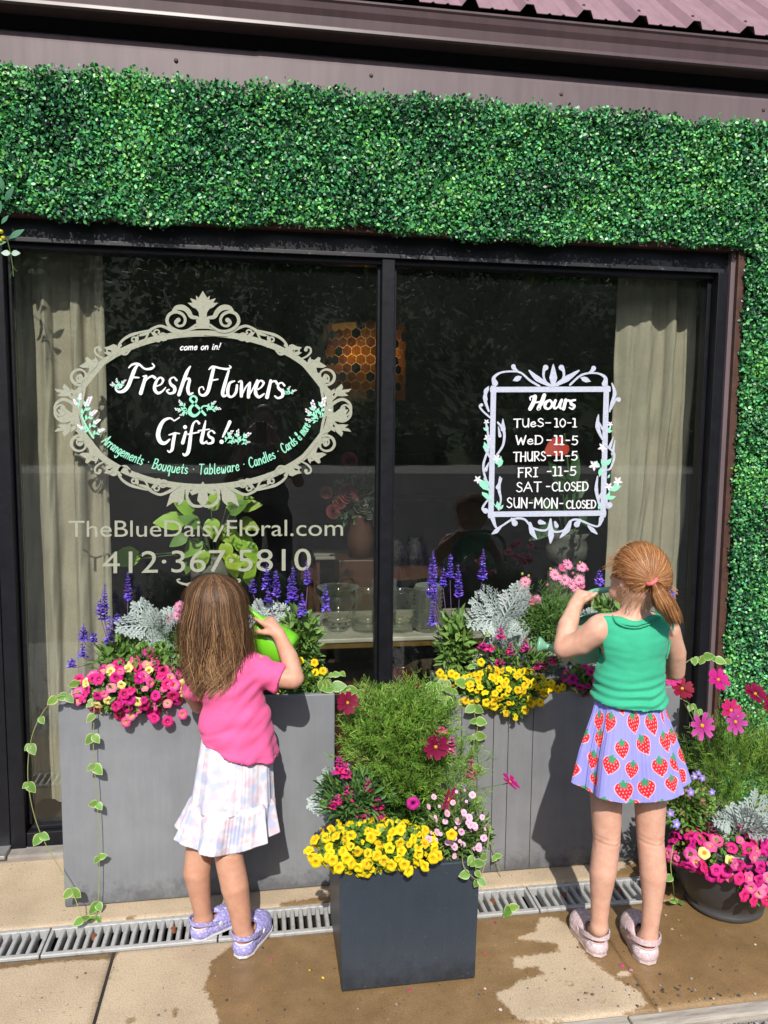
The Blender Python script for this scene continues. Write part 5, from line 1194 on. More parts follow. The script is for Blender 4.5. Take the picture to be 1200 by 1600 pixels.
vine(t, [(1.40, -.3, ZR-.03)]+[tuple(P(x, y, -.34)) for x, y in ((1066,1040),(1080,1030),(1100,1026),(1120,1030),(1135,1031))], [(.45,1.1,2),(.62,1.15,2),(.78,1.15,2),(.97,.8,1)], 1.0)
vine(t, [(1.40, -.3, ZR-.03)]+[tuple(P(x, y, -.34)) for x, y in ((1070,1095),(1082,1104),(1092,1110))], [(.6,1.0,2),(.97,.9,2)], 1.0)

# square pot
t = empty('cosmos_plant', (.40, -.70, .31), 'tall feathery bright green cosmos with dark red flowers in the square pot', 'flowering plant', 'cosmos plants')
CG = [(.20, .40, .045), (.26, .46, .06), (.15, .31, .04), (.32, .50, .09)]
feathery('feathery_foliage', P(625, 1150, -.72), (.165, .10, .15), 720, t, CG, .078, w=.0016, nfil=21, base=(.40, -.70, .34), seedy=1)
feathery('feathery_foliage', P(640, 1225, -.74), (.10, .07, .08), 260, t, CG+[(.08,.17,.02)], .075, w=.0013, nfil=18, base=(.41, -.70, .33), seedy=9)
scatter_leaves(500, P(640, 1262, -.74), (.09, .06, .05), .03, .010, [(.07,.17,.03),(.05,.12,.02)], parent=t, up=.8)
feathery('feathery_foliage', P(710, 1205, -.76), (.075, .06, .06), 110, t, CG, .07, w=.0012, base=(.45, -.7, .34), seedy=2)
for (x, y, yy, me, d, s_) in ((543,1098,-.80,F_cosR,(.15,-.9,.35),.88),(681,1167,-.84,F_cosR,(.05,-.95,.15),1.0),(700,1249,-.86,F_cosM,(.75,-.75,-.1),.95),(797,1222,-.84,F_cosM,(.55,-.25,.8),.80),(650,1073,-.7,F_cosR,(-.3,-.2,.9),.45),(748,1296,-.82,F_cosM,(.9,-.3,.2),.5)):
    p = P(x, y, yy); put('flower', me, t, p, d, s_); MB().tube([tuple(p-Vector(d)*.004), tuple(p*.6+Vector((.45, -.7, .5))*.4+Vector((0, 0, -.03))), (.42, -.70, .32)], .0013, 5).build('stem', M_stem, t)
for i in range(16):
    a = rnd.uniform(0, 6.28); q = P(rnd.uniform(540, 710), rnd.uniform(1085, 1180), -.72+rnd.uniform(-.05, .05)); MB().tube([(.40, -.7, .31), tuple((Vector((.40, -.7, .31))+q)/2+Vector((rnd.uniform(-.02, .02), 0, 0))), tuple(q)], [.0028, .002, .0012], 5).build('stem', M_stem, t)
dusty((.25, -.66, .31), 'small silver dusty miller on the left side of the square pot', P(522, 1200, -.70), 18, (1.5, 1, .8), 1.0)
t = empty('angelonia_plant', (.28, -.74, .31), 'magenta flower spikes on the left side of the square pot', 'flowering plant', 'magenta angelonia')
snap(t, [(530,1180,1205),(540,1190,1212),(545,1225,1248),(575,1215,1236),(528,1240,1256),(520,1248,1262),(590,1240,1262),(560,1256,1275),(592,1262,1278),(570,1262,1280)], -.80, (.29, -.74, .35))
snap(t, [(706,1148,1176),(736,1184,1215),(690,1135,1145)], -.78, (.50, -.74, .35), (.62, .10, .26))
scatter_leaves(900, P(555, 1245, -.77), (.10, .06, .07), .030, .009, [(.07,.17,.04),(.10,.22,.05),(.05,.12,.03)], parent=t, up=.7)
t = empty('calibrachoa_plant', (.34, -.84, .31), 'mound of yellow petunias hanging over the front of the square pot', 'flowering plant', 'petunias')
mound(t, F_yel, [1, 1], P(585, 1322, -.87), (.175, .075, .062), 108, .019, zmin=-.85, s=.92, foliage=1500, seed=11)
for (x, y) in ((493,1348),(530,1357),(551,1350),(576,1351),(611,1353),(632,1352),(640,1362),(662,1354),(676,1342),(683,1338),(706,1305),(600,1346),(520,1345),(590,1338)): put('flower', rnd.choice(F_yel), t, P(x, y, -.945), (rnd.gauss(0, .3), -.9, .2), 1.0)
put('flower', F_mag, t, P(646, 1256, -.86), (0, -1, .1), 1.05)
t = empty('alyssum_plant', (.52, -.80, .31), 'bushy green plant dotted with tiny pale pink flowers at the right of the square pot', 'flowering plant')
scatter_leaves(2600, P(712, 1300, -.82), (.095, .075, .088), .017, .0065, [(.10,.20,.04),(.15,.26,.06),(.07,.15,.03),(.20,.28,.08)], parent=t, up=.5)
for i in range(46):
    a = rnd.uniform(-1, 1); p = P(712+rnd.uniform(-44, 46), 1300+rnd.uniform(-66, 40), -.90+rnd.uniform(-.02, .03)); put('flower', F_tiny, t, p, (rnd.gauss(0, .4), -.7, .6), rnd.choice((.5, .6, .9, 1.15)))
feathery('feathery_foliage', P(720, 1260, -.82), (.08, .06, .06), 50, t, CG, .05, w=.001, seedy=7)
vine(t, [tuple(P(x, y, yy)) for x, y, yy in ((722,1330,-.86),(724,1352,-.925),(736,1368,-.93),(748,1374,-.92),(757,1352,-.91),(762,1320,-.90),(766,1290,-.88))], [(.3,.9,1),(.5,.8,2),(.75,.7,1),(.95,.5,1)], 1.0)
vine(t, [tuple(P(x, y, yy)) for x, y, yy in ((735,1320,-.86),(741,1345,-.92),(744,1362,-.92))], [(.4,.8,1),(.6,.8,2),(.98,.6,1)], 1.0)

# round pot
t = empty('cosmos_plant', (1.50, -.62, .22), 'feathery cosmos with magenta and crimson flowers in the round pot', 'flowering plant', 'cosmos plants')
feathery('feathery_foliage', P(1160, 1190, -.58), (.22, .12, .12), 560, t, CG+[(.10,.20,.03)], .085, w=.0013, nfil=18, base=(1.52, -.6, .22), seedy=3)
feathery('feathery_foliage', P(1120, 1260, -.62), (.16, .08, .09), 200, t, CG, .07, w=.0012, base=(1.5, -.6, .22), seedy=4)
for (x, y, yy, me, d, s_) in ((1122,1062,-.66,F_cosM,(.1,-.75,.65),1.0),(1180,1084,-.66,F_cosR,(.1,-.6,.8),1.05),(1066,1076,-.60,F_cosR,(-.1,-.8,.6),1.0),(1050,1058,-.58,F_cosM,(-.3,-.8,.4),.8),(1097,1134,-.72,F_cosL,(0,-.98,.1),1.0),(1149,1128,-.74,F_cosL,(.1,-.95,.2),.92),(1142,1110,-.68,F_cosM,(.0,-.9,.4),.95),(1204,1103,-.66,F_cosR,(0,-.9,.4),.8)):
    p = P(x, y, yy); put('flower', me, t, p, d, s_); MB().tube([tuple(p-Vector(d)*.004), tuple(p*.5+Vector((1.49, -.61, .36))*.5), (1.50+rnd.uniform(-.04, .04), -.62, .23)], .0014, 5).build('stem', M_stem, t)
dusty((1.50, -.72, .22), 'large silver dusty miller fanning out of the round pot', P(1142, 1262, -.78), 15, (1.5, 1, 1.1), 1.25, frontal=.3)
t = empty('bacopa_plant', (1.36, -.70, .22), 'small violet flowers at the left side of the round pot', 'flowering plant')
for (x, y, s_) in ((1048,1271,1),(1058,1288,1.15),(1080,1238,1.1),(1086,1213,.9),(1098,1216,.95),(1113,1238,.8),(1092,1208,.7)): put('flower', F_vio, t, P(x, y, -.80), (rnd.gauss(0, .3), -.9, .3), s_)
scatter_leaves(700, P(1075, 1262, -.72), (.075, .06, .08), .022, .010, GR+[(.2,.14,.05)], parent=t)
t = empty('calibrachoa_plant', (1.45, -.78, .22), 'pink petunias cascading down the front of the round pot', 'flowering plant', 'petunias')
mound(t, F_pink+[F_coral, F_cream], [5, 4, 4, 1.6, 1.4], P(1122, 1326, -.76), (.165, .10, .068), 84, .026, zmin=-.6, s=1.12, foliage=1400, seed=21)
for (x, y) in ((1157,1374),(1174,1388),(1188,1376),(1165,1400),(1180,1408),(1195,1392),(1172,1372),(1150,1352),(1190,1356),(1202,1372),(1200,1408),(1206,1390),(1187,1396),(1206,1350),(1180,1340)): put('flower', rnd.choice(F_pink+[F_coral]), t, P(x, y, -.885), (rnd.gauss(.1, .3), -.9, .15), 1.12)
scatter_leaves(400, P(1182, 1385, -.84), (.05, .03, .05), .02, .01, GR, parent=t)
vine(t, [tuple(P(x, y, yy)) for x, y, yy in ((1052,1320,-.80),(1048,1352,-.83),(1052,1385,-.82))]+[tuple(G(1054, 1408, .02))], [(.5,.8,1),(.97,.7,2)])
# weeds growing behind the legs, against the wall end of the planter
t = empty('weed_clump', (1.34, -.55, 0), 'small weeds growing at the drain end behind the right leg of the girl in green', 'weed')
scatter_leaves(160, (1.335, -.52, .03), (.05, .03, .03), .022, .015, [(.10,.2,.05),(.14,.24,.06)], parent=t)
put('fallen_leaf', leaf_mesh('fallen_leaf', .03, .02, (.22, .34, .08), (.3, .4, .1)), t, G(1066, 1415, .008), (.1, -.2, 1), 1.0)
# fallen petals
ft = MB()
for (x, y, c_) in ((425,1500,PK),(695,1520,PK),(758,1490,PK),(758,1545,(.85,.5,.55)),(774,1442,(.4,.02,.2)),(972,1509,PK),(986,1516,(.8,.3,.4)),(484,1516,(.8,.6,.05)),(782,1578,(.9,.7,.7)),(1060,1438,(.4,.3,.15)),(1050,1452,(.45,.35,.2)),(1064,1462,(.4,.28,.12)),(1180,1476,(.5,.42,.3)),(505,1528,(.8,.6,.05)),(640,1548,PK),(1132,1438,(.5,.4,.2)),(1040,1430,(.5,.4,.2))):
    p = G(x, y, .002); r = rnd.uniform(.004, .007); ft.add([(p.x+r*math.cos(a)*(1 if k % 2 else .7), p.y+r*math.sin(a), p.z+.002*rnd.random()) for k, a in enumerate([i*1.05 for i in range(6)])]+[(p.x, p.y, p.z+.004)], [[i, (i+1) % 6, 6] for i in range(6)], c_)
ft.build('fallen_petals', M_peti, kind='stuff', label='pink and yellow petals fallen on the wet concrete')
# artificial garland end hanging at the upper left corner
t = empty('hanging_garland', (-.86, -.11, 2.2), 'end of an artificial greenery garland at the upper left corner of the window', 'garland')
L_euc = leaf_mesh('leaf', .060, .022, (.05, .20, .10), (.06, .23, .12), 'lance'); L_pale = leaf_mesh('leaf', .030, .022, (.45, .60, .48), (.5, .65, .52), 'ovate')
MB().tube([tuple(P(x, y, -.13)) for x, y in ((-30,330),(0,358),(12,376),(17,398),(20,418),(21,432))], .0012, 5).tube([tuple(P(x, y, -.13)) for x, y in ((19,414),(24,422),(27,424))], .0008, 4).tube([tuple(P(x, y, -.13)) for x, y in ((20,424),(16,430),(16,434))], .0008, 4).build('stem', M_stem, t)
for (x, y, a, me, s_) in ((8,315,1.05,L_euc,.9),(5,300,1.7,L_euc,.8),(-5,340,1.3,L_euc,.9),(14,373,.6,L_euc,.95),(10,378,3.4,L_euc,.7),(16,396,3.1,L_pale,.9),(18,396,.1,L_pale,.9),(2,350,.9,L_euc,.6)):
    o = bpy.data.objects.new('leaf', me); COL.objects.link(o); o.parent = t; o.matrix_parent_inverse = Matrix.Translation(-t.location); o.rotation_mode = 'QUATERNION'; o.location = P(x, y, -.135); orient(o, (math.cos(a), -.2, math.sin(a)), (0, -1, .3)); o.scale = (s_,)*3
for (x, y) in ((2,362),(5,372),(1,376)): put('flower_bud', bud('flower_bud', (.75, .70, .08)), t, P(x, y, -.135), (0, -1, 0), 1.6)
# ================================================================== PEOPLE
def skin_mat(name, col, dk):
    m, nt, b = newmat(name)
    f = noise(nt, 32, 6, .7); nt.links.new(ramp(nt, f, [(.35, dk), (.62, col)]).outputs[0], b.inputs['Base Color'])
    b.inputs['Roughness'].default_value = .52; b.inputs['Specular IOR Level'].default_value = .35
    b.inputs['Subsurface Weight'].default_value = .25; b.inputs['Subsurface Radius'].default_value = (1, .32, .18); b.inputs['Subsurface Scale'].default_value = .009
    bump(nt, b, noise(nt, 700, 3), .12, .0005); return m
M_skL = skin_mat('tanned skin', (.57, .315, .215), (.51, .25, .165)); M_skR = skin_mat('fair skin', (.66, .39, .285), (.60, .31, .215)); M_skP = skin_mat('adult skin', (.55, .33, .24), (.48, .26, .18))
def cloth_mat(name, col=None, vc=False, rough=.85, weave=900, sheen=.3, bigfold=0.0):
    m, nt, b = newmat(name)
    w = noise(nt, weave, 2, .5)
    if vc: c = N(nt, 'ShaderNodeAttribute', attribute_name='Col').outputs['Color']
    else: c = ramp(nt, noise(nt, 22, 5), [(.3, tuple(x*.88 for x in col)), (.7, col)]).outputs[0]
    c = mix(nt, .22, c, ramp(nt, w, [(.3, (.3,)*3), (.7, (.7,)*3)]).outputs[0], 'OVERLAY'); nt.links.new(c, b.inputs['Base Color'])
    b.inputs['Roughness'].default_value = rough; b.inputs['Sheen Weight'].default_value = sheen*.3; b.inputs['Specular IOR Level'].default_value = .2
    h = w if not bigfold else math_(nt, 'ADD', w, math_(nt, 'MULTIPLY', noise(nt, 30, 4), bigfold)); bump(nt, b, h, .25, .0012); return m
M_hair = vcol('hair strands', .55, .14, island=False, objvar=False, var=.22, spec=.4, scale=60)
def unit(v): v = np.array(v, float); return v/np.linalg.norm(v)
def hand(s, wrist, palm_dir, palm_n, size, curls, side, k=.004, thumb_t=None):
    """palm and five fingers: palm_dir towards the fingers, palm_n out of the palm, side = direction of the thumb; curls = bend of each finger"""
    w = np.array(wrist, float); d = unit(palm_dir); n = unit(np.array(palm_n)-d*np.dot(palm_n, d)); t = np.cross(n, d); t = t*(1 if np.dot(t, side) > 0 else -1)
    z = size; s.cap(w, w+d*.30*z, .15*z, .17*z, .012); pc = w+d*.30*z
    for u in (-.13, 0, .13): s.cap(w+d*.08*z+t*u*.6*z, pc+d*.18*z+t*u*z, .10*z, .095*z, .010)
    fl_ = [.46, .52, .48, .38]
    for i in range(4):
        base = pc+d*.17*z+t*(.185-.125*i)*z; L = fl_[i]*z; c = curls[i]; p = base; a = 0.0; dr = unit(d+t*(.10-.07*i)); r = .068*z*(1-.06*i)
        for f, kk in ((.42, .8), (.32, 1.0), (.26, .8)):
            a += c*kk; q = p+(dr*math.cos(a)+n*math.sin(a))*L*f; s.cap(p, q, r, r*.9, k); p = q; r *= .9
    b = w+d*.13*z+t*.13*z; tt = unit(d*.55+t*.75+n*.30) if thumb_t is None else unit(thumb_t)
    p = b; r = .085*z
    for f, bend in ((.24, 0), (.20, .35), (.16, .35)):
        tt = unit(tt+n*bend*.6+d*bend*.4); q = p+tt*f*z; s.cap(p, q, r, r*.86, k+.002); p = q; r *= .86
def face(s, c, fdir, r, k=.006):
    f = unit((*fdir[:2], fdir[2])); up_ = np.array([0, 0, 1.]); rt = unit(np.cross(f, up_)); up_ = np.cross(rt, f); c = np.array(c); R_ = r
    s.ell(c+f*.30*R_-up_*.55*R_, (.62*R_, .62*R_, .62*R_), None, .02); s.ell(c+f*.78*R_-up_*.98*R_, (.20*R_, .16*R_, .16*R_), None, .02)   # jaw, chin
    s.cap(c+f*1.02*R_+up_*.02*R_, c+f*1.20*R_-up_*.30*R_, .07*R_, .12*R_, .012)                                        # nose
    for sg in (-1, 1):
        s.ell(c+f*.80*R_+rt*sg*.50*R_-up_*.42*R_, (.28*R_,)*3, None, .02)                                           # cheek
        s.ell(c+f*1.02*R_+rt*sg*.36*R_-up_*.06*R_, (.17*R_,)*3, None, .008, True)                                   # eye socket
        s.cap(c+f*.98*R_+rt*sg*.16*R_+up_*.14*R_, c+f*.90*R_+rt*sg*.55*R_+up_*.15*R_, .07*R_, .05*R_, .012)        # brow
        e = c+rt*sg*.98*R_-up_*.12*R_-f*.05*R_
        s.ell(e, (.10*R_, .20*R_, .30*R_), Matrix((tuple(rt), tuple(f), tuple(up_))).transposed(), .010); s.ell(e+rt*sg*.08*R_+f*.04*R_, (.05*R_, .10*R_, .16*R_), Matrix((tuple(rt), tuple(f), tuple(up_))).transposed(), .006, True)
    s.cap(c+f*1.02*R_-up_*.58*R_-rt*.18*R_, c+f*1.02*R_-up_*.58*R_+rt*.18*R_, .07*R_, .07*R_, .008); s.cap(c+f*1.02*R_-up_*.70*R_-rt*.13*R_, c+f*1.02*R_-up_*.70*R_+rt*.13*R_, .08*R_, .08*R_, .006)   # lips
    return [c+f*.93*R_+rt*sg*.36*R_-up_*.06*R_ for sg in (-1, 1)]
M_eye = simple('eye', (.75, .72, .70), .2, bmp=0)
def finish(s, name, mat, parent, it=2, disp=None, col=None, kind=None):
    V, Q = s.mesh(); V = smooth_np(V, Q, it)
    if disp is not None: nn = normals_np(V, Q); V = V+nn*disp(V, nn)[:, None]
    o = link(name, mesh_np(name, V, Q, colors=None if col is None else col(V)), mat, parent, kind=kind); return o, V
def nz(V, fx, fy, fz, seed=0.0):
    return np.array([mnoise.noise(Vector((a*fx+seed, b*fy, c*fz))) for a, b, c in V])
def ribbons(Pn, Nn, W, Cc):
    """strands: Pn (n,m,3) centres, Nn outward (n,m,3), W (n,m) widths, Cc (n,m,3)"""
    n, m, _ = Pn.shape; T = np.gradient(Pn, axis=1); S = np.cross(T, Nn); S /= np.linalg.norm(S, axis=2)[..., None]+1e-9
    A = Pn-S*W[..., None]/2; B = Pn+S*W[..., None]/2; Mid = Pn+Nn*W[..., None]*.18
    V = np.stack([A, Mid, B], 2).reshape(-1, 3); C = np.repeat(Cc[:, :, None, :], 3, 2).reshape(-1, 3)
    i = np.arange(n)[:, None]*m*3+np.arange(m-1)[None, :]*3; i = i.reshape(-1)
    F = np.concatenate([np.stack([i, i+1, i+4, i+3], 1), np.stack([i+1, i+2, i+5, i+4], 1)]); return V, F, C
def onto(V, px, py):
    d = np.array(ray(px, py)); d /= np.linalg.norm(d); w = V-CAM; t = w@d; q = np.linalg.norm(w-t[:, None]*d, axis=1); i = np.where(q < .006)[0]
    if len(i) == 0: return Vector(V[np.argmin(q)])
    return Vector(V[i[np.argmin(t[i])]])

def creases(knees, elbow):
    def d(V, nn):
        r = .0006*nz(V, 40, 40, 40, 2)+.0010*nz(V, 14, 14, 9, 5)
        for k in knees:
            m_ = (np.abs(V[:, 0]-k.x) < .06) & (nn[:, 1] < -.2); z = V[:, 2]-k.z+.004*np.sin((V[:, 0]-k.x)*60)
            r += m_*(-.0022*np.exp(-(z/.0028)**2)-.0012*np.exp(-((z-.014)/.003)**2)+.0022*np.exp(-((np.abs(V[:, 0]-k.x)-.026)/.009)**2)*np.exp(-(z/.02)**2))
        e = np.array(elbow); q = np.linalg.norm(V-e, axis=1); return r+.0018*np.exp(-(q/.016)**2)
    return d
# ------------------------------------------------------------------ clogs
def clog(parent, heel, toe, mat, mat_rim, W=1.0, yaw_extra=0, strap='thick', holes=True):
    heel = Vector((heel[0], heel[1], 0)); toe = Vector((toe[0], toe[1], 0)); L = (toe-heel).length; ax = (toe-heel).normalized(); ay = Vector((-ax.y, ax.x, 0)); z0 = .003
    k = L/.17; s = SDF((-.01, -.06, -.002), (.185, .06, .085), .0024)
    s.ell((.118, .002, .024), (.055, .041, .037), None, .01); s.cap((.035, 0, .018), (.12, 0, .02), .031, .036, .012); s.ell((.030, 0, .020), (.034, .031, .028), None, .01); s.ell((.085, 0, .030), (.045, .037, .034), None, .012)
    s.ell((.048, 0, .066), (.046, .0255, .036), None, .004, True); s.ell((.03, 0, .045), (.026, .0225, .026), None, .004, True); s.cap((.05, 0, .026), (.12, 0, .026), .023, .025, .003, True)
    if holes:
        for i in range(5):
            for sg in (-1, 1): s.cap((.098+.011*i, sg*.05, .026-.001*i), (.098+.011*i, sg*.02, .026), .0028, .0028, 0, True)
        for q in ((.115, .012, .07), (.115, -.012, .07), (.130, 0, .07), (.130, .018, .065), (.130, -.018, .065), (.145, .01, .065), (.145, -.01, .065)): s.cap(q, (q[0], q[1], .045), .003, .003, 0, True)
    s.plane((0, 0, .0), (0, 0, -1)); V, Q = s.mesh(); V = smooth_np(V, Q, 1)
    def tw(V): V = np.array(V)*k; V[:, 1] *= W; return heel+Vector((0, 0, z0)) if 0 else (np.array(heel)+np.outer(V[:, 0], ax)+np.outer(V[:, 1], ay)+np.outer(V[:, 2], (0, 0, 1))+np.array([0, 0, z0]))
    sh = link('shoe', mesh_np('shoe', tw(V), Q), mat, parent)
    rim = [(.094, 0, .0605), (.088, .016, .056), (.070, .027, .047), (.045, .029, .040), (.018, .024, .038), (.002, 0, .038), (.018, -.024, .038), (.045, -.029, .040), (.070, -.027, .047), (.088, -.016, .056)]
    c = catmull(rim, 5, True)+[np.array(rim[0])]; MB().tube([tuple(p) for p in tw(c)], .0022*k, 6).build('rim', mat_rim, sh)
    st = [(.084, .034, .036), (.060, .0375, .046), (.028, .036, .056), (.002, .022, .060), (-.006, 0, .061), (.002, -.022, .060), (.028, -.036, .056), (.060, -.0375, .046), (.084, -.034, .036)]
    c = catmull(st, 6); c = tw(c); V = []; h = (.0062 if strap == 'thick' else .0068)*k; th = .0020*k
    for i, p in enumerate(c):
        o = np.array(p)-np.array(heel+ax*.04*k); o[2] = 0; o /= np.linalg.norm(o)+1e-9
        for a, b_ in ((th, -h), (th, h), (-th, h), (-th, -h)): V.append(tuple(np.array(p)+o*a+np.array([0, 0, b_])))
    n = len(c); MB().add(V, [[i*4+j, i*4+(j+1) % 4, (i+1)*4+(j+1) % 4, (i+1)*4+j] for i in range(n-1) for j in range(4)]+[[0, 1, 2, 3], [(n-1)*4+j for j in (3, 2, 1, 0)]]).build('strap', mat, sh, smooth=False)
    for sg in (-1, 1):
        q = MB().lathe([(0, .0035), (.006, .003), (.0075, 0)], k=10); p = Vector(tw([(.083, sg*.037, .036)])[0]); r_ = Vector((0, 0, 1)).rotation_difference(ay*sg); q.v = [tuple(p+r_ @ Vector(v)*k) for v in q.v]; q.build('button', mat_rim, sh)
    b = MB(); ou = [(.118+.057*math.cos(a), .042*math.sin(a)) if abs(a) < 1.4 else None for a in np.linspace(-1.35, 1.35, 14)]; out = [p for p in ou]+[(.06, .033), (.03, .032), (.006, .02), (-.003, 0), (.006, -.02), (.03, -.032), (.06, -.033)]
    lo = tw([(x, y, 0) for x, y in out]); hi = tw([(x, y, .007) for x, y in out]); n = len(out)
    b.add(list(map(tuple, lo))+list(map(tuple, hi)), [[i, (i+1) % n, n+(i+1) % n, n+i] for i in range(n)]+[list(range(n))[::-1], list(range(n, 2*n))]).build('sole', mat_rim, sh)
    return sh
def clog_mat(name, c1, c2, c3, sc, dist):
    m, nt, b = newmat(name); g = N(nt, 'ShaderNodeNewGeometry')
    v = N(nt, 'ShaderNodeTexVoronoi'); v.feature = 'F1'; v.inputs['Scale'].default_value = sc; mp = N(nt, 'ShaderNodeMapping'); mp.inputs['Scale'].default_value = (1, 1.8, 1.3); mp.inputs['Rotation'].default_value = (0, .4, .6)
    nt.links.new(g.outputs['Position'], mp.inputs[0]); nt.links.new(mp.outputs[0], v.inputs['Vector'])
    r = ramp(nt, v.outputs['Distance'], [(.0, c1), (.35, c2), (.62, c3)]) if not dist else ramp(nt, noise(nt, sc, 3, .5, dist=dist), [(.36, c1), (.44, c2), (.50, c1), (.56, c3), (.63, c1)])
    nt.links.new(r.outputs[0], b.inputs['Base Color']); b.inputs['Roughness'].default_value = .42
    if not dist: bump(nt, b, v.outputs['Distance'], .7, .003).invert = True
    return m
M_clL = clog_mat('lilac petal clog', (.62, .60, .82), (.40, .38, .70), (.30, .28, .60), 95, 0); M_clR = clog_mat('pale pink marbled clog', (.74, .62, .60), (.56, .32, .36), (.34, .30, .38), 34, 2.5)
M_rimL = simple('white clog rim', (.72, .70, .74), .5); M_rimR = simple('pink clog sole', (.62, .50, .50), .5)

# ------------------------------------------------------------------ girl with long brown hair
gl = empty('person', tuple(G(345, 1450))[:3], 'girl in pink T-shirt and tiered pastel skirt, long brown hair, lifting a lime watering can', 'person', 'girls watering the flowers')
def shape_L(s, grow=0.0, legs=True, arms=True, head=True):
    g = grow
    s.ell(P(362,1062,-.575), (.088+g, .060+g, .085+g), None, .03); s.ell(P(364,1120,-.585), (.080+g, .058+g, .08+g), None, .03); s.ell(P(364,1190,-.59), (.080+g, .060+g, .07+g), None, .03)
    s.cap(P(322,1040,-.575), P(402,1042,-.58), .034+g, .034+g, .02)
    if arms:
        s.chain([P(404,1043,-.58), P(430,1058,-.605), P(459,1062,-.615)], [.034+g, .031+g, .0275+g], .014); s.chain([P(461,1060,-.615), P(452,1028,-.575), P(436,992,-.53)], [.0275, .0265, .0185], .0015)
        s.chain([P(320,1045,-.575), P(300,1080,-.53), P(312,1100,-.48)], [.033+g, .030+g, .027+g], .014); s.chain([P(312,1100,-.48), P(350,1068,-.45), P(378,1040,-.43)], [.027, .025, .0185], .008)
    if legs:
        s.chain([P(338,1212,-.59), P(322,1275,-.60), P(313,1322,-.605)], [.055, .047, .0405], .02); s.chain([P(313,1322,-.605), P(308,1362,-.612), P(313,1400,-.605), P(318,1436,-.595)], [.0405, .0400, .031, .025], .0015)
        s.chain([P(390,1212,-.61), P(368,1280,-.645), P(357,1335,-.665)], [.055, .047, .0405], .02); s.chain([P(357,1335,-.665), P(367,1385,-.683), P(376,1430,-.685), P(380,1465,-.685)], [.0405, .0395, .031, .025], .0015)
    return s
s = SDF((-.36, -.78, .0), (.19, -.33, 1.15), .0042)
shape_L(s)
HL = np.array(P(334, 955, -.555))
s.cap(P(350,1035,-.58), P(342,990,-.57), .032, .031, .02); s.ell(HL, (.070, .084, .088), None, .015)
fL = unit((.22, .93, -.35)); eyL = face(s, HL+np.array([0, 0, .0]), fL, .072)
heL, toL = G(301, 1470), G(370, 1434); heR, toR = G(374, 1499), G(414, 1442)
for an, he, to in ((P(318,1436,-.595), heL, toL), (P(380,1465,-.685), heR, toR)):
    he = Vector((he.x, he.y, 0)); to = Vector((to.x, to.y, 0)); d = (to-he).normalized(); Ls = (to-he).length
    s.cap(he+d*.032+Vector((0, 0, .030)), he+d*.036+Vector((0, 0, .05)), .021, .024, .012); s.cap(an, he+d*.04+Vector((0, 0, .045)), .027, .024, .012); s.cap(he+d*.04+Vector((0, 0, .03)), he+d*(Ls*.72)+Vector((0, 0, .024)), .021, .017, .012)
handL_w = P(436, 992, -.53)
hand(s, handL_w, np.array(P(414,964,-.505))-np.array(handL_w), (-.55, .75, -.35), .105, [.30, .75, .85, .9], (-.5, 0, -.8), thumb_t=(-.9, .1, .12))
hand(s, P(378,1040,-.43), (.75, .2, .35), (.2, .1, 1), .10, [.35, .4, .45, .5], (0, -1, 0))
finish(s, 'body', M_skL, gl, 2, disp=creases([P(313,1322,-.64), P(357,1337,-.70)], P(458,1062,-.62)))
for e in eyL: MB().lathe([(.0001, .011), (.006, .009), (.010, .004), (.011, 0), (.010, -.004), (.0001, -.011)], tuple(e), 12).build('eye', M_eye, gl, smooth=True)
clog(gl, heL, toL, M_clL, M_rimL); clog(gl, heR, toR, M_clL, M_rimL)
# shirt
M_shirtL = cloth_mat('pink jersey', (.78, .115, .30), bigfold=.0)
s = SDF((-.36, -.78, .42), (.22, -.38, 1.02), .0042)
s.ell(P(362,1062,-.58), (.100, .072, .095), None, .03); s.ell(P(367,1130,-.59), (.106, .080, .10), None, .04); s.ell(P(372,1185,-.60), (.117, .090, .105), None, .04); s.cap(P(322,1042,-.58), P(400,1044,-.58), .041, .041, .02)
s.ell(P(340,1015,-.565), (.045, .045, .03), None, .01, True)
hp = P(372, 1190, -.69); hx = Vector((P(436,1206,-.69)-P(306,1176,-.69))); s.plane(P(372,1193,-.69), Vector((hx.z, 0, -hx.x)).normalized()+Vector((0, .12, 0)))
sl1 = SDF((-.36, -.78, .42), (.22, -.38, 1.02), .0042); a0 = P(398,1046,-.58); a1 = P(452,1066,-.613); sl1.cap(a0, a1, .042, .047, .0)
ad = (a1-a0).normalized(); sl1.plane(a0+(a1-a0)*.80, ad); F1 = sl1.F
sl2 = SDF((-.36, -.78, .42), (.22, -.38, 1.02), .0042); b0 = P(324,1046,-.575); b1 = P(298,1092,-.52); sl2.cap(b0, b1, .042, .044, .0); bd = (b1-b0).normalized(); sl2.plane(b0+(b1-b0)*.75, bd)
for Fx in (F1, sl2.F): h = np.clip(.5+.5*(s.F-Fx)/.012, 0, 1); s.F = s.F*(1-h)+Fx*h-.012*h*(1-h)
def dshirt(V, nn):
    d = .0065*nz(V, 9, 9, 26, 3)+.0062*nz(np.stack([V[:, 0]+V[:, 2]*.8, V[:, 1], V[:, 2]-V[:, 0]*.8], 1), 10, 8, 34, 8)
    low = np.clip((.66-V[:, 2])/.12, 0, 1); a = np.arctan2(V[:, 1]+.6, V[:, 0]+.085); d += low*.0065*np.sin(a*7+2*np.sin(a*2))
    bl = np.clip(1-np.abs(V[:, 2]-(.635+.35*(V[:, 0]+.16)))/.012, 0, 1)*np.clip((-.05-V[:, 0])/.08, 0, 1); hd_ = (V-np.array(P(372,1193,-.69)))@(-np.array((Vector((hx.z, 0, -hx.x)).normalized()+Vector((0, .12, 0))).normalized())); d -= .0013*np.exp(-((np.abs(hd_)-.014)/.0016)**2); return d-bl*.004
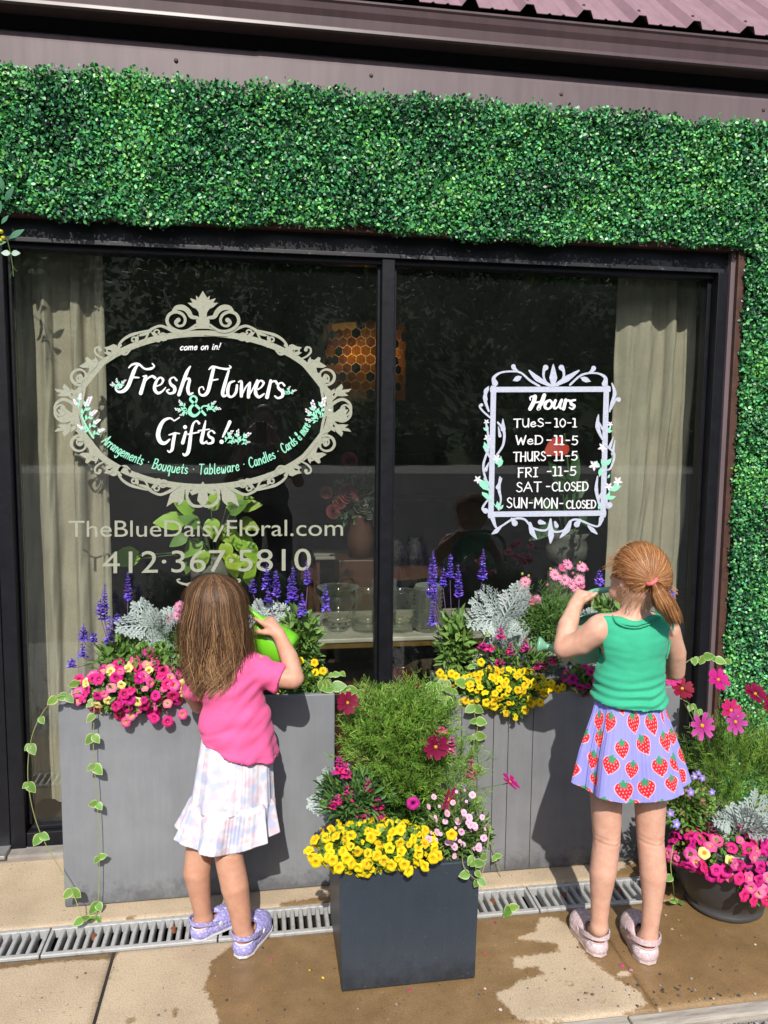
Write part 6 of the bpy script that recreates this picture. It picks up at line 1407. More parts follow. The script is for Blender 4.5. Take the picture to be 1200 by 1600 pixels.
o, VL = finish(s, 'shirt', M_shirtL, gl, 2, disp=dshirt)
# skirt with two tiers
def tier(name, parent, mat, cs, n=360, m=60, pleats=9, amp=(.004, .012), colf=None, ph=0.0, hemw=0.0, th=.0018, sharp=1.0):
    """cs: [(v, centre, half-width, half-depth)] from top to hem"""
    us = np.linspace(0, 2*np.pi, n, endpoint=False); vs = np.linspace(0, 1, m)
    kv = [c[0] for c in cs]; C = np.array([[np.interp(v, kv, [c[1][i] for c in cs]) for i in range(3)] for v in vs]); A = np.interp(vs, kv, [c[2] for c in cs]); B = np.interp(vs, kv, [c[3] for c in cs])
    V = np.zeros((m, n, 3)); uu = us+.15*np.sin(us*3+ph)+.1*np.sin(us*5+1+ph)
    w1 = np.sin(uu*pleats+ph); w2 = np.sin(uu*pleats*2.3+1.3+ph)*.35; w = np.sign(w1)*np.abs(w1)**sharp+w2; fine = (np.sin(us*57+5*np.sin(us*4))+.6*np.sin(us*91+4*np.sin(us*7)))*.055
    for j, v in enumerate(vs):
        am = amp[0]+(amp[1]-amp[0])*v; r = am*w+fine*am*(1.2-v)*2
        V[j, :, 0] = C[j, 0]+(A[j]+r)*np.cos(us); V[j, :, 1] = C[j, 1]+(B[j]+r)*np.sin(us); V[j, :, 2] = C[j, 2]+hemw*v*v*(w*.6+.5*np.sin(us*2+ph))
    O = V.reshape(-1, 3); I = O.copy(); cx = np.repeat(C, n, 0); dd = O-cx; dd[:, 2] = 0; dd /= np.linalg.norm(dd, axis=1)[:, None]; I -= dd*th
    ix = np.arange(m*n).reshape(m, n); nx_ = np.roll(ix, -1, 1); F = np.stack([ix[:-1], ix[1:], nx_[1:], nx_[:-1]], -1).reshape(-1, 4); N_ = m*n
    hem = np.stack([ix[-1], ix[-1]+N_, nx_[-1]+N_, nx_[-1]], -1); F = np.vstack([F[:, ::-1], F+N_, hem[:, ::-1]])
    cc = None
    if colf is not None:
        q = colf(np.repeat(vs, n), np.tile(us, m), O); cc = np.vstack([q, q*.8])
    return link(name, mesh_np(name, np.vstack([O, I]), F, colors=cc), mat, parent)
def tie_dye(v, u, O):
    a = np.array([mnoise.noise(Vector((x*48, y*48, z*48))) for x, y, z in O]); b = np.array([mnoise.noise(Vector((x*36+7, y*36, z*36+3))) for x, y, z in O])
    c = np.tile(np.array([.66, .65, .70]), (len(v), 1)); k = np.clip(a*2.2-.05, 0, .7)[:, None]; c = c*(1-k)+np.array([.66, .44, .52])*k; k = np.clip(b*2.2-.12, 0, .7)[:, None]; c = c*(1-k)+np.array([.40, .47, .69])*k
    k = np.clip(-a*3-.9, 0, 1)[:, None]*.6; return c*(1-k)+np.array([.66, .42, .32])*k
M_skirtL = cloth_mat('pastel tie-dye cotton', vc=True, weave=700)
sk = empty('skirt', (0, 0, 0)); sk.parent = gl; sk.matrix_parent_inverse = Matrix.Translation(-gl.location)
tier('upper_tier', sk, M_skirtL, [(0, P(368,1135,-.59), .092, .070), (.4, P(367,1190,-.60), .106, .084), (1, P(363,1251,-.605), .117, .098)], m=44, pleats=8, amp=(.002, .006), colf=tie_dye, ph=.6)
tier('lower_tier', sk, M_skirtL, [(0, P(363,1244,-.605), .116, .097), (.12, P(363,1251,-.605), .125, .106), (1, P(356,1301,-.605), .140, .118)], m=44, pleats=7, amp=(.003, .017), colf=tie_dye, ph=1.9, hemw=.012)
# long hair
def long_hair():
    g = np.random.default_rng(5); zc = HL[2]; ztop = P(330, 899, -.56).z+.004; rz = ztop-zc
    zk = [0.0, .40, .665, .72, .78, .86, zc, zc+.001]
    zz = [P(0, y, -.66).z for y in (1113, 1090, 1060, 1020, 985, 955)]
    hw_t = [.060, .080, .090, .094, .092, .086]; cx_t = [P(x, 1000, -.66).x for x in (338, 337, 336, 335, 334, 334)]; hd_t = [.080, .092, .100, .104, .106, .100]
    zz_, hw_, cx_, hd_ = [list(reversed(q)) if zz[0] > zz[-1] else q for q in (zz, hw_t, cx_t, hd_t)]
    def prof(z):
        hw = np.interp(z, zz_, hw_); cx = np.interp(z, zz_, cx_); hd = np.interp(z, zz_, hd_)
        t = np.clip((z-zz_[-1])/(ztop-zz_[-1]), 0, 1); f = np.sqrt(np.clip(1-t**1.95, 0, 1)); return hw*f, cx+(HL[0]-cx)*t, hd*f
    cy = HL[1]
    # base volume
    nu, nv = 48, 40; V = []
    for j in range(nv+1):
        z = ztop-(ztop-zz_[0]-.03)*(j/nv)**1.0; hw, cx, hd = prof(z)
        for i in range(nu+1):
            ph = -2.05+4.1*i/nu; V.append((cx+hw*.86*math.sin(ph), cy-hd*.86*math.cos(ph) if abs(ph) < 1.57 else cy-hd*.5*math.cos(ph), z))
    F = [[j*(nu+1)+i, (j+1)*(nu+1)+i, (j+1)*(nu+1)+i+1, j*(nu+1)+i+1] for j in range(nv) for i in range(nu)]
    Vb = np.array(V); Cb = np.tile(np.array([.070, .036, .019]), (len(Vb), 1))
    n, m = 8600, 26; ph = g.uniform(-2.1, 2.1, n); rho = .86+.16*g.random(n)**.8; z0 = ztop-rz*.10*g.random(n)*1.0; clump = np.round((ph+.04*g.normal(size=n))*7)/7
    L = g.uniform(.0, 1, n); zend = zz_[0]+.008+.10*(L**2.2)+.022*np.clip(np.abs(ph)-1.2, 0, 1)+.014*np.sin(clump*23); v = np.linspace(0, 1, m)
    Z = z0[:, None]+(zend-z0)[:, None]*v[None, :]**.9
    hw, cx, hd = prof(Z); k = 5; wav = np.clip((v-.30)/.7, 0, 1)[None, :]
    p1 = g.uniform(0, 6.28, n)[:, None]; pc = (clump*7.3)[:, None]
    PH = ph[:, None]+wav*(.20*np.sin(8*v[None, :]+pc*1.0)+.07*np.sin(15*v[None, :]+p1))+(clump-ph)[:, None]*.72*wav+.03*np.sin(p1+v*4)
    rr = rho[:, None]*(1+.05*wav*np.sin(13*v[None, :]+pc*2))
    X = cx+hw*rr*np.sin(PH); Yv = cy-hd*rr*np.where(np.abs(PH) < 1.57, np.cos(PH), .5*np.cos(PH))
    cu = np.clip((v-.84)/.16, 0, 1)[None, :]; ang = pc*3+cu*4.2*(1+.4*np.sin(pc*5)); X = X+cu*.024*np.cos(ang)-.0*cu; Yv = Yv-cu*.018*np.sin(ang); Z = Z+cu*.014*np.sin(ang+.8)
    fly = (g.random(n) < .09)[:, None]*np.clip(v/.5, 0, 1)[None, :]*.024; X = X+fly*np.sin(p1*3); Yv = Yv-fly*.5
    Pn = np.stack([X, Yv, Z], -1); Nn = np.stack([np.sin(PH), -np.cos(PH), .25+0*PH], -1)
    W = (np.full((n, m), .0016)*np.interp(v, [0, .1, .8, 1], [.7, 1, 1, .3])[None, :])*g.uniform(.5, 1.15, n)[:, None]
    dark = np.array([.055, .028, .014]); midc = np.array([.19, .098, .045]); lite = np.array([.47, .28, .135])
    tone = np.clip(g.normal(.40, .26, n)+.22*np.sin(clump*31), 0, 1)[:, None]; t2 = np.clip(tone*.85+(.38*v[None, :]-.14), 0, 1)[..., None]
    C = np.where(t2 < .5, dark+(midc-dark)*t2*2, midc+(lite-midc)*(t2-.5)*2)
    Vr, Fr, Cr = ribbons(Pn, Nn, W, C); me = mesh_np('hair', np.vstack([Vb, Vr]), np.vstack([np.array(F), Fr+len(Vb)]), colors=np.vstack([Cb, Cr])); return link('hair', me, M_hair, gl, kind='stuff')
long_hair()

# ------------------------------------------------------------------ girl in green with the ponytail
gr = empty('person', tuple(G(975, 1470))[:3], 'girl in green vest and lilac strawberry skirt, ginger ponytail, holding a sage green watering can', 'person', 'girls watering the flowers')
YB = -.87
s = SDF((.78, -1.02, .0), (1.27, -.55, 1.25), .0042)
def torso_R(s, g=0.0):
    s.ell(P(988,1000,YB+.01), (.092+g, .062+g, .088+g), None, .03); s.ell(P(984,1062,YB+.01), (.088+g, .064+g, .08+g), None, .03); s.ell(P(982,1135,YB+.005), (.088+g, .066+g, .07+g), None, .03); s.cap(P(942,978,YB+.01), P(1036,978,YB), .034+g, .034+g, .02)
torso_R(s)
s.chain([P(934,985,YB+.01), P(908,1004,YB+.04), P(881,1013,YB+.07)], [.037, .034, .030], .014); s.chain([P(881,1012,YB+.07), P(887,978,YB+.11), P(898,948,YB+.15)], [.0298, .029, .0205], .0015)
s.chain([P(1044,986,YB), P(1056,1020,YB+.02), P(1056,1050,YB+.05)], [.033, .028, .025], .014); s.chain([P(1056,1050,YB+.05), P(1020,1045,YB+.14), P(975,1030,YB+.22)], [.0248, .024, .019], .0015)
s.chain([P(949,1160,YB), P(947,1240,YB), P(948,1312,YB)], [.055, .0445, .038], .018); s.chain([P(948,1312,YB), P(942,1362,YB-.006), P(938,1405,YB), P(936,1448,YB+.005)], [.0378, .0372, .028, .0225], .0015)
s.chain([P(1017,1160,YB-.01), P(1016,1240,YB-.01), P(1016,1312,YB-.01)], [.055, .0445, .038], .018); s.chain([P(1016,1312,YB-.01), P(1021,1365,YB-.02), P(1019,1412,YB-.02), P(1014,1462,YB-.015)], [.0378, .0372, .028, .0225], .0015)
HR = np.array(P(1000, 902, YB+.015)); fR = unit((-.40, .86, -.28))
s.cap(P(988,970,YB+.0), P(994,935,YB+.005), .034, .033, .02); s.ell(HR, (.073, .080, .088), None, .015); eyR = face(s, HR, fR, .074)
hl_, tl_ = G(939, 1497), G(902, 1440); hr_, tr_ = G(1013, 1509), G(987, 1443)
for an, he, to in ((P(936,1448,YB+.005), hl_, tl_), (P(1014,1462,YB-.015), hr_, tr_)):
    he = Vector((he.x, he.y, 0)); to = Vector((to.x, to.y, 0)); d = (to-he).normalized(); Ls = (to-he).length
    s.cap(he+d*.034+Vector((0, 0, .030)), he+d*.038+Vector((0, 0, .05)), .021, .023, .012); s.cap(an, he+d*.045+Vector((0, 0, .048)), .0235, .0225, .012); s.cap(he+d*.04+Vector((0, 0, .03)), he+d*(Ls*.72)+Vector((0, 0, .024)), .021, .017, .012)
wr = P(898, 948, YB+.15); hand(s, wr, np.array(P(912,922,YB+.165))-np.array(wr), (.75, .45, .1), .098, [1.0, 1.05, 1.1, 1.1], (-.2, -.6, .9), thumb_t=(.55, -.45, .65))
hand(s, P(975,1030,YB+.22), (-.7, .4, .1), (0, .1, 1), .098, [.35, .4, .45, .5], (0, 1, 0))
finish(s, 'body', M_skR, gr, 2, disp=creases([P(948,1322,YB-.04), P(1016,1322,YB-.05)], P(881,1012,YB+.05)))
for e in eyR: MB().lathe([(.0001, .011), (.006, .009), (.010, .004), (.011, 0), (.010, -.004), (.0001, -.011)], tuple(e), 12).build('eye', M_eye, gr, smooth=True)
clog(gr, hl_, tl_, M_clR, M_rimR, strap='wide'); clog(gr, hr_, tr_, M_clR, M_rimR, strap='wide')
# vest
M_vest = cloth_mat('green jersey', (.045, .42, .24)); s = SDF((.78, -1.02, .60), (1.27, -.70, 1.10), .0040)
s.ell(P(988,1002,YB+.005), (.102, .073, .092), None, .03); s.ell(P(984,1055,YB+.005), (.099, .076, .085), None, .03); s.ell(P(982,1098,YB+.003), (.112, .090, .07), None, .03); s.cap(P(952,975,YB+.01), P(1030,975,YB+.003), .040, .040, .02)
s.cap(P(905,960,YB+.03), P(921,1020,YB+.02), .046, .044, .004, True); s.cap(P(1078,965,YB), P(1069,1030,YB+.0), .044, .042, .004, True)
s.ell(P(992,946,YB-.02), (.055, .11, .037), None, .006, True); s.plane(P(982,1109,YB-.07), (-.03, .10, -1)); s.plane(P(990,960,YB), (0, 0, 1))
def dvest(V, nn):
    z = V[:, 2]; low = np.clip((.86-z)/.05, 0, 1)*np.clip((z-.735)/.02, 0, 1); a = V[:, 0]
    f = np.sin((z-.10*(a-1.0)**2*6+.004*nz(V, 14, 4, 9, 2)*3)*260+1.5*np.sin(a*16)); d = low*.0034*f*np.clip(.6+1.6*nz(V, 8, 4, 12, 5), 0, 1.3)
    d -= .0012*np.exp(-((z-.745)/.0016)**2); return d+.0035*nz(V, 12, 8, 20, 1)+.0016*nz(V, 30, 10, 70, 6)
o, VV = finish(s, 'vest', M_vest, gr, 2, disp=dvest)
def trim(pts, r=.0026, lift=.0045):
    c = []
    for x, y in catmull(pts, 10): p = onto(VV, x, y); c.append(p+Vector((0, -lift, 0)))
    c = [Vector(q) for q in np.apply_along_axis(lambda a: np.convolve(np.pad(a, 2, 'edge'), np.ones(5)/5, 'valid'), 0, np.array([tuple(p) for p in c]))]
    q = []; 
    for i in range(len(c)-1):
        for k in range(3): t = k/3; p = c[i].lerp(c[i+1], t); w = math.sin((i*3+k)*2.1)*.0016; q.append(tuple(p+Vector((w, -abs(w)*.6, w*.6))))
    MB().tube(q, r, 5).build('ruffle_trim', M_vest, gr, smooth=True)
trim([(929,958),(926,975),(924,1000),(924,1024)]); trim([(1054,962),(1053,985),(1052,1008),(1049,1030)]); trim([(957,960),(964,970),(978,976),(994,978),(1010,975),(1022,968),(1030,960)]); trim([(955,957),(961,966),(976,972),(994,974),(1010,971),(1020,964)], .0018)
# strawberry skirt
def berries(v, u, O):
    c = np.tile(np.array([.28, .27, .68]), (len(v), 1)); sarc = u*.145; z = v*.275
    g = random.Random(9); cx = []
    for r_ in range(6):
        for k in range(12): cx.append(((k+.5*(r_ % 2)+g.uniform(-.16, .16))*.0759, .012+r_*.0560+g.uniform(-.006, .006), g.uniform(-.55, .55), g.uniform(1.0, 1.22)))
    per = 2*math.pi*.145
    for (a, b, rot, sc) in cx:
        ds = (sarc-a+per/2) % per-per/2; dz = z-b; m_ = (np.abs(ds) < .032) & (np.abs(dz) < .034)
        if not m_.any(): continue
        x = (ds[m_]*math.cos(rot)+dz[m_]*math.sin(rot))/sc; y = (-ds[m_]*math.sin(rot)+dz[m_]*math.cos(rot))/sc     # y down
        yy = y/.0235; wd_ = np.where(yy < -.2, np.sqrt(np.clip(1-((yy+.2)/.72)**2, 0, 1)), np.clip(1-((yy+.2)/1.2)**1.75, 0, 1)); f = np.abs(x)/.0205-wd_
        inside = (f < 0) & (yy > -.92) & (yy < 1.0); rim_ = (f < .13) & (yy > -1.0) & (yy < 1.1) & ~inside
        q = c[m_]; q[rim_] = (.70, .40, .50); q[inside] = (.74, .018, .035)
        sx = x/.0078; sy = y/.0078; row = np.floor(sy); dx_ = (sx+.5*(row % 2)) % 1-.5; dy_ = sy % 1-.5; seed = inside & (dx_**2*1.6+dy_**2 < .045); q[seed] = (.82, .45, .40)
        th = np.arctan2(x, -(y+.0155)); rad = np.sqrt(x**2+(y+.0155)**2); lf = (rad < .0115*(.5+.45*np.abs(np.cos(th*2.5)))) ; q[lf] = (.045, .27, .14); c[m_] = q
    return c
M_skirtR = cloth_mat('strawberry print cotton', vc=True, weave=700)
tier('skirt', gr, M_skirtR, [(0, P(982,1078,YB+.005), .088, .062), (.22, P(982,1112,YB+.003), .102, .079), (.6, P(982,1168,YB), .132, .104), (1, P(983,1222,YB), .153, .120)], n=900, m=240, pleats=6, amp=(.0012, .015), colf=berries, ph=2.2, hemw=.009, sharp=.8)
# ponytail hair
def pony():
    g = np.random.default_rng(11); f = fR; up_ = np.array([0, 0, 1.]); rt = unit(np.cross(f, up_)); Tp = np.array(P(1018, 908, YB-.075)); dT = unit((Tp-HR)/np.array([.073, .080, .088]))
    n, m = 6800, 18; D = []
    while len(D) < n:
        d = unit(g.normal(size=3)); ff = d@f; zz = d[2]; sd = abs(d@rt)
        if ff > .52-(0.35 if zz > .5 else 0)*0 and zz < .62: continue
        if zz < -.34+(.30 if ff > 0 else 0)+(.10*sd): continue
        if ff > .05 and zz < .05: continue
        D.append(d)
    D = np.array(D); v = np.linspace(0, 1, m); dot = np.clip(D@dT, -.95, .999); om = np.arccos(dot)[:, None]; so_ = np.sin(om)
    a = np.sin((1-v)[None, :]*om)/so_; b = np.sin(v[None, :]*om)/so_; U = D[:, None, :]*a[..., None]+dT*b[..., None]; U /= np.linalg.norm(U, axis=2)[..., None]
    lift = (1.055+.05*g.random(n)[:, None]+.055*np.sin(np.pi*v)[None, :]*np.clip(om/1.6, 0, 1)); jit = .012*np.sin(g.uniform(0, 6.28, n)[:, None]+v*5)
    Rr = np.array([.073, .080, .088]); Pn = HR+U*Rr*lift[..., None]+np.cross(U, dT)*jit[..., None]*.5
    k = np.clip((v-.85)/.15, 0, 1)[None, :, None]; Pn = Pn*(1-k)+(Tp+np.cross(U, dT)*.006)*k
    col = lambda t: np.where(t < .5, np.array([.10, .032, .010])+(np.array([.28, .105, .034])-np.array([.10, .032, .010]))*t*2, np.array([.28, .105, .034])+(np.array([.60, .33, .14])-np.array([.28, .105, .034]))*(t-.5)*2)
    tone = np.clip(g.normal(.52, .24, n), 0, 1)[:, None, None]+0*v[None, :, None]; W = np.full((n, m), .0015)*g.uniform(.5, 1.1, n)[:, None]
    V1, F1, C1 = ribbons(Pn, U, W, col(tone))
    # scalp cap below the strands
    bm = bmesh.new(); bmesh.ops.create_icosphere(bm, subdivisions=4, radius=1); kill = [q for q in bm.verts if not ((np.array(q.co)@f < .50 or q.co.z > .60) and not (q.co.z < -.30+(.30 if np.array(q.co)@f > 0 else 0)+.1*abs(np.array(q.co)@rt)) and not (np.array(q.co)@f > .05 and q.co.z < .02))]
    bmesh.ops.delete(bm, geom=kill, context='VERTS'); bm.verts.ensure_lookup_table(); V0 = np.array([HR+np.array(q.co)*Rr*1.045 for q in bm.verts]); F0 = np.array([[q.verts[0].index, q.verts[1].index, q.verts[2].index, q.verts[2].index] for q in bm.faces]); tri = [[q.verts[i].index for i in range(3)] for q in bm.faces]; bm.free(); C0 = np.tile(np.array([.16, .06, .02]), (len(V0), 1))
    # tail
    n2, m2 = 2400, 20; v2 = np.linspace(0, 1, m2); path = np.array([np.interp(v2, [0, .18, .5, .8, 1], q) for q in zip(*[tuple(P(x, y, yy)) for x, y, yy in ((1018,909,YB-.078),(1027,922,YB-.105),(1040,945,YB-.105),(1050,962,YB-.095),(1058,977,YB-.085))])]).T
    rad = np.interp(v2, [0, .12, .45, .8, 1], [.006, .015, .0235, .021, .016]); th = g.uniform(0, 6.28, n2); rr = np.sqrt(g.random(n2)); dirp = unit(path[-1]-path[0]); o1 = unit(np.cross(dirp, (0, 1, 0))); o2 = np.cross(dirp, o1)
    tw = th[:, None]+.5*v2[None, :]+.15*np.sin(v2*9)[None, :]; ln = g.uniform(.55, 1.0, n2)[:, None]; vv = v2[None, :]*ln
    pc = np.stack([np.interp(vv, v2, path[:, i]) for i in range(3)], -1); rd = np.interp(vv, v2, rad)*rr[:, None]
    P2 = pc+(np.cos(tw)*rd)[..., None]*o1*1.15+(np.sin(tw)*rd)[..., None]*o2*.75; N2 = np.cos(tw)[..., None]*o1+np.sin(tw)[..., None]*o2
    P2[..., 0] += .004*np.sin(v2*8+1)[None, :]+.004*np.sin(th*5)[:, None]*v2
    W2 = np.full((n2, m2), .0016)*g.uniform(.5, 1.1, n2)[:, None]*np.interp(v2, [0, .8, 1], [1, 1, .35])[None, :]; t2 = np.clip(g.normal(.50, .25, n2), 0, 1)[:, None, None]+(.22*v2-.05)[None, :, None]
    V2, F2, C2 = ribbons(P2, N2, W2, col(np.clip(t2, 0, 1)))
    # wisps at the nape and over the crown
    n3, m3 = 260, 8; v3 = np.linspace(0, 1, m3); ds = []
    while len(ds) < n3:
        d = unit(g.normal(size=3))
        if (d[2] > .2 and d@f > -.2) or (-.6 < d[2] < -.15 and d@f < .1): ds.append(d)
    ds = np.array(ds); tng = unit([0, 0, 1])-ds*ds[:, 2:3]; side = np.cross(ds, tng); up3 = np.where(ds[:, 2:3] > 0, 1, -1)
    P3 = HR+(ds*Rr)[:, None, :]*1.07+(ds[:, None, :]*.022+side[:, None, :]*g.normal(0, .018, n3)[:, None, None])*(v3**1.3)[None, :, None]+np.array([0, 0, 1])*(-.012*v3**2)[None, :, None]
    V3, F3, C3 = ribbons(P3, np.repeat(np.array([[[0, -1, 0.]]]), n3, 0).repeat(m3, 1), np.full((n3, m3), .0009), col(np.full((n3, m3, 1), .7)))
    off = [0]; Vs = [V1, V2, V3]; Fs = []; o_ = 0
    for Vx, Fx in ((V1, F1), (V2, F2), (V3, F3)): Fs.append(Fx+o_); o_ += len(Vx)
    hr = link('hair', mesh_np('hair', np.vstack(Vs), np.vstack(Fs), colors=np.vstack([C1, C2, C3])), M_hair, gr, kind='stuff')
    q = MB(); q.v = [tuple(x) for x in V0]; q.f = tri; q.n = len(V0); q.c = [(.16, .06, .02)]*len(V0); q.build('hair_base', M_hair, hr, smooth=True)
    e = MB(); c = []
    for i in range(25): a = 2*math.pi*i/24; c.append(tuple(Vector(Tp)+Vector(o1)*.0125*math.cos(a)+Vector(o2)*.0105*math.sin(a)+Vector(dirp)*.002))
    e.tube(c, .0055, 8, caps=False).build('hair_tie', simple('coral hair tie', (.72, .16, .16), .8, scale=90), hr, smooth=True)
pony()

# ------------------------------------------------------------------ watering cans
def can(name, label, c, axis, r0, r1, h, mat, handle, spout, rose_at, hr_=.0085):
    t = empty(name, tuple(c), label, 'watering can', 'watering cans'); ax = Vector(axis).normalized(); q = Vector((0, 0, 1)).rotation_difference(ax); c = Vector(c)
    prof = [(0, -.5), (.72, -.5), (.90, -.47), (1.0, -.38), (1.0, -.1), (.97, .2), (.92, .40), (.84, .48), (.70, .50), (.70, .47), (.80, .42), (.86, .2), (.9, -.35), (0, -.42)]
    b = MB().lathe([(u*(r0+(r1-r0)*(w+.5)), w*h) for u, w in prof], k=36); b.v = [tuple(c+q @ Vector(v)) for v in b.v]; b.build('can_body', mat, t, smooth=True)
    n = len(handle); hp_ = catmull([tuple(p) for p in handle], 8); MB().tube([tuple(p) for p in hp_], hr_, 12).build('handle', mat, t, smooth=True)
    sp_ = catmull([tuple(p) for p in spout], 8); m = len(sp_); MB().tube([tuple(p) for p in sp_], [.020-.011*i/(m-1) for i in range(m)], 14).build('spout', mat, t, smooth=True)
    d = (Vector(sp_[-1])-Vector(sp_[-3])).normalized(); rq = Vector((0, 0, 1)).rotation_difference(d); ro = MB().lathe([(.009, -.004), (.024, .016), (.026, .020), (.024, .024), (.0, .028)], k=20); ro.v = [tuple(Vector(sp_[-1])+rq @ Vector(v)) for v in ro.v]; ro.build('sprinkler_head', mat, t, smooth=True)
    return t
M_lime = simple('lime green plastic', (.17, .56, .02), .30, var=.08, bmp=0, sub=.15, coat=.2); M_sage = simple('sage green plastic', (.20, .44, .29), .36, var=.08, bmp=0, sub=.1)
cL = P(424, 1001, -.455)
can('watering_can', 'glossy lime green watering can held by the long-haired girl in pink', cL, P(385,972,-.43)-P(452,1018,-.475), .062, .058, .14, M_lime,
    [P(444,1006,-.50), P(432,984,-.512), P(414,972,-.508), P(396,958,-.498), P(382,948,-.485), P(374,955,-.46)], [P(392,1000,-.42), P(372,1000,-.40), P(350,985,-.37), P(325,975,-.34)], None, .0088)
can('watering_can', 'matt sage green watering can held by the girl in the green vest', P(924,996,-.62), (-.35, .1, 1), .082, .074, .12, M_sage,
    [P(992,985,-.64), P(996,940,-.66), P(975,921,-.675), P(945,922,-.69), P(920,928,-.70), P(905,950,-.67), P(896,972,-.64)], [P(898,1012,-.60), P(880,1014,-.60), P(866,1013,-.59), P(852,1010,-.58)], None, .0088)

# ------------------------------------------------------------------ photographer, seen only as a reflection in the window
ph = empty('person', (.02, -3.16, -.04), 'adult in grey T-shirt and dark shorts taking the picture, reflected in the left pane', 'person')
z0 = -.045; s = SDF((-.45, -3.42, z0), (.48, -2.80, 1.75), .009)
s.chain([(-.085, -3.16, .86+z0), (-.10, -3.14, .48+z0), (-.10, -3.17, .09+z0)], [.095, .062, .04], .03); s.chain([(.125, -3.16, .86+z0), (.14, -3.14, .48+z0), (.14, -3.17, .09+z0)], [.095, .062, .04], .03)
for x in (-.10, .14): s.cap((x, -3.19, .05+z0), (x, -3.02, .035+z0), .04, .032, .02)
s.ell((.02, -3.16, .95+z0), (.17, .12, .14), None, .04); s.ell((.02, -3.16, 1.12+z0), (.145, .10, .14), None, .04); s.ell((.02, -3.15, 1.30+z0), (.17, .11, .14), None, .04); s.cap((-.13, -3.15, 1.40+z0), (.17, -3.15, 1.40+z0), .055, .055, .03)
s.cap((.02, -3.14, 1.42+z0), (.02, -3.11, 1.53+z0), .055, .052, .02); Hp = np.array([.02, -3.10, 1.63+z0]); s.ell(Hp, (.078, .095, .105), None, .02); face(s, Hp, unit((0, 1, -.1)), .088)
for sg, wx in ((-1, -.085), (1, .085)):
    sx = .02+sg*.17; s.chain([(sx, -3.15, 1.38+z0), (sx+sg*.09, -3.10, 1.17+z0)], [.052, .04], .02); s.chain([(sx+sg*.09, -3.10, 1.17+z0), (wx+sg*.01, -2.91, 1.47)], [.04, .028], .015)
    hand(s, (wx+sg*.01, -2.91, 1.46), (-sg*.25, .2, .9), (-sg, .1, .2), .15, [.5, .6, .7, .8], (0, -1, 0))
finish(s, 'body', M_skP, ph, 2)
M_tee = cloth_mat('grey jersey', (.12, .12, .13)); M_short = cloth_mat('dark shorts', (.012, .012, .02))
s = SDF((-.45, -3.42, .75), (.48, -2.95, 1.6), .009); s.ell((.02, -3.16, 1.06+z0), (.19, .135, .16), None, .04); s.ell((.02, -3.15, 1.28+z0), (.185, .13, .16), None, .04); s.cap((-.14, -3.15, 1.40+z0), (.18, -3.15, 1.40+z0), .066, .066, .03)
for sg in (-1, 1): sx = .02+sg*.16; s.cap((sx, -3.15, 1.38+z0), (sx+sg*.055, -3.12, 1.26+z0), .066, .068, .02)
s.ell((.02, -3.12, 1.51+z0), (.07, .08, .05), None, .02, True); s.plane((0, -3.16, .93+z0), (0, 0, -1)); finish(s, 'shirt', M_tee, ph, 2)
s = SDF((-.45, -3.42, .35), (.48, -2.95, 1.2), .009); s.ell((.02, -3.16, .95+z0), (.185, .135, .13), None, .04); s.cap((-.09, -3.16, .88+z0), (-.105, -3.15, .5+z0), .105, .09, .03); s.cap((.13, -3.16, .88+z0), (.145, -3.15, .5+z0), .105, .09, .03); s.plane((0, 0, .55+z0), (0, 0, -1)); finish(s, 'shorts', M_short, ph, 2)
s = SDF((-.15, -3.25, 1.5), (.2, -2.95, 1.80), .009); s.ell(Hp+np.array([0, -.018, .018]), (.088, .10, .108), None, .02); s.ell(Hp+np.array([0, .06, -.045]), (.10, .085, .10), None, .01, True); s.ell(Hp+np.array([0, -.09, .03]), (.055, .05, .055), None, .02)
finish(s, 'hair', simple('dark hair', (.03, .018, .012), .5), ph, 2)
pq = MB().bbox((-.04, -2.876, 1.42), (.04, -2.868, 1.575), .003); tag(pq.build('phone', M_black), 'black phone held up by the adult reflected in the left pane', 'phone')
for x in (-.10, .14): MB().bbox((x-.045, -3.25, -.045), (x+.045, -2.97, -.018), .01).build('sandal', M_short, ph)
# ================================================================== THINGS INSIDE THE SHOP, seen through the panes
def clear_glass(name, tint, edge=.75, body=.04):
    m, nt, b = newmat(name); nt.nodes.remove(b); lw = N(nt, 'ShaderNodeLayerWeight'); lw.inputs[0].default_value = .5
    f = math_(nt, 'MULTIPLY_ADD', math_(nt, 'POWER', lw.outputs['Facing'], 2.5), edge); f.node.inputs[2].default_value = body
    tr = N(nt, 'ShaderNodeBsdfTransparent'); tr.inputs[0].default_value = (*tint, 1); gl = N(nt, 'ShaderNodeBsdfGlossy'); gl.inputs['Roughness'].default_value = .08; gl.inputs[0].default_value = (.8, .8, .76, 1)
    d = N(nt, 'ShaderNodeBsdfDiffuse'); d.inputs[0].default_value = (.5, .5, .45, 1); m0 = N(nt, 'ShaderNodeMixShader'); m0.inputs[0].default_value = .45; nt.links.new(gl.outputs[0], m0.inputs[1]); nt.links.new(d.outputs[0], m0.inputs[2])
    ms = N(nt, 'ShaderNodeMixShader'); nt.links.new(f, ms.inputs[0]); nt.links.new(tr.outputs[0], ms.inputs[1]); nt.links.new(m0.outputs[0], ms.inputs[2]); nt.links.new(ms.outputs[0], nt.nodes['Material Output'].inputs[0]); return m
M_vg = clear_glass('clear vase glass', (.93, .94, .92)); M_vg2 = clear_glass('patterned vase glass', (.7, .7, .64), .9, .32)
M_marb = simple('marble top', (.42, .38, .31), .3, scale=8); M_gold = simple('gilt edge', (.25, .14, .04), .4, metal=.5); M_wood = simple('dark red wood', (.07, .028, .016), .35, scale=8); M_cer = simple('grey ceramic', (.13, .125, .105), .6)
a, b_ = G(392, 1003, .65), G(700, 1003, .65)
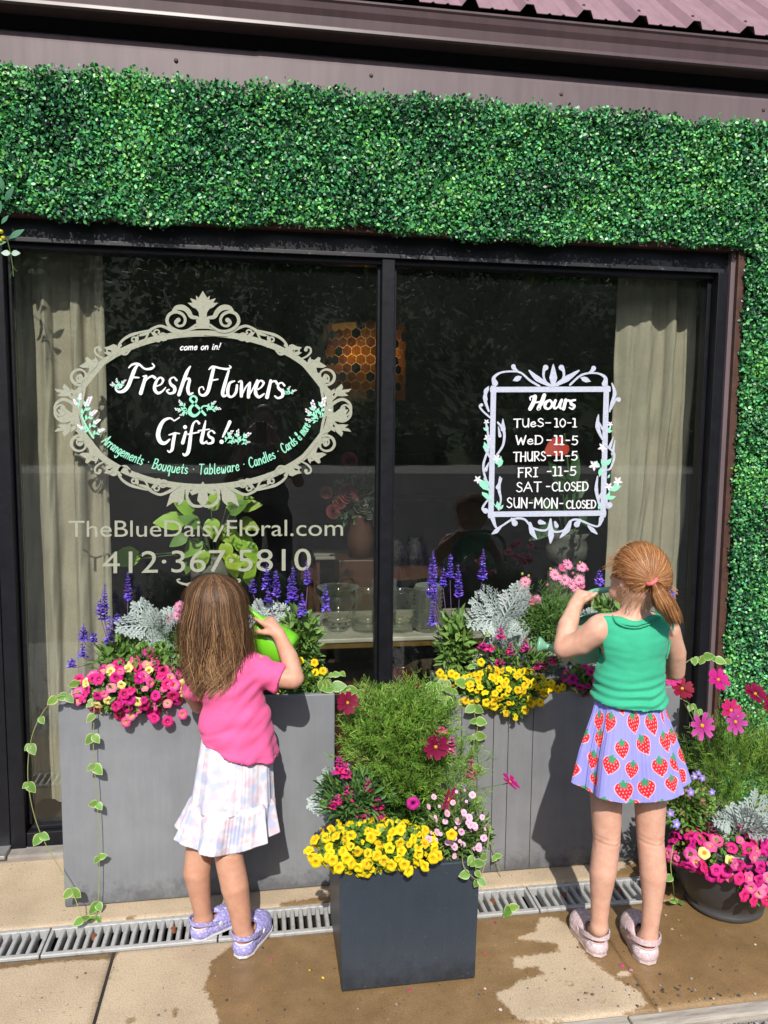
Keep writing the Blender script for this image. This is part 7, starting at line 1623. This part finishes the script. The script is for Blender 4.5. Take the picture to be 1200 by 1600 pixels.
tb = empty('display_table', ((a.x+b_.x)/2, .60, .02), 'marble topped display table with gilt edge inside the window behind the salvias', 'table')
MB().bbox((a.x, a.y, .632), (b_.x+.25, .80, .65), .004).build('table_top', M_marb, tb); MB().bbox((a.x+.01, a.y+.008, .606), (b_.x+.24, .79, .6315), .003).build('apron', M_gold, tb)
for x in (a.x+.05, b_.x+.18):
    for y in (a.y+.05, .74): MB().lathe([(.018, .02), (.02, .1), (.028, .3), (.02, .45), (.03, .605)], (x, y, 0), 12).build('leg', M_wood, tb, smooth=True)
def vase(name, label, px, py, prof, mat, cat='vase', k=32, z=.651):
    c = G(px, py, z); t = MB().lathe(prof, tuple(c), k).build(name, mat, None, smooth=True); tag(t, label, cat); return t
rim = lambda r, h, t=.004: [(0, .004), (r*.8, .003), (r, .02), (r, h), (r-t, h), (r-t, .022), (r*.75, .010), (0, .010)]
vase('glass_urn', 'ribbed clear glass urn, leftmost of the glassware on the marble table', 528, 984, [(0, .0), (.042, .001), (.044, .008), (.020, .022), (.018, .03), (.055, .055), (.070, .085), (.066, .10), (.078, .125), (.085, .14), (.062, .15), (.066, .17), (.088, .185), (.092, .19), (.086, .19), (.06, .17), (.056, .15), (.075, .13), (.06, .09), (.045, .06), (0, .035)], M_vg)
vase('glass_vase', 'clear glass vase standing just left of the window mullion', 575, 985, [(0, .002), (.05, .002), (.068, .02), (.072, .05), (.060, .10), (.058, .175), (.062, .18), (.054, .175), (.056, .10), (.066, .05), (.06, .024), (0, .014)], M_vg)
vase('glass_vase', 'clear glass vase standing just right of the window mullion', 625, 985, [(0, .002), (.05, .002), (.066, .02), (.070, .05), (.062, .10), (.060, .172), (.064, .178), (.056, .172), (.058, .10), (.064, .05), (.058, .024), (0, .014)], M_vg)
vase('glass_vase', 'straight clear glass cylinder behind the vase right of the mullion', 600, 975, rim(.055, .2), M_vg)
o = vase('hobnail_vase', 'tall hobnail glass vase half hidden by the salvia of the right planter', 668, 984, [(0, .002), (.052, .002), (.058, .01)]+[(.062+.004*math.cos(i*3.14), .02+i*.009) for i in range(20)]+[(.055, .20), (.054, .02), (0, .012)], M_vg2)
# baskets and glazed pots under and beside the table
M_wick = simple('dark wicker', (.055, .035, .018), .8, var=.6, scale=90, bmp=1, bscale=160, bdist=.006); M_glaze = simple('dark red glaze', (.06, .012, .008), .12, scale=6)
p = P(672, 1035, .50); bk = MB().lathe([(0, -.07), (.13, -.07), (.16, .0), (.17, .06), (.16, .07), (.15, .06), (.14, -.05), (0, -.05)], (p.x, .56, p.z-.02), 32).build('wicker_basket', M_wick, None, smooth=True); tag(bk, 'dark wicker basket under the marble table, right of the mullion', 'basket')
st_ = MB().bbox((p.x-.5, .40, .02), (p.x+.25, .86, p.z-.092), .004).build('low_stand', M_wood, None); tag(st_, 'low dark stand below the marble table', 'stand')
p2 = P(632, 1035, .46); pt = MB().lathe([(0, -.04), (.05, -.04), (.075, -.01), (.075, .02), (.055, .045), (.06, .055), (.05, .05), (0, .0)], (p2.x, .5, p.z-.052), 28).build('glazed_pot', M_glaze, None, smooth=True); tag(pt, 'shiny dark red glazed pot under the table, right of the mullion', 'pot')
# console further back
c0 = P(470, 886, 1.5); c1 = P(690, 886, 1.5); cs = empty('console_table', ((c0.x+c1.x)/2, 1.75, .02), 'dark red wooden console with curved front further inside the shop', 'table')
V = []; n = 24
for zz in (c0.z-.07, c0.z):
    for i in range(n+1): u = i/n; V.append((c0.x+(c1.x-c0.x)*u, 1.5-.12*math.sin(math.pi*u), zz))
    V += [(c1.x, 2.0, zz), (c0.x, 2.0, zz)]
m_ = n+3; MB().add(V, [[i, (i+1) % m_, m_+(i+1) % m_, m_+i] for i in range(m_)]+[list(range(m_))[::-1], list(range(m_, 2*m_))]).build('table_top', M_wood, cs)
for x in (c0.x+.06, c1.x-.06):
    for y in (1.56, 1.94): MB().lathe([(.02, .02), (.03, .2), (.02, .5), (.03, c0.z-.071)], (x, y, 0), 10).build('leg', M_wood, cs, smooth=True)
M_jar = simple('patterned jar', (.30, .29, .27), .4, var=.95, scale=55)
for px_, lab in ((618, 'black and white patterned jar just right of the mullion on the console'), (648, 'black and white patterned jar on the console, second right of the mullion')):
    q = P(px_, 882, 1.6); j = MB().lathe([(0, 0), (.035, .0), (.052, .03), (.055, .07), (.04, .11), (.022, .125), (.026, .14), (.0, .14)], (q.x, 1.62, c0.z+.001), 24).build('jar', M_jar, None, smooth=True); tag(j, lab, 'jar')
bx = P(572, 862, 1.7); bo = empty('rose_tile', (bx.x, 1.72, c0.z), 'small brown box with a carved rose on the console, left of the mullion', 'box')
MB().bbox((bx.x-.055, 1.70, c0.z+.001), (bx.x+.055, 1.74, c0.z+.13), .004).build('panel', M_wood, bo)
for k in range(3): MB().tube([(bx.x+r_*math.cos(a_)+0, 1.694, c0.z+.065+r_*math.sin(a_)) for a_ in np.linspace(0, 6.2, 20) for r_ in [.012+.014*k]], .0035, 5).build('carving', simple('carved copper', (.16, .06, .035), .4), bo)
# small bench left of the mullion
be = P(520, 868, 1.3); bn = empty('side_bench', (be.x, 1.35, .02), 'small pale slatted bench standing inside left of the mullion', 'bench')
M_pale = simple('pale painted wood', (.22, .20, .165), .6)
for i in range(3): MB().bbox((be.x-.10+.0*i, 1.22+i*.09, be.z-.01), (be.x+.10, 1.30+i*.09, be.z+.006), .003).build('slat', M_pale, bn)
for x in (be.x-.085, be.x+.085):
    for y in (1.25, 1.44): MB().box((x-.01, y-.01, .02), (x+.01, y+.01, be.z-.011)).build('leg', M_wood, bn)
# pendant lamp of hexagon tiles
pc = P(570, 570, 1.25); R0 = .215; lp = empty('pendant_lamp', tuple(pc), 'lit drum pendant lamp of brown and gold hexagon tiles hanging behind the mullion', 'lamp')
def capiz(name, col, tr):
    m, nt, b = newmat(name); b.inputs['Base Color'].default_value = (*col, 1); b.inputs['Roughness'].default_value = .35
    t_ = N(nt, 'ShaderNodeBsdfTranslucent'); t_.inputs[0].default_value = (*[min(1, c*2.2) for c in col], 1); ms = N(nt, 'ShaderNodeMixShader'); ms.inputs[0].default_value = tr; nt.links.new(b.outputs[0], ms.inputs[1]); nt.links.new(t_.outputs[0], ms.inputs[2]); nt.links.new(ms.outputs[0], nt.nodes['Material Output'].inputs[0]); return m
M_cap = [capiz('shell tile', (.36, .25, .10), .7), capiz('amber tile', (.28, .17, .06), .65), capiz('dark tile', (.03, .022, .015), .05)]
hx_me = []
for m_ in M_cap:
    q = MB(); V = [(0, -.0015, 0)]+[(.0262*math.cos(a_), 0, .0262*math.sin(a_)) for a_ in [math.pi/6+i*math.pi/3 for i in range(6)]]+[(.0262*math.cos(a_), .0025, .0262*math.sin(a_)) for a_ in [math.pi/6+i*math.pi/3 for i in range(6)]]
    q.add(V, [[0, 1+(i+1) % 6, 1+i] for i in range(6)]+[[1+i, 1+(i+1) % 6, 7+(i+1) % 6, 7+i] for i in range(6)]+[[7, 8, 9, 10, 11, 12]]); me = q.mesh('tile'); me.materials.append(m_); hx_me.append(me)
nr = 28
for r_ in range(9):
    for k in range(nr):
        a_ = 2*math.pi*(k+.5*(r_ % 2))/nr
        if r_ == 0 and rnd.random() < .5: continue
        o = bpy.data.objects.new('tile', rnd.choices(hx_me, [5, 4, 2.4])[0]); COL.objects.link(o); o.parent = lp; o.location = (R0*math.sin(a_), -R0*math.cos(a_), .178-r_*.0425); o.rotation_euler = (0, 0, a_)
M_bulb, nt_, b__ = newmat('lit bulb'); b__.inputs['Emission Color'].default_value = (1, .74, .42, 1); b__.inputs['Emission Strength'].default_value = 9
def amb():
    m, nt, b = newmat('amber diffuser'); t_ = N(nt, 'ShaderNodeBsdfTranslucent'); t_.inputs[0].default_value = (.75, .50, .20, 1); ms = N(nt, 'ShaderNodeMixShader'); ms.inputs[0].default_value = .7; b.inputs['Base Color'].default_value = (.3, .2, .08, 1); nt.links.new(b.outputs[0], ms.inputs[1]); nt.links.new(t_.outputs[0], ms.inputs[2]); nt.links.new(ms.outputs[0], nt.nodes['Material Output'].inputs[0]); return m
MB().lathe([(R0-.006, -.18), (R0-.006, .19)], tuple(pc), 48).build('added_diffuser', amb(), lp, smooth=True)  # diffuser added behind the tiles to block bulb glare through the gaps
for dx in (-.07, .07): MB().lathe([(0.0001, -.028), (.02, -.02), (.028, 0), (.018, .025), (.01, .04), (.0001, .04)], (pc.x+dx, pc.y-.13, pc.z+.03), 14).build('bulb', M_bulb, lp, smooth=True)
MB().tube([tuple(pc+Vector((0, 0, .18))), (pc.x, pc.y, 2.80)], .006, 6).build('cord', M_black, lp); MB().lathe([(.2, .185), (.208, .19), (.208, .196), (.196, .196)], tuple(pc), 40).build('ring', M_gold, lp)
# pothos on a stone pedestal
pp = P(335, 880, .55); pt = empty('pothos_plant', (pp.x, .55, .02), 'yellow green trailing pothos in a grey ceramic pot behind the left pane', 'potted plant')
MB().lathe([(0, .02), (.11, .02), (.10, .06), (.075, .12), (.07, pp.z-.16), (.085, pp.z-.12), (.10, pp.z-.10), (.10, pp.z+.04), (.088, pp.z+.045), (.08, pp.z-.02), (0, pp.z-.02)], (pp.x, .55, 0), 32).build('pot', M_cer, pt, smooth=True)
L_pot = [leaf_mesh('leaf', .115, .085, (.30, .48, .035), (.36, .52, .05), 'heart', arch=.3), leaf_mesh('leaf', .095, .070, (.40, .56, .06), (.42, .58, .08), 'heart', arch=.4), leaf_mesh('leaf', .10, .07, (.16, .33, .03), (.2, .36, .04), 'heart', arch=.3)]
for i, (x, y, a_) in enumerate([(300,800,2.4),(330,795,1.3),(360,800,.7),(285,815,3.0),(375,815,-.2),(310,820,2.6),(345,825,-.6),(330,812,-1.4),(290,838,3.6),(372,838,-.9),(350,850,-1.2),(312,845,3.9),(385,850,-1.0),(362,868,-1.3),(340,868,-1.7),(385,875,-1.5),(322,862,4.2),(292,790,2.0),(355,788,.4),(378,792,.3),(300,868,4.3),(215,868,3.2),(205,875,2.6),(370,892,-1.5)]):
    q = P(x, y, .50+.06*math.sin(i*2.3)); o = bpy.data.objects.new('leaf', L_pot[i % 3]); COL.objects.link(o); o.parent = pt; o.matrix_parent_inverse = Matrix.Translation(-pt.location); o.rotation_mode = 'QUATERNION'; o.location = q; orient(o, (math.cos(a_), -.45, math.sin(a_)), (rnd.uniform(-.3, .3), -1, .55)); k = rnd.uniform(.75, 1.05); o.scale = (k, k, k)
    MB().tube([(pp.x, .55, pp.z-.0), tuple((Vector((pp.x, .55, pp.z+.06))+q)/2), tuple(q)], .002, 5).build('stem', M_stem, pt)
# red anthurium in a stone urn
ua = P(888, 872, .50); an = empty('anthurium_plant', (ua.x, .52, .02), 'single red anthurium bloom in a stone urn behind the hours sign', 'potted plant')
MB().lathe([(0, .02), (.085, .02), (.085, ua.z-.07), (.07, ua.z-.06), (.05, ua.z-.03), (.09, ua.z), (.10, ua.z+.05), (.085, ua.z+.09), (.11, ua.z+.115), (.10, ua.z+.12), (.08, ua.z+.08), (0, ua.z+.07)], (ua.x, .52, 0), 32).build('urn', M_cer, an, smooth=True)
L_red = leaf_mesh('spathe', .115, .095, (.52, .004, .014), (.45, .004, .012), 'heart', arch=.1); q = P(884, 694, .48); o = bpy.data.objects.new('spathe', L_red); COL.objects.link(o); o.parent = an; o.matrix_parent_inverse = Matrix.Translation(-an.location); o.rotation_mode = 'QUATERNION'; o.location = q; orient(o, (-1, -.2, -.35), (0, -1, .6))
MB().tube([(ua.x, .52, ua.z+.05), tuple((Vector((ua.x, .52, ua.z))+q)/2+Vector((.02, 0, .05))), tuple(q)], .003, 6).tube([tuple(q), tuple(q+Vector((-.02, -.03, .045)))], .004, 6).build('stem', M_stem, an)
L_ant = leaf_mesh('leaf', .17, .07, (.04, .11, .025), (.04, .11, .025), 'heart', arch=.3)
for (x, y, a_, s_) in ((880,770,1.9,1),(885,790,.9,.9),(872,800,2.6,.8),(930,790,-.7,1.1),(890,760,1.3,.9),(868,820,3.6,.8),(905,810,-.3,.8)):
    q2 = P(x, y, .48); o = bpy.data.objects.new('leaf', L_ant); COL.objects.link(o); o.parent = an; o.matrix_parent_inverse = Matrix.Translation(-an.location); o.rotation_mode = 'QUATERNION'; o.location = q2; orient(o, (math.cos(a_), -.2, math.sin(a_)), (.2, -1, .5)); o.scale = (s_,)*3
    MB().tube([(ua.x, .52, ua.z+.05), tuple(q2)], .0025, 5).build('stem', M_stem, an)
# faded roses beside the mullion
rc = P(565, 785, 1.0); rb = empty('rose_bouquet', (rc.x, 1.0, c0.z-.3), 'faded bouquet of pink and white roses left of the mullion inside the shop', 'bouquet')
def rose(c1_, c2_, r):
    q = MB()
    for k in range(4):
        rr = r*(.35+.22*k); n = 5+k
        for i in range(n):
            a0 = 2*math.pi*i/n+k; V = []
            for u in (-.6, 0, .6):
                for w_ in (0, .55, 1): a_ = a0+u*1.1*2*math.pi/n; V.append((rr*(.55+.5*w_)*math.cos(a_), rr*(.55+.5*w_)*math.sin(a_), r*(.55-.22*k)+w_*r*.45-abs(u)*.1*r))
            q.add(V, [[0, 1, 4, 3], [1, 2, 5, 4], [3, 4, 7, 6], [4, 5, 8, 7]], tuple(c1_[j]*(1-k/4)+c2_[j]*k/4 for j in range(3)))
    me = q.mesh('flower', True); me.materials.append(M_pet); return me
R1 = rose((.28, .05, .07), (.34, .11, .11), .045); R2 = rose((.20, .19, .15), (.25, .23, .19), .040)
for (x, y, me, s_) in ((545,720,R1,.8),(543,772,R1,1),(520,800,R1,.7),(565,790,R2,1),(580,775,R2,1),(575,800,R2,.9),(560,752,R2,.8),(532,785,R1,.7),(590,795,R2,.8),(510,770,R1,.6)): put('flower', me, rb, P(x, y, 1.0), (rnd.gauss(0, .3), -.9, .3), s_*1.15)
scatter_leaves(300, (rc.x, 1.03, rc.z), (.16, .06, .12), .05, .025, [(.04, .08, .03), (.06, .1, .04)], parent=rb)
MB().lathe([(0, 0), (.06, 0), (.07, .1), (.045, .2), (.05, .22), (0, .21)], (rc.x, 1.03, .875), 20).build('vase', M_wood, rb, smooth=True)
ps = MB().bbox((rc.x-.12, .93, .02), (rc.x+.12, 1.15, .874), .004).build('display_plinth', M_wood, None); tag(ps, 'dark plinth carrying the faded rose bouquet inside the shop', 'plinth')
# dark picture frame on the back wall
fr = empty('picture_frame', (.1, 4.18, 1.3), 'thin gilt picture frame on the back wall, seen inside the oval sign', 'picture frame')
f0, f1 = P(383, 620, 4.17), P(478, 740, 4.17)
for lo, hi in (((f0.x, 4.16, f1.z), (f0.x+.03, 4.195, f0.z)), ((f1.x-.03, 4.16, f1.z), (f1.x, 4.195, f0.z)), ((f0.x+.0305, 4.16, f0.z-.03), (f1.x-.0305, 4.195, f0.z)), ((f0.x+.0305, 4.16, f1.z), (f1.x-.0305, 4.195, f1.z+.03))): MB().bbox(lo, hi, .003).build('frame_rail', M_gold, fr)
MB().box((f0.x+.03, 4.185, f1.z+.03), (f1.x-.03, 4.192, f0.z-.03)).build('picture', simple('dark print', (.03, .032, .028), .3, scale=4), fr)
